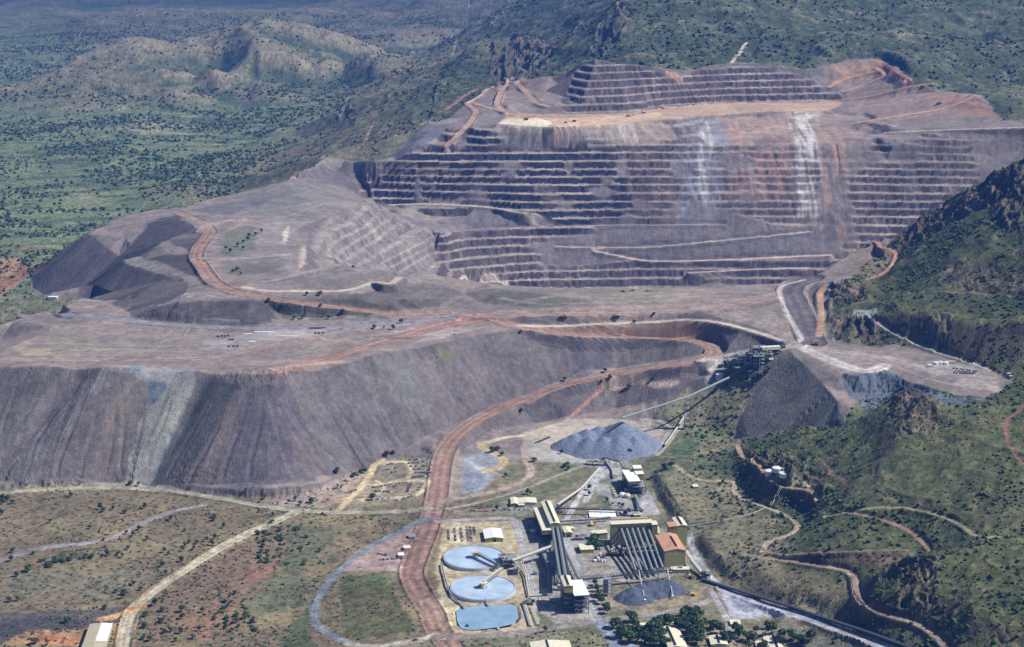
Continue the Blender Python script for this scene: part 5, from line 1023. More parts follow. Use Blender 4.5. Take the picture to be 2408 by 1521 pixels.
        for i in range(3):
            for j in range(2):
                p = cc - a * .6 + a * .6 * i - b * .45 + b * .9 * j; z0_ = g + 5.8 + 5.5 * ((i + j) % 2)
                if z0_ + 4 < zw: MB().lathe((p[0], p[1], z0_), [(.5, 0), (2.4, 2.5), (2.4, 4.2), (.2, 4.3)], 12).build('bin', random.choice([M_STEEL, M_OLIVE, M_PIPE]), root)
    return root, c, a, b, g
def conveyor(name, label, P, w=3.0, h=2.6, cover=M_STEEL, truss=M_DARK, legs=26.0, cat="conveyor", group=None, open_=False, legw=.35):
    "a raised belt gallery through points P; trestles reach the ground"
    P = [np.array(p, float) for p in P]; root = thing(name, label, cat, P[0], group)
    lat = MB(); top = MB(); belt = MB()
    for k in range(len(P) - 1):
        p, q = P[k], P[k + 1]; d = q - p; L = np.linalg.norm(d); d = d / L; x = np.array([d[1], -d[0], 0]); x /= np.linalg.norm(x); up = np.array([0, 0, 1.0])
        belt.bar(p - up * .2, q - up * .2, w * .9, .3)
        if open_ is False: top.add([p + x * w / 2 + up * h * .7, p + up * h, p - x * w / 2 + up * h * .7, q + x * w / 2 + up * h * .7, q + up * h, q - x * w / 2 + up * h * .7, p + x * w / 2 + up * h * .35, p - x * w / 2 + up * h * .35, q + x * w / 2 + up * h * .35, q - x * w / 2 + up * h * .35], [(0, 3, 4, 1), (1, 4, 5, 2), (6, 8, 3, 0), (2, 5, 9, 7), (6, 0, 1, 2, 7), (8, 9, 5, 4, 3)])
        n = max(1, int(L // 4.0)); hh = h * .35 if open_ is False else h
        for s_ in (-1, 1):
            lat.bar(p + x * s_ * w / 2, q + x * s_ * w / 2, .3); lat.bar(p + x * s_ * w / 2 + up * hh, q + x * s_ * w / 2 + up * hh, .22)
            for i in range(n):
                a0 = p + d * L * i / n + x * s_ * w / 2; a1 = p + d * L * (i + 1) / n + x * s_ * w / 2
                lat.bar(a0, a1 + up * hh, .16); lat.bar(a0, a0 + up * hh, .16)
        for i in range(n + 1): a0 = p + d * L * i / n; lat.bar(a0 - x * w / 2, a0 + x * w / 2, .2)
    lat.build('truss', truss, root); belt.build('belt', M_BLACK, root)
    if open_ is False: top.build('cover', cover, root)
    if legs:
        for k in range(len(P) - 1):
            p, q = P[k], P[k + 1]; d = q - p; L = np.linalg.norm(d); n = max(1, int(L // legs)); x = np.array([d[1], -d[0], 0]) / max(1e-6, np.hypot(d[0], d[1]))
            for i in range(n):
                m_ = p + d * (i + .5) / n; g = float(height(m_[0], m_[1]))
                if m_[2] - g < 2.5: continue
                t = MB()
                for s_ in (-1, 1): t.bar((m_ + x * s_ * w * .42)[:2].tolist() + [m_[2] - .2], (m_ + x * s_ * (w * .42 + (m_[2] - g) * .07))[:2].tolist() + [g - 1], legw)
                nb = int((m_[2] - g) // 5)
                for b_ in range(1, nb + 1):
                    zz_ = m_[2] - b_ * 5; e = w * .42 + (m_[2] - zz_) * .07; e2 = w * .42 + (m_[2] - zz_ - 5) * .07
                    t.bar((m_ + x * e)[:2].tolist() + [zz_], (m_ - x * e)[:2].tolist() + [zz_], .2); t.bar((m_ + x * e)[:2].tolist() + [zz_], (m_ - x * e2)[:2].tolist() + [zz_ + 5], .16)
                t.build('trestle', truss, root)
    return root
def pipe(name, label, P, r, m, cat="pipeline", n=8, posts=0, group=None):
    P = [np.array(p, float) for p in P]; root = thing(name, label, cat, P[0], group); t = MB()
    for k in range(len(P) - 1): t.tube(P[k], P[k + 1], r, n=n)
    t.build('pipe', m, root)
    if posts:
        for k in range(len(P) - 1):
            L = np.linalg.norm(P[k + 1] - P[k])
            for i in range(int(L // posts)):
                q = P[k] + (P[k + 1] - P[k]) * (i + .5) / max(1, int(L // posts)); MB().bar((q[0], q[1], q[2]), (q[0], q[1], height(q[0], q[1]) - .5), .3).build('post', M_DARK, root)
    return root
def pile(name, label, cones, m, base, res=2.0, slope=.75, rough=.5, group=None):
    C_ = np.array(cones); rr = [(z - base) / slope for _, _, z in cones]
    x0 = min(C_[:, 0] - rr) - 4; x1 = max(C_[:, 0] + rr) + 4; y0 = min(C_[:, 1] - rr) - 4; y1 = max(C_[:, 1] + rr) + 4
    xs = np.arange(x0, x1, res); ys = np.arange(y0, y1, res * 1.5); X, Y = np.meshgrid(xs, ys)
    H_ = np.zeros(X.shape)
    for cx, cy, cz in cones:
        d = np.hypot(X - cx, Y - cy); th = np.arctan2(Y - cy, X - cx); H_ += np.exp(np.clip((cz - d * slope * (1 + .02 * np.sin(th * 5 + cx)) - .8 * np.exp(-d / 4)) / 1.8, -30, 30))
    H_ = 1.8 * np.log(H_ + 1e-9) - 1.2; g = height(X, Y); H_ += rough * fbm(X, Y, 7, 3, 777) + .35 * rough * fbm(X, Y, 2.5, 2, 778)
    H_ = np.where(H_ < g - 1.2, g - 1.2, H_)
    idx = np.arange(X.size).reshape(X.shape); V = np.stack([X, Y, H_], -1).reshape(-1, 3)
    F4 = np.stack([idx[:-1, :-1], idx[:-1, 1:], idx[1:, 1:], idx[1:, :-1]], -1).reshape(-1, 4)
    keep = (H_.reshape(-1)[F4] > (g.reshape(-1)[F4] - 1.15)).any(1); F4 = F4[keep]
    used, inv = np.unique(F4, return_inverse=True); V = V[used]; F4 = inv.reshape(-1, 4); o0 = V.mean(0); o0[2] = base
    me = bpy.data.meshes.new(name); me.from_pydata([tuple(p) for p in V - o0], [], [tuple(f) for f in F4]); me.materials.append(m)
    o = bpy.data.objects.new(name, me); COL.objects.link(o); o.location = tuple(o0); tag(o, label, "stockpile", group); return o

# vehicles ---------------------------------------------------------------------------------------------------------
def haul_truck(label, p, rz, body=M_YEL, s=1.0, load=None, group="haul trucks at work in the mine"):
    root = thing("haul_truck", label, "haul truck", (0, 0, 0), group)
    MB().box((0, 0), (4.2, 0), (0, 2.0), 0, 1.5, 2.4).box((4.6, 0), (.7, 0), (0, 2.9), 0, 1.4, 3.0).build('chassis', M_DARK, root)
    t = MB(); t.add([(-4.6, -2.9, 3.0), (-4.6, 2.9, 3.0), (2.2, 2.9, 2.6), (2.2, -2.9, 2.6), (-5.2, -3.2, 4.6), (-5.2, 3.2, 4.6), (2.6, 3.2, 5.2), (2.6, -3.2, 5.2)], [(0, 1, 2, 3), (0, 4, 5, 1), (1, 5, 6, 2), (2, 6, 7, 3), (3, 7, 4, 0)]); t.box((3.9, 0), (1.6, 0), (0, 3.0), 0, 5.2, 5.45); t.build('tray', body, root)
    MB().box((3.9, 1.4), (1.0, 0), (0, 1.1), 0, 3.0, 5.0).build('cab', M_WHITE, root); MB().box((3.9, -1.3), (1.1, 0), (0, 1.2), 0, 2.4, 3.6).build('hood', body, root)
    for x, y in ((3.4, 2.6), (3.4, -2.6), (-2.6, 2.5), (-2.6, -2.5)): MB().tube((x, y - .55, 1.4), (x, y + .55, 1.4), 1.4, n=14).build('wheel', M_TYRE, root)
    root.location = tuple(p); root.rotation_euler = (0, 0, rz); root.scale = (s, s, s); return root
def car(label, p, rz, m=M_WHITE, s=1.0, van=False, cat="car"):
    root = thing("parked_car" if not van else "pickup_truck", label, cat, (0, 0, 0), "vehicles about the plant")
    MB().box((0, 0), (2.3, 0), (0, .9), 0, .45, 1.0).build('body', m, root)
    t = MB(); t.add([(-1.0, -.85, 1.0), (1.3, -.85, 1.0), (1.3, .85, 1.0), (-1.0, .85, 1.0), (-.6, -.7, 1.65), (.7, -.7, 1.65), (.7, .7, 1.65), (-.6, .7, 1.65)], [(0, 1, 5, 4), (1, 2, 6, 5), (2, 3, 7, 6), (3, 0, 4, 7)]); t.build('window', M_GLASS, root)
    MB().box((.05, 0), (.68, 0), (0, .7), 0, 1.64, 1.7).build('roof', m, root)
    for x in (-1.4, 1.4):
        for y in (-.85, .85): MB().tube((x, y - .1, .38), (x, y + .1, .38), .38, n=10).build('wheel', M_TYRE, root)
    root.location = tuple(p); root.rotation_euler = (0, 0, rz); root.scale = (s,) * 3; return root
def excavator(label, p, rz, m=M_YEL, s=1.0):
    root = thing("excavator", label, "excavator", (0, 0, 0))
    for y in (-2.2, 2.2): MB().box((0, y), (3.4, 0), (0, .5), 0, 0, 1.3).build('track', M_TYRE, root)
    MB().box((-.6, 0), (3.2, 0), (0, 2.3), 0, 1.5, 4.2).build('body', m, root); MB().box((2.2, 1.6), (1.0, 0), (0, .9), 0, 2.6, 5.4).build('cab', M_WHITE, root)
    MB().bar((2, -.4, 3), (7, -.4, 7.2), 1.0).build('boom', m, root); MB().bar((7, -.4, 7.2), (10, -.4, 3.2), .7).build('arm', m, root); MB().box((10, -.4), (1.0, 0), (0, 1.2), 0, 1.4, 3.4).build('bucket', M_DARK, root)
    root.location = tuple(p); root.rotation_euler = (0, 0, rz); root.scale = (s,) * 3; return root
def mast(name, label, p, h, cat, r=.25, head=True, lattice=False, group=None):
    root = thing(name, label, cat, p, group); x, y, z = p
    if lattice:
        t = MB()
        for sx, sy in ((-1, -1), (1, -1), (1, 1), (-1, 1)): t.bar((x + sx * h * .05, y + sy * h * .05, z - 1), (x + sx * .3, y + sy * .3, z + h), .3)
        n = int(h // 4)
        for i in range(n):
            e0 = h * .05 * (1 - i / n) + .3 * i / n; e1 = h * .05 * (1 - (i + 1) / n) + .3 * (i + 1) / n; z0 = z + h * i / n; z1 = z + h * (i + 1) / n
            for a_, b_ in (((-1, -1), (1, -1)), ((1, -1), (1, 1)), ((1, 1), (-1, 1)), ((-1, 1), (-1, -1))): t.bar((x + a_[0] * e0, y + a_[1] * e0, z0), (x + b_[0] * e1, y + b_[1] * e1, z1), .16)
        t.build('frame', M_STEEL, root); MB().bar((x - 4, y, z + h * .9), (x + 4, y, z + h * .9), .35).build('crossarm', M_STEEL, root)
    else:
        MB().tube((x, y, z - 1), (x, y, z + h), r, r * .6, 8).build('pole', M_STEEL, root)
        if head: MB().box((x, y), (1.3, 0), (0, .4), 0, z + h, z + h + .5).build('lamp', M_PIPE, root)
    return root
# ------------------------------------------------------------------ the processing plant
# thickeners
def thickener(label, cx, cy, rx, zr, hub, hz, bridge, sheet, kind):
    c = hp(cx, cy, zr, sheet); e = hp(cx + rx, cy, zr, sheet); R = abs(e[0] - c[0]); g = float(height(c[0], c[1])); root = thing("thickener_tank", label, "thickener tank", (c[0], c[1], g), "thickener tanks")
    MB().lathe((c[0], c[1], 0), [(R, g - 1), (R, zr), (R - .5, zr), (R - .5, zr - 1.2)], 96).build('tank_wall', M_BLUEW, root)
    MB().lathe((c[0], c[1], 0), [(R - 1.7, zr - .35), (R - 1.7, zr + .05), (R - 1.5, zr + .05), (R - 1.5, zr - .35)], 96).build('overflow_launder', M_CONC, root)
    MB().lathe((c[0], c[1], 0), [(R - .5, zr - .5), (R * .5, zr - .5), (.01, zr - .5)], 96).build('water_surface', M_THICK, root)
    h = hp(hub[0], hub[1], hz, sheet); h = np.array([c[0], c[1], hz])
    MB().lathe((h[0], h[1], 0), [(2.6, zr - .6), (2.6, hz - 2.4), (4.4, hz - 1.4), (5.2, hz - .6), (5.2, hz), (.01, hz + .3)], 8).build('drive_platform', M_CREAM, root)
    MB().lathe((h[0], h[1], 0), [(5.0, zr - .7), (5.0, zr + .4), (4.6, zr + .4), (4.6, zr - .7)], 24).build('feed_well', M_STEEL, root)
    b = hp(bridge[0], bridge[1], bridge[2], sheet); d = b - h; d /= np.linalg.norm(d); x = np.array([d[1], -d[0], 0]); x /= np.linalg.norm(x); L = np.linalg.norm(b - h)
    t = MB(); hh = 3.0; n = int(L // 2.2)
    for s_ in (-1, 1):
        for z_ in (0, hh): t.bar(h + x * s_ * 1.8 + [0, 0, z_ - 2.4], b + x * s_ * 1.8 + [0, 0, z_ - 2.4], .28)
        for i in range(n): t.bar(h + d * L * i / n + x * s_ * 1.8 + [0, 0, -2.4], h + d * L * (i + 1) / n + x * s_ * 1.8 + [0, 0, hh - 2.4], .18); t.bar(h + d * L * (i + 1) / n + x * s_ * 1.8 + [0, 0, -2.4], h + d * L * (i + 1) / n + x * s_ * 1.8 + [0, 0, hh - 2.4], .14)
    br = t.build('access_bridge', M_DARK if kind else M_STEEL, root)
    w = MB(); w.bar(h + [0, 0, -2.3], b + [0, 0, -2.3], 3.2, .2)
    if not kind: w.bar(h + [0, 0, .9], b + [0, 0, .9], 3.4, .2)
    sub(w, 'walkway', M_PIPE if not kind else M_DARK, root, br)
    if kind: MB().tube(h - x * 2.6 + [0, 0, -3.2], b - x * 2.6 + [0, 0, -3.2], .7).build('feed_pipe', M_STEEL, root)
    ra = MB(); ra.bar((h[0] - R * .9, h[1], zr - .75), (h[0] + R * .9, h[1], zr - .75), .3); ra.build('rake_arm', M_STEEL, root)
    return c, R
T1 = thickener("round pale blue thickener tank with a dark lattice bridge, the one farther from the pond", 1012, 430, 797, 3.6, (1015, 300), 10.8, (1620, 610, 9.5), sR4, True)
T2 = thickener("round pale blue thickener tank with a pale roofed bridge, beside the rectangular pond", 1220, 1197, 832, 3.8, (1230, 1060), 10.4, (1700, 715, 10.5), sR4, False)
# settling pond
pw = [hp(x, y, -1.0, sA) for x, y in [(432, 1240), (470, 1212), (600, 1202), (870, 1188), (905, 1215), (915, 1300), (870, 1345), (760, 1368), (560, 1392), (470, 1378), (442, 1325)]]
o = MB().add(pw, [tuple(range(len(pw)))]).build('water', M_POND); o["kind"] = "structure"
pipe("outfall_pipe", "short steel outfall pipe dropping from the nearer thickener into the pond", [hp(662, 1150, 3.2, sA), hp(668, 1172, 2.4, sA), hp(680, 1208, -.4, sA)], .9, M_STEEL, "outfall")
pipe("outfall_pipe", "dark launder pipe curving round both thickeners and ending in the pond corner", [hp(322, 870, 3.0, sA), hp(335, 930, 3.0, sA), hp(350, 990, 3.0, sA), hp(372, 1070, 3.0, sA), hp(395, 1120, 2.6, sA), hp(440, 1165, 2, sA), hp(495, 1222, .2, sA)], 1.1, M_STEEL, "launder", posts=14)
MB_ = MB(); q = gp(758, 1385, sA); MB_.box(q, (1.2, 0), (0, 3), 0, q[2] - 1.5, q[2] + 1.4); tag(MB_.build('pump_box', M_CONC, None, q), "small concrete pump box on the near bank of the pond", "pump box")
# pipe junction between the thickeners
def rack(name, label, cat, c, a, b, g, levels, hgt, m=M_STEEL, clutter=0):
    root = thing(name, label, cat, (c[0], c[1], g)); c = np.array(c[:2]); a = np.array(a, float); b = np.array(b, float); nx = max(2, int(np.linalg.norm(a) * 2 // 7) + 1); ny = max(2, int(np.linalg.norm(b) * 2 // 7) + 1); fr_ = MB()
    for i in range(nx):
        for j in range(ny): p = c - a + 2 * a * i / (nx - 1) - b + 2 * b * j / (ny - 1); fr_.bar((p[0], p[1], g - 1), (p[0], p[1], g + levels * hgt), .5)
    for k in range(1, levels + 1):
        z = g + k * hgt
        for i in range(nx): p = c - a + 2 * a * i / (nx - 1); fr_.bar((*(p - b), z), (*(p + b), z), .35)
        for j in range(ny): p = c - b + 2 * b * j / (ny - 1); fr_.bar((*(p - a), z), (*(p + a), z), .35); fr_.bar((*(p - a), z - hgt), (*(p - a + 2 * a / (nx - 1)), z), .22)
        MB().box(c, a * .92, b * .92, 0, z - .1, z + .12).build('floor_deck', M_STEEL, root)
    fr_.build('frame', m, root); r = random.Random(int(abs(c[0] * 7)))
    for i in range(clutter):
        p = c + a * r.uniform(-.8, .8) + b * r.uniform(-.8, .8); z = g + hgt * r.randint(1, levels); h_ = r.uniform(1.5, 3.4)
        if r.random() < .5: MB().tube((p[0], p[1], z), (p[0], p[1], z + h_), r.uniform(.7, 1.8), n=10).build('vessel', r.choice([M_PIPE, M_STEEL, M_CREAM, M_OLIVE]), root)
        else: MB().box(p, (r.uniform(.8, 2.2), 0), (0, r.uniform(.8, 1.8)), 0, z, z + h_).build('machine', r.choice([M_STEEL, M_OLIVE, M_PIPE, M_BLACK]), root)
    return root
q = hp(835, 880, 0, sA); rack("pipe_rack", "cluttered steel platform of pipes and pumps where both thickener bridges meet", "pipe rack", q, (9, 1), (-3, 11), 0, 2, 4.6, M_STEEL, 16)
q = hp(745, 900, 0, sA); block("control_cabin", "small white cabin at the rim of the farther thickener below its bridge", "cabin", (735, 880), (735, 895), (757, 893), 4.5, sA, 'flat', 0, None, M_OLIVE, M_WHITE)
conveyor("conveyor", "pale roofed conveyor gallery climbing from the thickener platform to the twin roofed screening building", [hp(865, 862, 9, sA), hp(1165, 752, 15, sA)], 4.6, 3.2, M_PIPE, M_STEEL, 16)
pipe("pipeline", "pair of pale pipes bending away from the thickener platform beside the plant road", [hp(925, 848, 7, sA), hp(945, 900, 5, sA), hp(968, 955, 4, sA), hp(975, 1010, 3.5, sA), hp(998, 1140, 2.5, sA)], .8, M_PIPE, posts=12)
pipe("pipeline", "second pale pipe running parallel beside the bent pair at the thickener platform", [hp(940, 845, 7, sA), hp(962, 898, 5, sA), hp(985, 952, 4, sA), hp(993, 1010, 3.5, sA), hp(1012, 1135, 2.5, sA)], .6, M_PIPE)
conveyor("conveyor", "short low pale conveyor crossing into the shadow beneath the tall screening tower", [hp(1000, 1130, 6, sA), hp(1140, 1122, 7, sA)], 3.4, 2, M_PIPE, M_STEEL, 12)
for k, (x0, x1) in enumerate(((942, 990), (952, 1000), (964, 1012))): pipe("pipeline", ["leftmost of three parallel pipes on the bank right of the pond", "middle of three parallel pipes on the bank right of the pond", "rightmost of three parallel pipes on the bank right of the pond"][k], [hp(x0, 1175, 1.4, sA), hp(x1 + 8, 1355, 1.4, sA)], .7, [M_STEEL, M_PIPE, M_CREAM][k])
q0, q1 = hp(1010, 1215, 1, sA), hp(1065, 1350, 1, sA)
root = thing("cyclone_bank", "long stepped row of small pale vessels beside the three parallel pipes near the pond", "vessel row", q0)
for i in range(13):
    p = q0 + (q1 - q0) * i / 12
    MB().box(p, (1.7, 0), (0, 1.5), 0, 0, 2.6).build('vessel', M_PIPE if i % 2 else M_CONC, root)
rack("pipe_rack", "low pump frame with pale pipes at the head of the vessel row", "pump frame", hp(1010, 1190, 0, sA), (6, 0), (0, 5), 0, 1, 4, M_CONC, 8)

# screening building (two roofs, one stepped above the other)
SB = block("screening_building", "long steel screening building with two stepped cream roofs, its lower bay on the left", "screening building", (500, 300), (705, 832), (892, 800), 17, sR1, 'flat', .5, 11.5, M_OLIVE, M_CREAM, legs=True)
SB2 = block("screening_building", "high cream gable roof with a dark ridge line standing over the stepped screening building", "screening building", (668, 155), (887, 672), (1112, 660), 23, sR1, 'gable', 1.5, 16.9, M_OLIVE, M_CREAM, vent=True, legs=True)
# tall tower and its lean-to
TB = block("screening_tower", "tallest tower with a narrow cream gable roof and dark ridge, near the stockyard road", "screening tower", (715, 490), (805, 735), (1012, 722), 31, sR3, 'gable', 1.3, 23, M_OLIVE, M_CREAM, vent=True, legs=True)
TB2 = block("screening_shed", "broad white flat roof on an open steel frame leaning against the tallest tower", "open shed", (880, 600), (1045, 955), (1405, 975), 22.5, sR3, 'flat', .6, 21.5, M_STEEL, M_WHITE, legs=True)
for k, (xa, ya, xb, yb) in enumerate(((930, 760, 700, 520), (985, 760, 760, 510), (1040, 760, 830, 500), (1095, 750, 900, 500))):
    conveyor("conveyor", ["leftmost", "second from the left", "third from the left", "rightmost"][k] + " of the four conveyors between the twin roofed building and tallest tower", [hp(xa, ya, 15 - k * .3, sR1), hp(xb, yb, 22, sR3)], 3.2, 3.0, M_STEEL, M_STEEL if k % 2 else M_DARK, 18, open_=(k in (1, 3)), group=None)
conveyor("conveyor", "low dark conveyor on the ground right of the parallel conveyors", [hp(1240, 700, 5, sA), hp(1385, 1000, 6, sA)], 3.6, 2.4, M_STEEL, M_DARK, 16)
rack("flotation_rack", "jumble of steel platforms, launders and vessels in the shade between the two screening buildings", "process rack", hp(1180, 900, 0, sA), (10, 0), (-4, 26), 0, 2, 5, M_STEEL, 26)
for k in range(4):
    x = 1128 + k * 22; pipe("launder", ["outermost", "second", "third", "innermost"][k] + " curved launder pipe in the shade below the screening platforms", [hp(x, 870, 5, sA), hp(x + 20, 915, 5, sA), hp(x + 26, 970, 4, sA), hp(x + 14, 1030, 3, sA)], .9, M_STEEL, "launder")
for k in range(3): mast("light_pole", ["steel pole standing behind the twin roofed screening building on the access road", "steel pole beside the yellow crane near the long white shed", "steel pole among the shrubs in front of the long white shed"][k], gp(*[(1385, 600), (1720, 680), (2065, 545)][k], sR1), 13, "light pole", .35)

# big building with six sloping conveyors
CB = block("ore_bin_building", "large olive clad bin building with six conveyors running down from openings in its front", "bin building", (330, 350), (357, 420), (1225, 345), 28, sR2, 'mono', .8, None, M_OLIVE, M_CREAM)
c, a, b, g = CB[1:]; an = a / np.linalg.norm(a); bn = b / np.linalg.norm(b)
front = lambda s, z: np.array([*(np.array(c) + a + an * .12 + b * s), z])
for i in range(6):
    s_ = -.52 + i * .262; p = front(s_, 22.6); w = MB(); w.box(p, an * .14, bn * 2.3, 0, 20.6, 24.2); w.build('opening', M_BLACK, CB[0])
    e = hp([888, 1005, 1133, 1250, 1365, 1475][i], [1440, 1442, 1444, 1425, 1400, 1380][i], 10.5, sR2)
    lab = ["leftmost", "second", "third", "fourth", "fifth", "rightmost"][i]
    conveyor("conveyor", lab + " of the six parallel conveyors sloping down from the olive bin building", [front(s_, 21.0), e], 2.5, 2.2, M_STEEL, M_DARK, 20, group=None)
w = MB(); k = np.array(c) + b * 1.09 + a * 1.0; w.box(k, a * .9 + an * 2, bn * 3.4, 0, -1, 28.2); w.build('end_bay', M_OCHRE, CB[0])
w = MB(); w.box(k, a * .9 + an * 2.3, bn * 3.7, 0, 28.2, 28.5); w.build('end_bay_roof', M_CREAM, CB[0])
w = MB(); w.bar((*(np.array(c) - a * 1.35 - b * .95), 29.5), (*(np.array(c) - a * 1.35 + b * .85), 29.5), 3.2, 2.4); w.build('roof_gallery', M_TAN, CB[0])
for s_ in (-.8, 0, .7): MB().bar((*(np.array(c) - a * 1.35 + b * s_), -1), (*(np.array(c) - a * 1.35 + b * s_), 28.4), .7).build('column', M_DARK, CB[0])
rack("transfer_rack", "rusty platforms and drums under the six sloping conveyors", "process rack", hp(520, 1080, 0, sR2), (12, 1), (0, 5), 0, 1, 4.5, M_RED, 10)
rack("transfer_rack", "row of steel bins along the foot of the olive bin building", "process rack", hp(950, 960, 0, sR2), (26, 3), (0, 4), 0, 1, 5, M_DARK, 18)
# rust roofed building and its neighbours
DB = block("recovery_building", "tall olive building with a rust red gable roof in front of the bin building", "recovery building", (1315, 655), (1515, 1005), (1950, 945), 21.5, sR2, 'gable', 2.6, None, M_OLIVE, M_RUST, ridge=.63)
c, a, b, g = DB[1:]; an = a / np.linalg.norm(a); bn = b / np.linalg.norm(b); k = np.array(c) + b * .26 + a * .1; sub(MB().box(k, a * .62, bn * .8, 0, 23.2, 25.0), 'ridge_vent', M_BLACK, DB[0], DB[0].children[1])
for s_, t_ in ((-.5, .55), (-.3, .6), (-.15, .3)): k = np.array(c) + b * s_ + a * t_; MB().bar((*k, 22.5), (*k, 26), .4).build('flue', M_DARK, DB[0])
k = np.array(c) + a + an * .08; w = MB(); w.box(k + bn * 1.0, an * .08, bn * 3.2, 0, 15.4, 16.8); w.build('window', M_TAN, DB[0])
block("annex", "low cream roofed annex at the foot of the rust roofed building", "annex", (1650, 1345), (1665, 1405), (2030, 1330), 5.5, sR2, 'flat', .5, None, M_TAN, M_CREAM)
block("transfer_tower", "square ochre tower with a rust roof just behind the rust roofed building", "tower", (1568, 378), (1616, 472), (1775, 450), 27, sR2, 'mono', .8, None, M_OCHRE, M_RUST)
block("transfer_tower", "cream roofed olive tower with a dark ridge slot, at the right end of the plant", "tower", (1676, 278), (1792, 458), (1998, 438), 27, sR2, 'gable', 1.6, None, M_OLIVE, M_CREAM, vent=True)
block("lean_to", "small ochre lean-to between the bin building and the rust roofed building", "lean-to", (1300, 470), (1310, 610), (1392, 605), 12, sR2, 'flat', 0, None, M_OCHRE, M_CREAM)
# gantry over the dark stockpile, two stackers
G0, G1 = hp(1390, 1003, 12.5, sA), hp(2110, 925, 12.5, sA)
conveyor("conveyor", "long level gantry conveyor crossing behind the dark stockpile", [G0, G1], 4.0, 3.4, M_STEEL, M_DARK, 30, open_=True)
pipe("gantry_pipe", "thin pale pipe along the front of the gantry over the dark stockpile", [hp(1620, 1000, 9, sA), hp(2100, 938, 9, sA)], .5, M_PIPE)
q = hp(1600, 1120, 0, sA); rack("stair_tower", "square lattice stair tower holding up the left end of the stockpile gantry", "stair tower", q, (4.5, 0), (0, 4.5), 0, 5, 4.2, M_STEEL)
for k, (x0, y0, x1, y1) in enumerate(((765, 5, 888, 600), (1330, -20, 1440, 525))):
    root = thing("stacker_boom", ["left", "right"][k] + " one of two thin pale stacker booms slanting down over the dark stockpile", "stacker", hp(x0, y0, 15, sR6))
    p, q = hp(x0, y0, 15, sR6), hp(x1, y1, 3.0 if k == 0 else 3.4, sR6)
    MB().tube(p, q, .8, .6, 8).build('boom', M_PIPE, root); MB().box(q, (1.3, 0), (0, 1.3), 0, q[2] - 1.6, q[2] + 1.2).build('chute', M_WHITE, root); m_ = p + (q - p) * .3
    MB().bar(m_, m_ + np.array([5, 6, 0]), .4).build('stay', M_PIPE, root)
stk = [hp(x, y, z, sR6) for x, y, z in [(450, 420, 9), (640, 300, 14), (800, 240, 14), (980, 170, 15), (1180, 150, 15), (1360, 150, 15), (1480, 240, 11), (700, 430, 11), (600, 520, 7), (900, 480, 8), (1150, 400, 8), (1380, 380, 7), (1650, 420, 4)]]
pile("ore_stockpile", "dark blue grey ore stockpile below the gantry with two stacker booms", [tuple(p) for p in stk], M_ORE, 0.0, 1.6, .72, .5)
# upper crusher building
UB = block("crusher_building", "white roofed crusher building on an open steel base at the top of the plant", "crusher building", (435, 390), (605, 675), (858, 600), 20, sR5, 'flat', .4, 16, M_OLIVE, M_WHITE, legs=True)
block("crusher_annex", "higher white roofed block behind the upper crusher building", "crusher building", (698, 265), (735, 345), (928, 322), 25, sR5, 'flat', .3, 12, M_OLIVE, M_WHITE, legs=True)
block("crusher_annex", "lower white roofed step beside the upper crusher building", "crusher building", (742, 408), (792, 490), (975, 462), 21, sR5, 'flat', .3, 14, M_OLIVE, M_WHITE, legs=True)
rack("process_rack", "steel racks with an orange hopper at the foot of the upper crusher building", "process rack", hp(850, 960, 0, sR5), (9, 0), (0, 12), 3, 2, 4.5, M_DARK, 12)
q = hp(900, 850, 9, sR5); tag(MB().box(q, (2.2, 0), (0, 2.2), 0, 7.5, 10.5).lathe((q[0], q[1], 4.5), [(.6, 0), (2.0, 3)], 8).build('hopper', M_ORG, None, q), "small orange hopper on the racks of the upper crusher building", "hopper")
for k, (x, y) in enumerate(((440, 1020), (560, 1040))): q = hp(x, y, 3, sR5); tag(MB().lathe((q[0], q[1], 2.0), [(4.6, 0), (4.6, 3), (3, 4.4), (.01, 4.8)], 16).build('tank', M_TANK if k == 0 else M_PIPE, None, q), ["white dome tank nearer the line of pale bins beside the upper crusher", "pale grey dome tank closest to the upper crusher building"][k], "tank")
root = thing("bin_row", "line of pale olive bins left of the upper crusher building", "bins", hp(190, 850, 2.5, sR5))
for i in range(8): p = hp(190 + i * 14, 850 + i * 32, 2.5, sR5); MB().box(p, (1.8, 0), (0, 1.4), 0, 1.0, 4.6).build('bin', M_CREAM if i % 2 else M_OLIVE, root)
conveyor("conveyor", "slim conveyor running from the stockpile feeder down to the twin roofed screening building", [hp(1540, 145, 5, sA), hp(1400, 300, 9, sA), hp(1215, 428, 17, sA)], 3.2, 2.4, M_PIPE, M_STEEL, 22)
conveyor("conveyor", "level twin pipe gantry from the twin roofed screening building across the plant road", [hp(1205, 450, 8, sA), hp(1420, 458, 7.5, sA), hp(1865, 470, 7, sA)], 3.6, 2.2, M_STEEL, M_DARK, 26, open_=True)
conveyor("conveyor", "curved dark conveyor leaving the foot of the upper crusher building", [hp(760, 1030, 4, sR5), hp(830, 1180, 5, sR5), hp(890, 1370, 6, sR5)], 3.4, 2.2, M_STEEL, M_DARK, 20)
conveyor("conveyor", "dark horizontal conveyor behind the olive bin building", [hp(1235, 552, 5, sA), hp(1450, 540, 5, sA), hp(1620, 522, 5, sA)], 2.6, 2, M_STEEL, M_DARK, 26)
rack("feeder_rack", "dark reclaim feeder with steel frame at the front toe of the blue grey stockpile", "feeder", hp(1530, 105, 8, sA), (16, -2), (0, 3), 6, 1, 5, M_DARK, 8)
conveyor("conveyor", "short link conveyor from the reclaim feeder to the upper crusher building", [hp(1570, 60, 9, sA), hp(1700, 92, 18, sA), hp(1725, 140, 20, sA)], 2.8, 2, M_STEEL, M_DARK, 20)
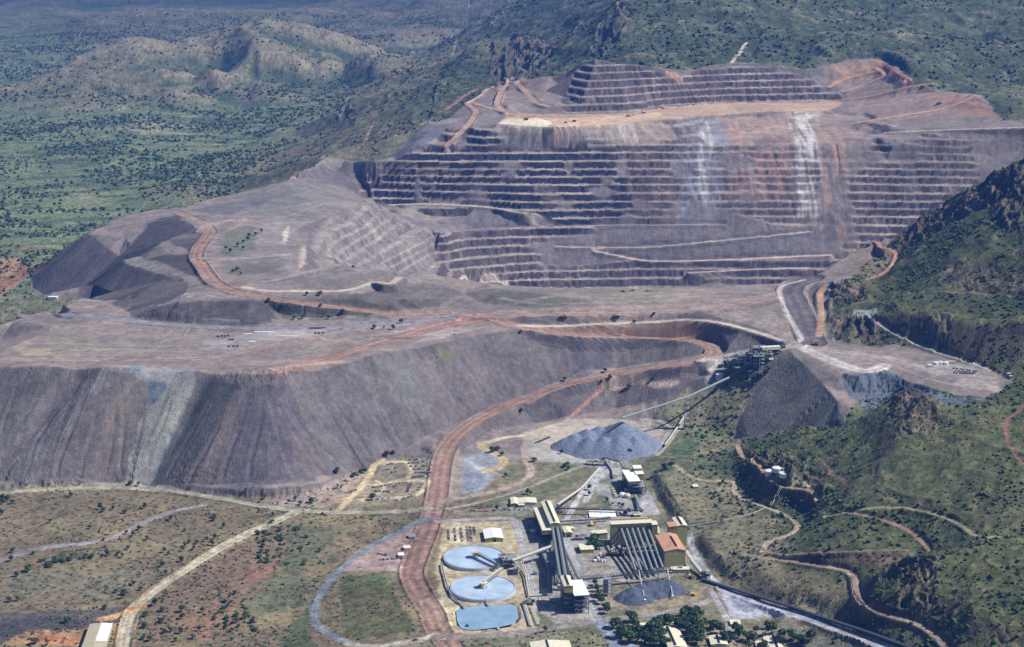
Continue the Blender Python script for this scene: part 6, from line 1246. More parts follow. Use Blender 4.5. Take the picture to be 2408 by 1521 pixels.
# smaller buildings
block("office_building", "long low cream roofed office behind the stepped screening building", "office", (118, 70), (130, 185), (560, 158), 4.6, sR1, 'gable', 1.2, None, M_WHITE, M_CREAM, windows=9)
block("office_wing", "cream roofed wing at the left end of the long low office", "office", (-45, 60), (-30, 205), (120, 190), 4.8, sR1, 'gable', 1.0, None, M_OLIVE, M_CREAM)
block("office_porch", "small cream porch on the front of the long low office", "porch", (125, 185), (135, 240), (275, 232), 3.4, sR1, 'flat', .3, None, M_OLIVE, M_CREAM)
block("store_shed", "white gabled store shed with a dark doorway next to the rows of parked equipment", "shed", (640, 612), (657, 684), (794, 668), 5.5, sA, 'gable', 1.8, None, M_OLIVE, M_WHITE, door=0.5, axis='a')
block("workshop", "cream roofed workshop between the parallel conveyors and the crane yard", "workshop", (1165, 750), (1225, 885), (1395, 875), 6.5, sR1, 'gable', 1.3, None, M_OLIVE, M_CREAM, axis='a', door=.2)
block("lean_to", "tiny cream awning on the right side of the workshop", "awning", (1345, 745), (1355, 785), (1430, 775), 4, sR1, 'flat', .2, None, M_TAN, M_CREAM)
block("plant_shed", "flat cream roofed shed beside the tall green tree", "shed", (1540, 1150), (1600, 1285), (1905, 1262), 5, sR1, 'flat', .4, None, M_OLIVE, M_CREAM)
block("control_house", "wide cream roofed control house attached left of the olive bin building", "control house", (1830, 840), (1878, 912), (2228, 890), 9, sR1, 'mono', .6, None, M_OLIVE, M_CREAM)
block("long_shed", "long low white shed behind the row of shrubs at the back of the plant", "shed", (1785, 372), (1815, 520), (2420, 505), 4, sR1, 'flat', .3, None, M_WHITE, M_WHITE)
block("small_shed", "small pale flat roofed shed right of the long white shed", "shed", (700, 1455), (735, 1521), (905, 1500), 3.6, sR5, 'flat', .3, None, M_TAN, M_CREAM)
block("white_kiosk", "tiny white kiosk standing in the shadow left of the stepped screening building", "kiosk", (420, 812), (428, 852), (522, 845), 4.5, sR1, 'flat', .2, None, M_OLIVE, M_WHITE)
block("cable_hut", "small cream hut on the bare slope right of the upper crusher building", "hut", (2258, 265), (2266, 285), (2302, 282), 17, sA, 'flat', .2, None, M_TAN, M_CREAM)
block("maintenance_shed", "wide cream gable roof with a ridge vent cut off by the bottom edge", "maintenance shed", (675, 622), (740, 860), (1500, 830), 7, sR8, 'gable', 2.2, None, M_OLIVE, M_CREAM, vent=True, ridge=.42)
# sheds in the laydown strip left of the haul road
block("container_hut", "flat grey hut at the top of the strip left of the haul road", "hut", (62, 650), (70, 672), (118, 668), 3.2, sA, 'flat', .2, None, M_WHITE, M_STEEL)
block("container_hut", "middle white sided hut in the strip left of the haul road", "hut", (25, 738), (33, 760), (82, 756), 3.2, sA, 'flat', .2, None, M_WHITE, M_CREAM)
block("container_hut", "lowest white sided hut in the strip left of the haul road", "hut", (-15, 795), (-8, 815), (32, 812), 3.2, sA, 'flat', .2, None, M_WHITE, M_WHITE)
# warehouse, bottom left corner
WH = block("warehouse", "long tan roofed warehouse with a bright white roof panel, beside the dirt road", "warehouse", (668, 1290), (572, 1560), (742, 1560), 6.5, sC, 'gable', 1.2, None, M_TAN, M_TAN)
c, a, b, g = WH[1:]; an = a / np.linalg.norm(a); bn = b / np.linalg.norm(b); cc = np.array(c)
w = MB(); w.quad([(*(cc - a * 1.0 + bn * .3), 7.9), (*(cc + a * .02 + bn * .3), 7.9), (*(cc + a * .02 + b * 1.04), 6.85), (*(cc - a * 1.0 + b * 1.04), 6.85)], .2); w.build('roof_panel', M_TANK, WH[0])
# houses in the trees, bottom edge
def house(label, p1, p2, p3, ze, sh, roof='gable', rise=1.4, **k): return block("site_house", label, "house", p1, p2, p3, ze, sh, roof, rise, None, M_TAN, M_CREAM, group=None, **k)
house("cream roofed house closest to the dark stockpile, half hidden by trees", (722, 1060), (742, 1215), (880, 1130), 4, sR6)
house("small cream roof joined right of the house closest to the dark stockpile", (865, 1045), (880, 1090), (1065, 1070), 4, sR6, 'flat', .2)
house("largest cream roofed house with a dark ridge slot, among the dense trees", (1180, 1135), (1360, 1540), (1720, 1515), 5, sR6, 'gable', 2.0, vent=True, ridge=.4)
house("small cream roof peeping from the crowns right of the round white disc", (1425, 1035), (1450, 1115), (1562, 1095), 4, sR6, 'flat', .2)
house("small cream hut alone beside the grey slurry ground", (378, 1172), (385, 1202), (452, 1200), 3.6, sB, 'flat', .3)
house("cream roofed house with a dark notch between two clumps of trees", (232, 1282), (250, 1342), (362, 1335), 4, sB, vent=True)
house("rightmost cream roofed house with a dark ridge slot by the slurry road", (600, 1262), (640, 1375), (770, 1350), 4.5, sB, vent=True)
house("cream roofed wing of the rightmost house by the slurry road", (553, 1318), (560, 1350), (620, 1338), 4.5, sB, 'flat', .2)
q = hp(1337, 922, 4, sR6); tag(MB().lathe((q[0], q[1], 0), [(2.0, -1), (2.0, 3.4), (.01, 4.1)], 20).build('water_tank', M_TANK, None, (q[0], q[1], 0)), "white round tank beside the trees above the houses", "water tank")
# right hand hillside: three tanks, pipes
for k, (x, y) in enumerate(((655, 140), (704, 167), (752, 196))):
    q = hp(x, y, 54, sB); g = float(height(q[0], q[1])); R_ = 6.3
    root = thing("water_tank", ["farthest", "middle", "nearest"][k] + " of the three white tanks on the terrace cut into the green hill", "water tank", (q[0], q[1], g), "white tanks on the hill terrace")
    MB().lathe((q[0], q[1], 0), [(R_, g - 1.5), (R_, g + 4.2)], 32).build('tank_wall', M_TANK, root); MB().lathe((q[0], q[1], 0), [(R_ + .2, g + 4.1), (R_ + .2, g + 4.4), (.01, g + 5.6)], 32).build('roof', M_TANK, root)
def gpath(pts, sheet, up=.6): return [gp(x, y, sheet) + [0, 0, up] for x, y in pts]
pipe("pipeline", "left of two pale pipes running straight down the bank below the white tanks", gpath([(728, 256), (700, 310), (672, 350), (652, 385)], sB, .9), .5, M_PIPE); pipe("pipeline", "right of two pale pipes running straight down the bank below the white tanks", gpath([(740, 256), (712, 312), (684, 352), (664, 388)], sB, .9), .5, M_PIPE)
pipe("pipeline", "long pale pipe across the grassy hill from the cream tower to the tank pipes", gpath([(88, 532), (200, 512), (300, 498), (440, 470), (540, 440), (615, 408)], sB, 1.0), .55, M_PIPE); pipe("pipeline", "short second pipe beside the start of the long hill pipe", gpath([(88, 515), (200, 502), (300, 496)], sB, 1.4), .5, M_STEEL)
# conveyor out of the plant, bottom right
conveyor("conveyor", "pale conveyor dropping from the rust roofed building to the head of the overland conveyor", [hp(2205, 785, 10, sA), hp(2255, 860, 8, sA), hp(2335, 960, 5, sA)], 4, 2.4, M_PIPE, M_DARK, 16)
ov = gpath([(190, 905), (330, 950), (560, 1020), (800, 1095), (1050, 1180), (1300, 1262), (1550, 1352), (1750, 1425)], sB, 1.6)
conveyor("conveyor", "long dark overland conveyor running down beside the pale slurry road to the corner", ov, 4.2, 2.6, M_DARK, M_DARK, 0)
rack("transfer_rack", "dark steel transfer frame at the head of the overland conveyor", "transfer station", gp(215, 885, sB)[:2], (4, 0), (0, 6), 1, 2, 4, M_DARK, 6)

# ------------------------------------------------------------------ blue grey stockpile, crusher terrace, pylons
cone = [hp(x, y, z, sG) for x, y, z in [(1700, 880, 24), (1760, 850, 30), (1840, 820, 34), (1920, 800, 35), (2000, 795, 36), (2100, 795, 36), (2170, 820, 33), (2220, 860, 27), (2150, 870, 30), (2050, 870, 32), (1950, 870, 31), (1860, 870, 30), (2062, 768, 45)]]
pile("ore_stockpile", "broad flat topped blue grey crushed ore stockpile with a small peak", [tuple(p) for p in cone], M_ORE2, 11.0, 2.0, .66, .4)
B0 = gp(640, 488, sE) + [0, 0, 6]; B1 = hp(378, 588, 60, sE); B2 = hp(1462, 984, 50)
conveyor("conveyor", "long elevated conveyor from the crusher terrace through a lattice tower to the blue grey stockpile", [B0, B1, B2], 2.8, 2.4, M_STEEL, M_STEEL, 0)
g = float(height(B1[0], B1[1])); rack("transfer_tower", "square lattice tower carrying the bend of the long elevated conveyor", "lattice tower", B1[:2], (3.5, 0), (0, 3.5), g, 6, (B1[2] - g) / 6, M_STEEL)
q = gp(455, 650, sE); MBp = conveyor("conveyor", "thin lower conveyor beside the track below the lattice tower", [gp(365, 705, sE) + [0, 0, 3], gp(310, 790, sE) + [0, 0, 3], gp(240, 890, sE) + [0, 0, 3]], 2.4, 1.8, M_PIPE, M_STEEL, 20)
for k, (x, y, h_) in enumerate(((172, 770, 34), (188, 785, 34))): p = gp(x, y, sE); mast("pylon", ["left", "right"][k] + " one of the pair of thin lattice pylons behind the blue grey stockpile", p, h_, "pylon", lattice=True)
mast("light_pole", "white leaning light pole on the rocky knoll above the ore pad", gp(1362, 240, sE), 16, "light pole", .35)
# crusher terrace
q = gp(525, 880, sR7); root = thing("water_tank", "white cylindrical tank at the left end of the crusher terrace", "water tank", q)
MB().lathe((q[0], q[1], 0), [(6.4, q[2] - 3), (6.4, q[2] + 6.2)], 32).build('tank_wall', M_BLUEW, root); MB().lathe((q[0], q[1], 0), [(6.5, q[2] + 6.2), (6.5, q[2] + 6.5), (.01, q[2] + 7.2)], 32).build('roof', M_TANK, root)
for k, (x, y, h_) in enumerate(((945, 620, 26), (1100, 560, 24), (1205, 770, 24), (1355, 680, 26), (1490, 570, 18), (1585, 740, 20), (1645, 660, 20), (1790, 460, 14))):
    mast("lighting_mast", ["leftmost", "second", "third", "fourth", "fifth", "sixth", "seventh", "rightmost"][k] + " tall steel mast on the crusher terrace, counted from the white tank", gp(x, y, sR7), h_ * 1.25, "mast", .62)
tp = gp(1900, 260, sR7); rack("crusher_station", "dark primary crusher station under the truck tip wall beside the haul road", "crusher station", tp[:2], (12, 3), (-2, 6), tp[2] - 6, 3, 5, M_DARK, 12)
tp = hp(1890, 60, 111, sR7); tag(MB().box(tp, (14, 3), (-1, 4), 0, tp[2] - 3, tp[2] + 1.4).build('tip_canopy', M_CREAM, None, tp), "pale roofed tip canopy over the primary crusher by the haul road junction", "canopy")
tp = gp(2020, 120, sR7); tag(MB().box(tp, (15, 4), (-.5, 2), 0, tp[2] - 8, tp[2] + 3).build('retaining_wall', M_BLACK, None, tp), "dark retaining wall in front of the pale tip canopy", "retaining wall")
for k, (x, y, ax, by, lv, m_) in enumerate(((1420, 420, 9, 6, 3, M_DARK), (1000, 700, 8, 6, 2, M_STEEL), (1300, 640, 7, 5, 2, M_DARK), (760, 660, 6, 6, 2, M_DARK), (1680, 430, 8, 5, 3, M_DARK), (1450, 640, 6, 6, 2, M_BLACK))):
    p = gp(x, y, sR7); rack("process_rack", ["dark steel racks at the middle of the crusher terrace below the pale road", "steel racks with drums next to the leftmost tall mast", "dark racks above the white drum on the terrace", "dark blocky frame just right of the white cylindrical tank", "tallest dark racks under the primary crusher", "black machinery block between the fourth and fifth masts"][k], "process rack", p[:2], (ax, 1), (0, by), p[2], lv, 4.2, m_, 8)
for k, (x, y, w_) in enumerate(((1340, 720, 2.8), (1900, 410, 3.4), (1010, 690, 2.2))):
    p = gp(x, y, sR7) + [0, 0, 1.5]; tag(MB().tube(p - [w_, .3, 0], p + [w_, .3, 0], 1.5, n=14).build('drum', M_TANK, None, p), ["white horizontal drum at the front edge of the crusher terrace", "white drum high up under the primary crusher", "small pale drum near the leftmost tall mast"][k], "drum")
conveyor("conveyor", "steep conveyor climbing the crusher terrace to the primary crusher", [gp(1150, 330, sR7) + [0, 0, 4], gp(1700, 260, sR7) + [0, 0, 8]], 3, 2.2, M_PIPE, M_STEEL, 14)
conveyor("conveyor", "lower conveyor along the front of the crusher terrace to the elevated conveyor", [B0, gp(1250, 700, sR7) + [0, 0, 5], gp(1700, 500, sR7) + [0, 0, 8]], 3, 2.2, M_STEEL, M_DARK, 14)
# ------------------------------------------------------------------ vehicles
V = [((1918, 811), 1.2, M_ORG, "orange haul truck crossing the ore pad junction"), ((1325, 748), .1, M_YEL, "yellow haul truck with a long shadow, left of two on the wide mid haul road"), ((1450, 748), 3.0, M_DARK, "dark haul truck, right of two on the wide mid haul road")]
for (x, y), rz, m_, lab in V: haul_truck(lab, gp(x, y) + [0, 0, .1], rz, m_)
haul_truck("dark haul truck parked on the bright end of the orange bench", gp(1290, 772, sJ), .3, M_DARK); haul_truck("small haul truck under the drill bench edge on the orange bench", gp(1600, 782, sJ), .2, M_RED, .8)
haul_truck("grey haul truck climbing the far right ramp of the pit", gp(1862, 672, sK), .5, M_STEEL, 1.15); haul_truck("low dark truck beside the small truck on the orange bench", gp(1545, 790, sJ), 0, M_RED, .6)
excavator("dark excavator at the edge of the orange bench beside the drill rig", gp(1950, 748, sJ), .4, M_OLIVE, 1.25)
p = gp(2045, 728, sJ); root = thing("drill_rig", "blast hole drill rig with a tall mast on the orange bench", "drill rig", p); MB().box(p, (5, 0), (0, 2), 0, p[2], p[2] + 3.6).build('body', M_STEEL, root); MB().bar(p - [3.5, 0, 0], p + np.array([-3.5, 0, 22]), 1.2).build('mast', M_DARK, root)
for k, (x, y) in enumerate(((1913, 1072), (1975, 1065), (2070, 1068))): p = gp(x, y, sM); haul_truck(["leftmost of three small yellow trucks on the grassy lip of the pit", "middle of three small yellow trucks on the grassy lip of the pit", "rightmost of three small yellow trucks on the grassy lip of the pit"][k], p, .3 * k, M_YEL, .6)
excavator("yellow wheel loader at the right foot of the dark stockpile", gp(1850, 505, sR6), 2.5, M_YEL, .7); excavator("yellow crane in the concrete yard behind the parallel conveyors", gp(1850, 720, sR1), 1.0, M_YEL, .9)
excavator("brown loader beside the lone annex of the rust roofed building", gp(1800, 160, sR6), 2.2, M_RED, .8)
cars = [((150, 1290), sR6, 1.2, M_WHITE, "white car on the blue grey road by the houses"), ((2165, 478), sR8, .4, M_WHITE, None), ((570, 947), sM, 0, M_WHITE, "white pickup on the pit lip where the pale track ends"), ((118, 1470), sA, .2, M_BLU, "dark blue car on the track left of the haul road at the bottom"), ((335, 1470), sA, .5, M_CREAM, "cream vehicle on the haul road at the bottom edge"),
        ((990, 222), sG, 0, M_WHITE, "white van on the small pad at the dump crest"), ((1130, 1345), sA, .3, M_RED, None), ((720, 320), sR7, .4, M_WHITE, "white pickup on the pale road above the crusher terrace"), ((960, 250), sE, .6, M_WHITE, "white pickup near the top of the beige spur road"), ((1335, 1135), sA, 1, M_WHITE, None), ((205, 190), sG, .2, M_WHITE, "white pickup among the strips on the dump plateau"),
        ((55, 470), sA, 0, M_WHITE, None), ((1190, 1275), sA, .2, M_RED, "rust coloured truck in the yard below the tallest tower"), ((590, 440), sA, .1, M_RED, "rust red machine on the yard left of the long low office"), ((890, 825), sA, .2, M_WHITE, "white vehicle beside the thickener conveyor"), ((870, 822), sA, .2, M_BLU, "blue grey vehicle beside the thickener conveyor")]
for (x, y), sh, rz, m_, lab in cars:
    if lab: car(lab, gp(x, y, sh), rz, m_, 1.25, van='pickup' in lab, cat="pickup" if 'pickup' in lab else "vehicle")
# ------------------------------------------------------------------ small stores, tanks and huts
def boxes(name, cat, items, sh, base=0):
    for x, y, w_, d_, h_, m_, lab in items: p = gp(x, y, sh); tag(MB().box(p, (w_ / 2, 0), (0, d_ / 2), 0, p[2] - .6, p[2] + h_).box(p, (w_ / 2 + .15, 0), (0, d_ / 2 + .15), 0, p[2] + h_, p[2] + h_ + .2).build(name, m_, None, p), lab, cat)
boxes("container", "container", [(1965, 382, 14, 3, 3, M_CREAM, "long cream container right of the white tanks on the ore pad"), (1842, 405, 7, 4, 3.2, M_WHITE, "white cabin left of the white tanks on the ore pad"), (2318, 455, 6, 4, 3, M_PIPE, "upper pale shed at the far right end of the ore pad"), (2330, 470, 5, 4, 3, M_PIPE, "lower pale shed at the far right end of the ore pad")], sE)
for k, (x, y) in enumerate(((1875, 388), (1903, 384), (1936, 388))): p = gp(x, y, sE); tag(MB().lathe((p[0], p[1], p[2]), [(3.6, -1), (3.6, 3.2), (.01, 4.0)], 16).build('water_tank', M_TANK, None, p), ["leftmost", "middle", "rightmost"][k] + " of three small white tanks on the ore pad", "water tank", "small tanks on the ore pad")
boxes("sheet_stack", "sheet stack", [(1590, 380, 12, 3, .5, M_WHITE, "short white strip on the dump plateau, leftmost of the bright strips"), (1705, 368, 34, 4, .5, M_WHITE, "longest bright white strip on the dump plateau"), (1850, 394, 28, 3, .5, M_WHITE, "white strip nearest the haul road on the dump plateau"), (1620, 428, 10, 3, .5, M_WHITE, "small white strip below the longest one on the plateau"), (1690, 416, 16, 3, .4, M_PIPE, "pale grey strip in the middle of the plateau yard"), (2040, 346, 24, 4, 2.4, M_RED, "long rusty stack at the right end of the plateau yard")], sH)
boxes("white_shed", "shed", [(340, 955, 16, 8, 4, M_WHITE, "white shed alone at the foot of the far left dump")], sL)
dr = [(1400, 398), (1425, 394), (1445, 395), (1465, 393), (1478, 418), (1495, 417), (1470, 462), (1500, 461), (1525, 459), (2025, 375), (2050, 376), (2075, 374)]
for k, (x, y) in enumerate(dr): p = gp(x, y, sH); o = MB().box(p, (1.6, 0), (0, 1.3), 0, p[2] - .4, p[2] + 1.8).build('scrap_bin', M_BLACK, None, p); tag(o, "dark scrap bin standing in the yard of bright strips on the dump plateau", "scrap bin", "dark scrap bins on the dump plateau")
# stores laid out in rows: one of each, then copies that share the mesh
protos = []
def proto(name, m, boxes_):
    mb = MB()
    for bx in boxes_: mb.box((bx[0], bx[1]), (bx[2], 0), (0, bx[3]), 0, bx[4], bx[5])
    return mb, name, m
kinds = [("pallet_stack", M_WOOD, [(0, 0, 1.6, 1.3, 0, .9), (.2, 0, 1.2, 1.0, .9, 1.5)]), ("steel_bundle", M_RED, [(0, 0, 2.4, .5, 0, .5), (0, 1.1, 2.2, .4, 0, .7), (.3, -1, 2, .35, 0, .4)]), ("equipment_crate", M_STEEL, [(0, 0, 1.4, 1.2, 0, 1.6), (0, 0, 1.5, .2, 1.6, 1.8)]), ("parts_crate", M_DARK, [(0, 0, 1.8, 1.1, 0, 1.1), (.5, .2, .7, .6, 1.1, 1.9)]), ("pipe_bundle", M_PIPE, [(0, 0, 2.8, .4, 0, .4), (0, .9, 2.8, .35, 0, .5), (0, .45, 2.7, .35, .4, .8)]), ("machine_part", M_BLU, [(0, 0, 1.7, .9, .3, 1.3), (-.5, 0, .5, .7, 1.3, 2)])]
made = {}
def store(kind, p, rz, label, group):
    nm, m_, bx = kinds[kind]
    if nm not in made:
        mb = MB()
        for q in bx: mb.box((q[0], q[1]), (q[2], 0), (0, q[3]), 0, q[4], q[5])
        o = mb.build(nm, m_); made[nm] = o
    else: o = made[nm].copy(); COL.objects.link(o)
    o.location = (float(p[0]), float(p[1]), float(p[2]) - .05); o.rotation_euler = (0, 0, rz); o["label"] = label; o["category"] = nm.replace('_', ' '); o["group"] = group; return o
R6r = random.Random(4)
KN = ["timber pallet stack", "rusty steel bundle", "grey equipment crate", "dark parts crate", "pale pipe bundle", "blue machine part"]
def rows(region, sh, lines, n, ks, group, jit=3.0):
    for (x0, y0, x1, y1) in lines:
        for i in range(n):
            t = (i + R6r.uniform(-.3, .3)) / n; x = x0 + (x1 - x0) * t; y = y0 + (y1 - y0) * t; p = gp(x, y, sh); k = R6r.choice(ks); store(k, p, R6r.uniform(-.4, .4) + (1.45 if R6r.random() < .5 else 0), KN[k] + " in the rows " + region, KN[k] + "s " + region)
rows("beside the white store shed", sA, [(372, 622, 378, 700), (420, 612, 432, 712), (468, 606, 482, 715), (515, 600, 530, 712), (540, 600, 552, 715), (570, 600, 578, 660)], 9, [0, 1, 2, 3, 3], "beside the white store shed")
rows("on the looped laydown yard by the haul road", sG, [(550, 1060, 610, 1050), (560, 1090, 640, 1075), (575, 1110, 625, 1105), (690, 1030, 780, 1025), (700, 1050, 800, 1040), (715, 1070, 830, 1065), (730, 1090, 845, 1085), (740, 1110, 850, 1108), (720, 1140, 840, 1130), (450, 1210, 560, 1190), (480, 1230, 610, 1235), (600, 1200, 640, 1180), (690, 1230, 710, 1180), (760, 1220, 790, 1180), (430, 1290, 620, 1270), (620, 1290, 760, 1250), (200, 1220, 270, 1200), (300, 1240, 370, 1220)], 7, [0, 1, 3, 2, 4, 5], "on the looped laydown yard by the haul road")
rows("in the strip left of the haul road", sA, [(60, 680, 110, 690), (20, 770, 90, 765), (-150, 850, 0, 840), (-160, 800, -100, 820), (-20, 830, 40, 840)], 5, [1, 2, 5, 3], "in the strip left of the haul road")
rows("in front of the long low office", sA, [(550, 470, 700, 480), (600, 455, 720, 430), (740, 470, 1030, 462)], 8, [2, 1, 3], "in front of the long low office")
rows("on the ore pad beyond the pale tanks", sE, [(1990, 415, 2140, 435), (2000, 430, 2130, 445), (1990, 442, 2110, 450)], 8, [3, 3, 5], "on the ore pad beyond the pale tanks")
rows("along the toe of the blue grey stockpile", sG, [(1515, 920, 1610, 880), (1930, 975, 2180, 968)], 14, [3, 3], "along the toe of the blue grey stockpile")
rows("under the stockpile conveyors near the round tanks", sA, [(1495, 860, 1580, 865), (1510, 835, 1590, 830)], 6, [4, 2, 5], "beneath the sloping conveyors")
rows("in the dirt yard beside the warehouse", sC, [(300, 1350, 360, 1345), (470, 1410, 510, 1390)], 4, [4, 1], "in the dirt yard beside the warehouse")

# more of the plant's small works
extra = [((1240, 480), 5, 3, 1, 4, M_STEEL, 5, "small steel frame at the back of the twin roofed screening building"), ((1400, 690), 8, 3, 1, 4.5, M_STEEL, 7, "low pipe frame linking the four conveyors and the tall green tree"), ((1110, 800), 5, 6, 1, 4, M_DARK, 6, "shaded pump frame left of the four conveyors"), ((905, 945), 4, 9, 2, 4, M_STEEL, 8, "narrow pipe frame between the near thickener and the plant road"),
    ((1285, 1040), 6, 4, 2, 5, M_DARK, 6, "dark frame tucked behind the tallest tower"), ((1210, 840), 4, 8, 2, 4.5, M_STEEL, 8, "tangled steel frame below the four conveyors, near the curved launders"), ((1655, 820), 14, 2, 1, 4, M_DARK, 8, "brown low frame crossing under the sloping conveyors"), ((1990, 880), 8, 2, 1, 5, M_DARK, 5, "dark frame at the feet of the rightmost sloping conveyors"), ((2160, 940), 5, 2, 1, 4, M_STEEL, 3, "small steel frame right of the low annex"), ((1760, 330), 5, 6, 1, 4, M_DARK, 6, "tangle of steel below the upper crusher building")]
for (x, y), ax, by, lv, h_, m_, n_, lab in extra: q = gp(x, y, sA); rack("process_rack", lab, "process rack", q[:2], (ax, 0), (0, by), q[2], lv, h_, m_, n_)
for k, ((x, y), r_, h_, m_) in enumerate((((1530, 850), 1.8, 3.5, M_TANK), ((1505, 862), 2.2, 2.4, M_TANK), ((1560, 862), 1.3, 2.2, M_TANK), ((1580, 862), 1.3, 2.2, M_TANK), ((1545, 822), 1.6, 4.5, M_CREAM), ((1050, 960), 3.0, 4.0, M_STEEL), ((1440, 540), 1.6, 5.5, M_PIPE), ((1230, 1080), 2.6, 6, M_CREAM))):
    q = gp(x, y, sA); tag(MB().lathe((q[0], q[1], q[2]), [(r_, -1), (r_, h_), (.01, h_ + .5)], 16).build('tank', m_, None, q), ["tall white tank in the group left of the sloping conveyors", "broad squat white tank in the group left of the sloping conveyors", "left one of two little white tanks under the sloping conveyors", "right one of two little white tanks under the sloping conveyors", "cream tank at the back of the group left of the sloping conveyors", "grey tank on the sand left of the four conveyors", "slim pale silo beside the yellow crane yard", "cream tank in the shade beside the tallest tower"][k], "tank")

for k, ((x, y), ax, by, lv, h_, m_, n_, lab) in enumerate((((900, 560), 9, 8, 2, 5, M_STEEL, 8, "pale steel frame behind the leftmost tall mast on the crusher terrace"), ((1180, 520), 10, 8, 3, 5, M_STEEL, 10, "tall pale steel frame between the second and fourth masts"), ((1560, 300), 11, 7, 3, 5, M_STEEL, 10, "pale frame on the slope just left of the primary crusher"), ((1080, 760), 9, 6, 2, 5, M_DARK, 8, "dark frame in front of the leftmost tall mast"), ((1560, 560), 9, 8, 3, 5.5, M_DARK, 10, "dark frame around the fifth and sixth masts"), ((1800, 400), 9, 6, 2, 5, M_STEEL, 8, "pale frame beneath the drum under the primary crusher"), ((700, 560), 7, 5, 1, 6, M_PIPE, 4, "pale low frame behind the white cylindrical tank"))):
    p = gp(x, y, sR7); rack("process_rack", lab, "process rack", p[:2], (ax, 1), (0, by), p[2], lv, h_, m_, n_)
LATE = lambda: grove([(1300, 900), (1180, 900), (1420, 950), (1550, 880), (1640, 900), (1200, 1050), (1330, 1080), (1450, 1110), (1750, 780), (1850, 700)], sR7, 6, 9, "dark bush on the slope just below the crusher terrace", "bushes below the crusher terrace")
# ------------------------------------------------------------------ trees one can count
def crown_mesh(seed, n=230):
    r = np.random.RandomState(seed); lobes = []
    for k in range(r.randint(5, 8)):
        a = r.rand() * 6.283; d = r.rand() * .55; lobes.append((d * math.cos(a), d * math.sin(a), .75 + r.rand() * .55, .38 + r.rand() * .25))
    V = []; Fc = []; Cc = []
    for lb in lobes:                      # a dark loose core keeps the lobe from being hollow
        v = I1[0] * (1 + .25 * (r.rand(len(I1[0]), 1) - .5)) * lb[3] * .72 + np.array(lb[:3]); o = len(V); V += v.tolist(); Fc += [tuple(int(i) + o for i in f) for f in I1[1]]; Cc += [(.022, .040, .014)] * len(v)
    for k in range(n):
        lb = lobes[r.randint(len(lobes))]; d = r.normal(size=3); d /= np.linalg.norm(d); d[2] = abs(d[2]) * .9 - .25 if r.rand() < .8 else d[2]
        p = np.array(lb[:3]) + d * lb[3] * r.uniform(.75, 1.12); s = r.uniform(.10, .2); u = r.normal(size=3); u /= np.linalg.norm(u); w = np.cross(u, d + r.normal(size=3) * .4); w /= np.linalg.norm(w) + 1e-6
        o = len(V); V += [(p + u * s).tolist(), (p + w * s * .8).tolist(), (p - u * s * .9).tolist(), (p - w * s).tolist()]; Fc.append((o, o + 1, o + 2, o + 3)); g = r.uniform(.6, 1.5); t = r.rand()
        Cc += [tuple(np.array([.055 + .04 * t, .098 + .03 * t, .036 + .012 * t]) * g)] * 4
    me = bpy.data.meshes.new("crown"); me.from_pydata(V, [], Fc); at = me.color_attributes.new("tint", 'FLOAT_COLOR', 'POINT'); c = np.ones((len(V), 4), np.float32); c[:, :3] = Cc; at.data.foreach_set("color", c.ravel()); me.materials.append(FOL); return me
CROWNS = [crown_mesh(100 + k) for k in range(6)]
def trunk_mesh():
    mb = MB(); mb.tube((0, 0, -.15), (.03, .02, .55), .07, .045, 7)
    for a in (0, 2.1, 4.2): mb.tube((.03, .02, .45), (.35 * math.cos(a), .35 * math.sin(a), .95), .04, .015, 5)
    o = mb.build("trunk", M_TRUNK); me = o.data; bpy.data.objects.remove(o); return me
TRUNK = trunk_mesh(); tr = random.Random(9)
def tree(p, d, label, group, cat="tree", tall=1.0):
    root = thing("tree" if d > 3.2 else "shrub", label, cat if d > 3.2 else "shrub", (p[0], p[1], p[2]), group); root.rotation_euler = (0, 0, tr.uniform(0, 6.28)); s = d / 2 / .8; root.scale = (s, s, s * tall)
    c = bpy.data.objects.new("crown", tr.choice(CROWNS)); COL.objects.link(c); c.parent = root
    t = bpy.data.objects.new("trunk", TRUNK); COL.objects.link(t); t.parent = root
def grove(pts, sh, d0, d1, label, group, tall=(.8, 1.15)):
    for q in pts: p = gp(q[0], q[1], sh); tree(p, tr.uniform(d0, d1) if len(q) < 3 else q[2], label, group, tall=tr.uniform(*tall))
g1 = "dark green trees crowding round the cream roofed houses"
grove([(330, 1150), (450, 1230), (600, 1040), (660, 1130), (520, 1290), (400, 1350), (760, 1320), (900, 1250), (1000, 1310), (1130, 1170), (1200, 1040), (1300, 1060), (1370, 1100), (820, 1430), (960, 1450), (1100, 1390), (1230, 1370), (1240, 1490), (1060, 1520), (640, 1430), (1120, 1230), (1640, 980), (1720, 930), (1800, 960), (1900, 900), (1980, 960), (1650, 1060), (1760, 1110), (1880, 1140), (1980, 1210), (1580, 1200), (1700, 1240), (1820, 1280), (1950, 1360), (1720, 1390), (1830, 1430), (1990, 1480)], sR6, 11, 16, "broad dark green tree among the cream roofed houses below the dark stockpile", g1)
grove([(140, 1180), (200, 1220), (265, 1235), (310, 1270), (180, 1280), (340, 1320), (60, 1170), (90, 1220), (130, 1310)], sB, 11, 15, "broad dark green tree in the clump left of the grey slurry road end", "dark trees left of the slurry road end")
grove([(420, 1260), (440, 1300), (500, 1320), (560, 1260), (540, 1330), (640, 1230), (665, 1265), (490, 1370), (720, 1330), (740, 1300), (800, 1310), (860, 1340), (905, 1350), (940, 1330), (600, 1390), (400, 1320)], sB, 10, 14, "dark green tree around the houses nearest the slurry road", "dark trees by the slurry road houses")
grove([(1500, 745, 15), (1540, 765, 12), (1475, 760, 11)], sA, 9, 13, "tall green tree in the middle of the plant beside the flat cream shed", "trees in the middle of the plant")
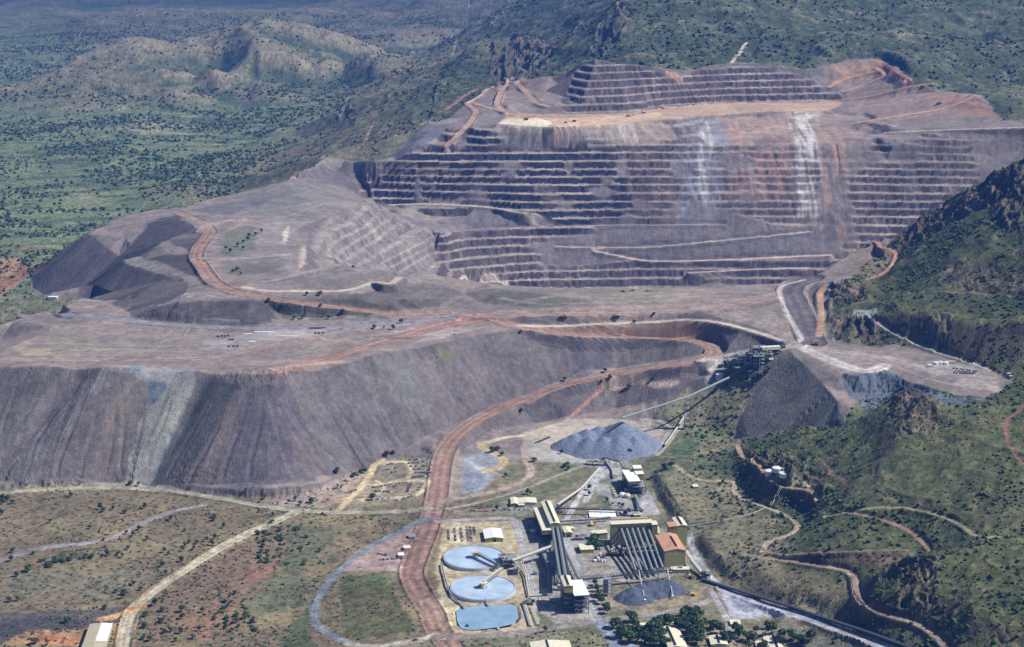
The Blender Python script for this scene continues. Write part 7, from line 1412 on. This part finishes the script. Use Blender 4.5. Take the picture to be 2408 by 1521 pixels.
grove([(1505, 1045), (1520, 1095), (1540, 1140), (1555, 1190), (1585, 1230), (1600, 1265), (1530, 1170)], sA, 8, 11, "green tree in the row left of the dark stockpile", "row of trees left of the dark stockpile")
grove([(1590, 500), (1630, 508), (1700, 505), (1740, 500), (1870, 480), (1660, 505), (1770, 490)], sA, 4, 6, "shrub standing before the long white shed", "shrubs before the long white shed")
grove([(1465, 310), (1460, 350), (1275, 140), (1300, 155), (1720, 440), (1690, 430), (1640, 425), (1120, 1405), (515, 1385), (750, 465), (840, 455), (905, 448), (1010, 350), (985, 345), (1245, 30), (1600, 400)], sA, 4, 6.5, "solitary small tree on bare ground inside the plant", "solitary trees inside the plant", (1, 1.5))
plain_pts = [(1920, 460), (2022, 492), (1588, 500), (1590, 525), (1370, 605), (1658, 580), (1268, 525), (745, 440), (765, 460), (1078, 435), (838, 445), (928, 470), (665, 585), (375, 540), (525, 347), (770, 672), (1030, 595), (985, 640), (940, 624), (945, 738), (875, 778), (905, 792), (790, 785), (1090, 665), (1370, 715), (1465, 695), (1400, 695), (1535, 680), (1590, 660), (1435, 740), (1355, 750), (1220, 760), (1245, 778), (1575, 710), (1345, 830), (1205, 865), (1230, 930)]
grove(plain_pts, sC, 4.5, 7, "small dark round tree on the brown grass between the two pale dirt roads", "scattered trees between the pale dirt roads", (.8, 1.5))
grove([(300, 830), (330, 822), (410, 830), (450, 825), (500, 818), (530, 822), (600, 808), (640, 802), (680, 800), (370, 865), (350, 850), (470, 832)], sC, 6, 10, "dark bush in the thicket line below the grey drainage strip", "thicket below the grey strip", (.5, .8))
grove([(215, 900, 9), (125, 940, 8), (80, 825, 7), (100, 760, 6), (250, 772, 5), (920, 1075, 7), (910, 1100, 7), (860, 1060, 6), (990, 1005, 6), (780, 1180, 6), (500, 1280, 8), (130, 1120, 7), (70, 1125, 7), (20, 380, 9), (60, 385, 9), (10, 480, 8), (255, 1440, 9), (970, 255, 7), (1025, 260, 6), (20, 400, 8), (90, 400, 7), (1040, 1040, 5)], sC, 5, 7, "single dark tree near the left edge of the dry plain", "trees near the left edge of the plain")
grove([(1940, 385), (1960, 365), (1820, 318), (2140, 395), (2190, 378), (2220, 408), (2305, 392)], sC, 4.5, 7, "small tree on bare pink soil at the toe of the big dump", "trees at the dump toe", (.9, 1.5))
grove([(1145, 1155, 8), (1200, 1198, 7), (1085, 1235, 7), (1200, 1280, 8), (1350, 1200, 10), (1350, 1255, 7), (1500, 1205, 7), (1070, 1320, 7), (1110, 1415, 8), (1060, 1408, 6), (1220, 1362, 6), (1260, 1348, 6), (1340, 1360, 7), (1480, 1340, 6), (1430, 1400, 7), (1300, 1420, 6)], sC, 6, 8, "round green bush on the red earth right of the dirt road", "bushes on the red earth")
rr_ = random.Random(12)
grove([(rr_.uniform(1900, 2380), rr_.uniform(540, 860)) for _ in range(48)], sC, 4, 7.5, "grey green bush in the loose thicket between dirt road and blue gravel track", "loose thicket by the gravel track", (.5, .9))
grove([(rr_.uniform(1580, 1900), rr_.uniform(1060, 1340)) for _ in range(40)], sC, 4, 7.5, "grey green bush in the low thicket at the middle of the bottom edge", "low thicket at the bottom edge", (.5, .9))
grove([(1230, 980, 9), (1250, 975, 8), (1270, 965, 8), (1300, 1000, 7), (600, 990, 8), (560, 1000, 8), (420, 1115, 8), (390, 1125, 8), (350, 1135, 8), (240, 1110, 7), (470, 1285, 9), (70, 1300, 8), (1320, 1135, 6), (1700, 1075, 7), (1720, 1068, 7), (1500, 1040, 8), (2110, 1000, 9), (2340, 1090, 9), (2380, 1080, 9), (2290, 1120, 8)], sG, 6, 8, "dark tree on the fringe of the yards around the stockpile track", "trees around the yards", (.7, 1.2))
grove([(2275, 100), (2150, 148), (1990, 505), (1935, 535), (1700, 520), (1960, 465), (1420, 215), (650, 150), (475, 185), (540, 180), (600, 190), (130, 45), (1420, 720), (2270, 520), (2110, 570)], sG, 5, 8, "dark bush growing alone on the grey mine ground", "lone bushes on the mine ground")
grove([(1970, 935), (2055, 935), (1725, 975), (2060, 1005), (1820, 1012), (1890, 1090), (2110, 1085), (1945, 1085), (2200, 1055), (1500, 790), (1545, 800), (1520, 775), (1450, 640), (1480, 660), (1530, 620), (1590, 580), (1640, 550), (1680, 530), (1560, 600), (1600, 560), (1560, 640), (2270, 760)], sL, 5, 9, "dark bush on the old waste terraces left of the pit", "bushes on the old waste terraces")
LATE()
# ------------------------------------------------------------------ haze over the far country
def haze():
    zmin = float(Z.min()) - 1.5
    me = bpy.data.meshes.new("haze"); x, y0, y1, z1 = 36000, -400, 93000, 960
    v = [(-x, y0, zmin), (x, y0, zmin), (x, y1, zmin), (-x, y1, zmin), (-x, y0, z1), (x, y0, z1), (x, y1, z1), (-x, y1, z1)]
    me.from_pydata(v, [], [(3, 2, 1, 0), (4, 5, 6, 7), (0, 1, 5, 4), (1, 2, 6, 5), (2, 3, 7, 6), (3, 0, 4, 7)])
    m = bpy.data.materials.new("haze_air"); m.use_nodes = True; n = m.node_tree.nodes; n.remove(n["Principled BSDF"])
    v = n.new("ShaderNodeVolumePrincipled"); v.inputs["Color"].default_value = (.07, .29, 1.0, 1); v.inputs["Density"].default_value = 3.8e-5; v.inputs["Anisotropy"].default_value = 0.0
    m.node_tree.links.new(v.outputs[0], n["Material Output"].inputs["Volume"])
    me.materials.append(m); o = bpy.data.objects.new("haze", me); COL.objects.link(o); o["kind"] = "stuff"
    o["label"] = "thin blue haze in the air over the far ranges"
haze()
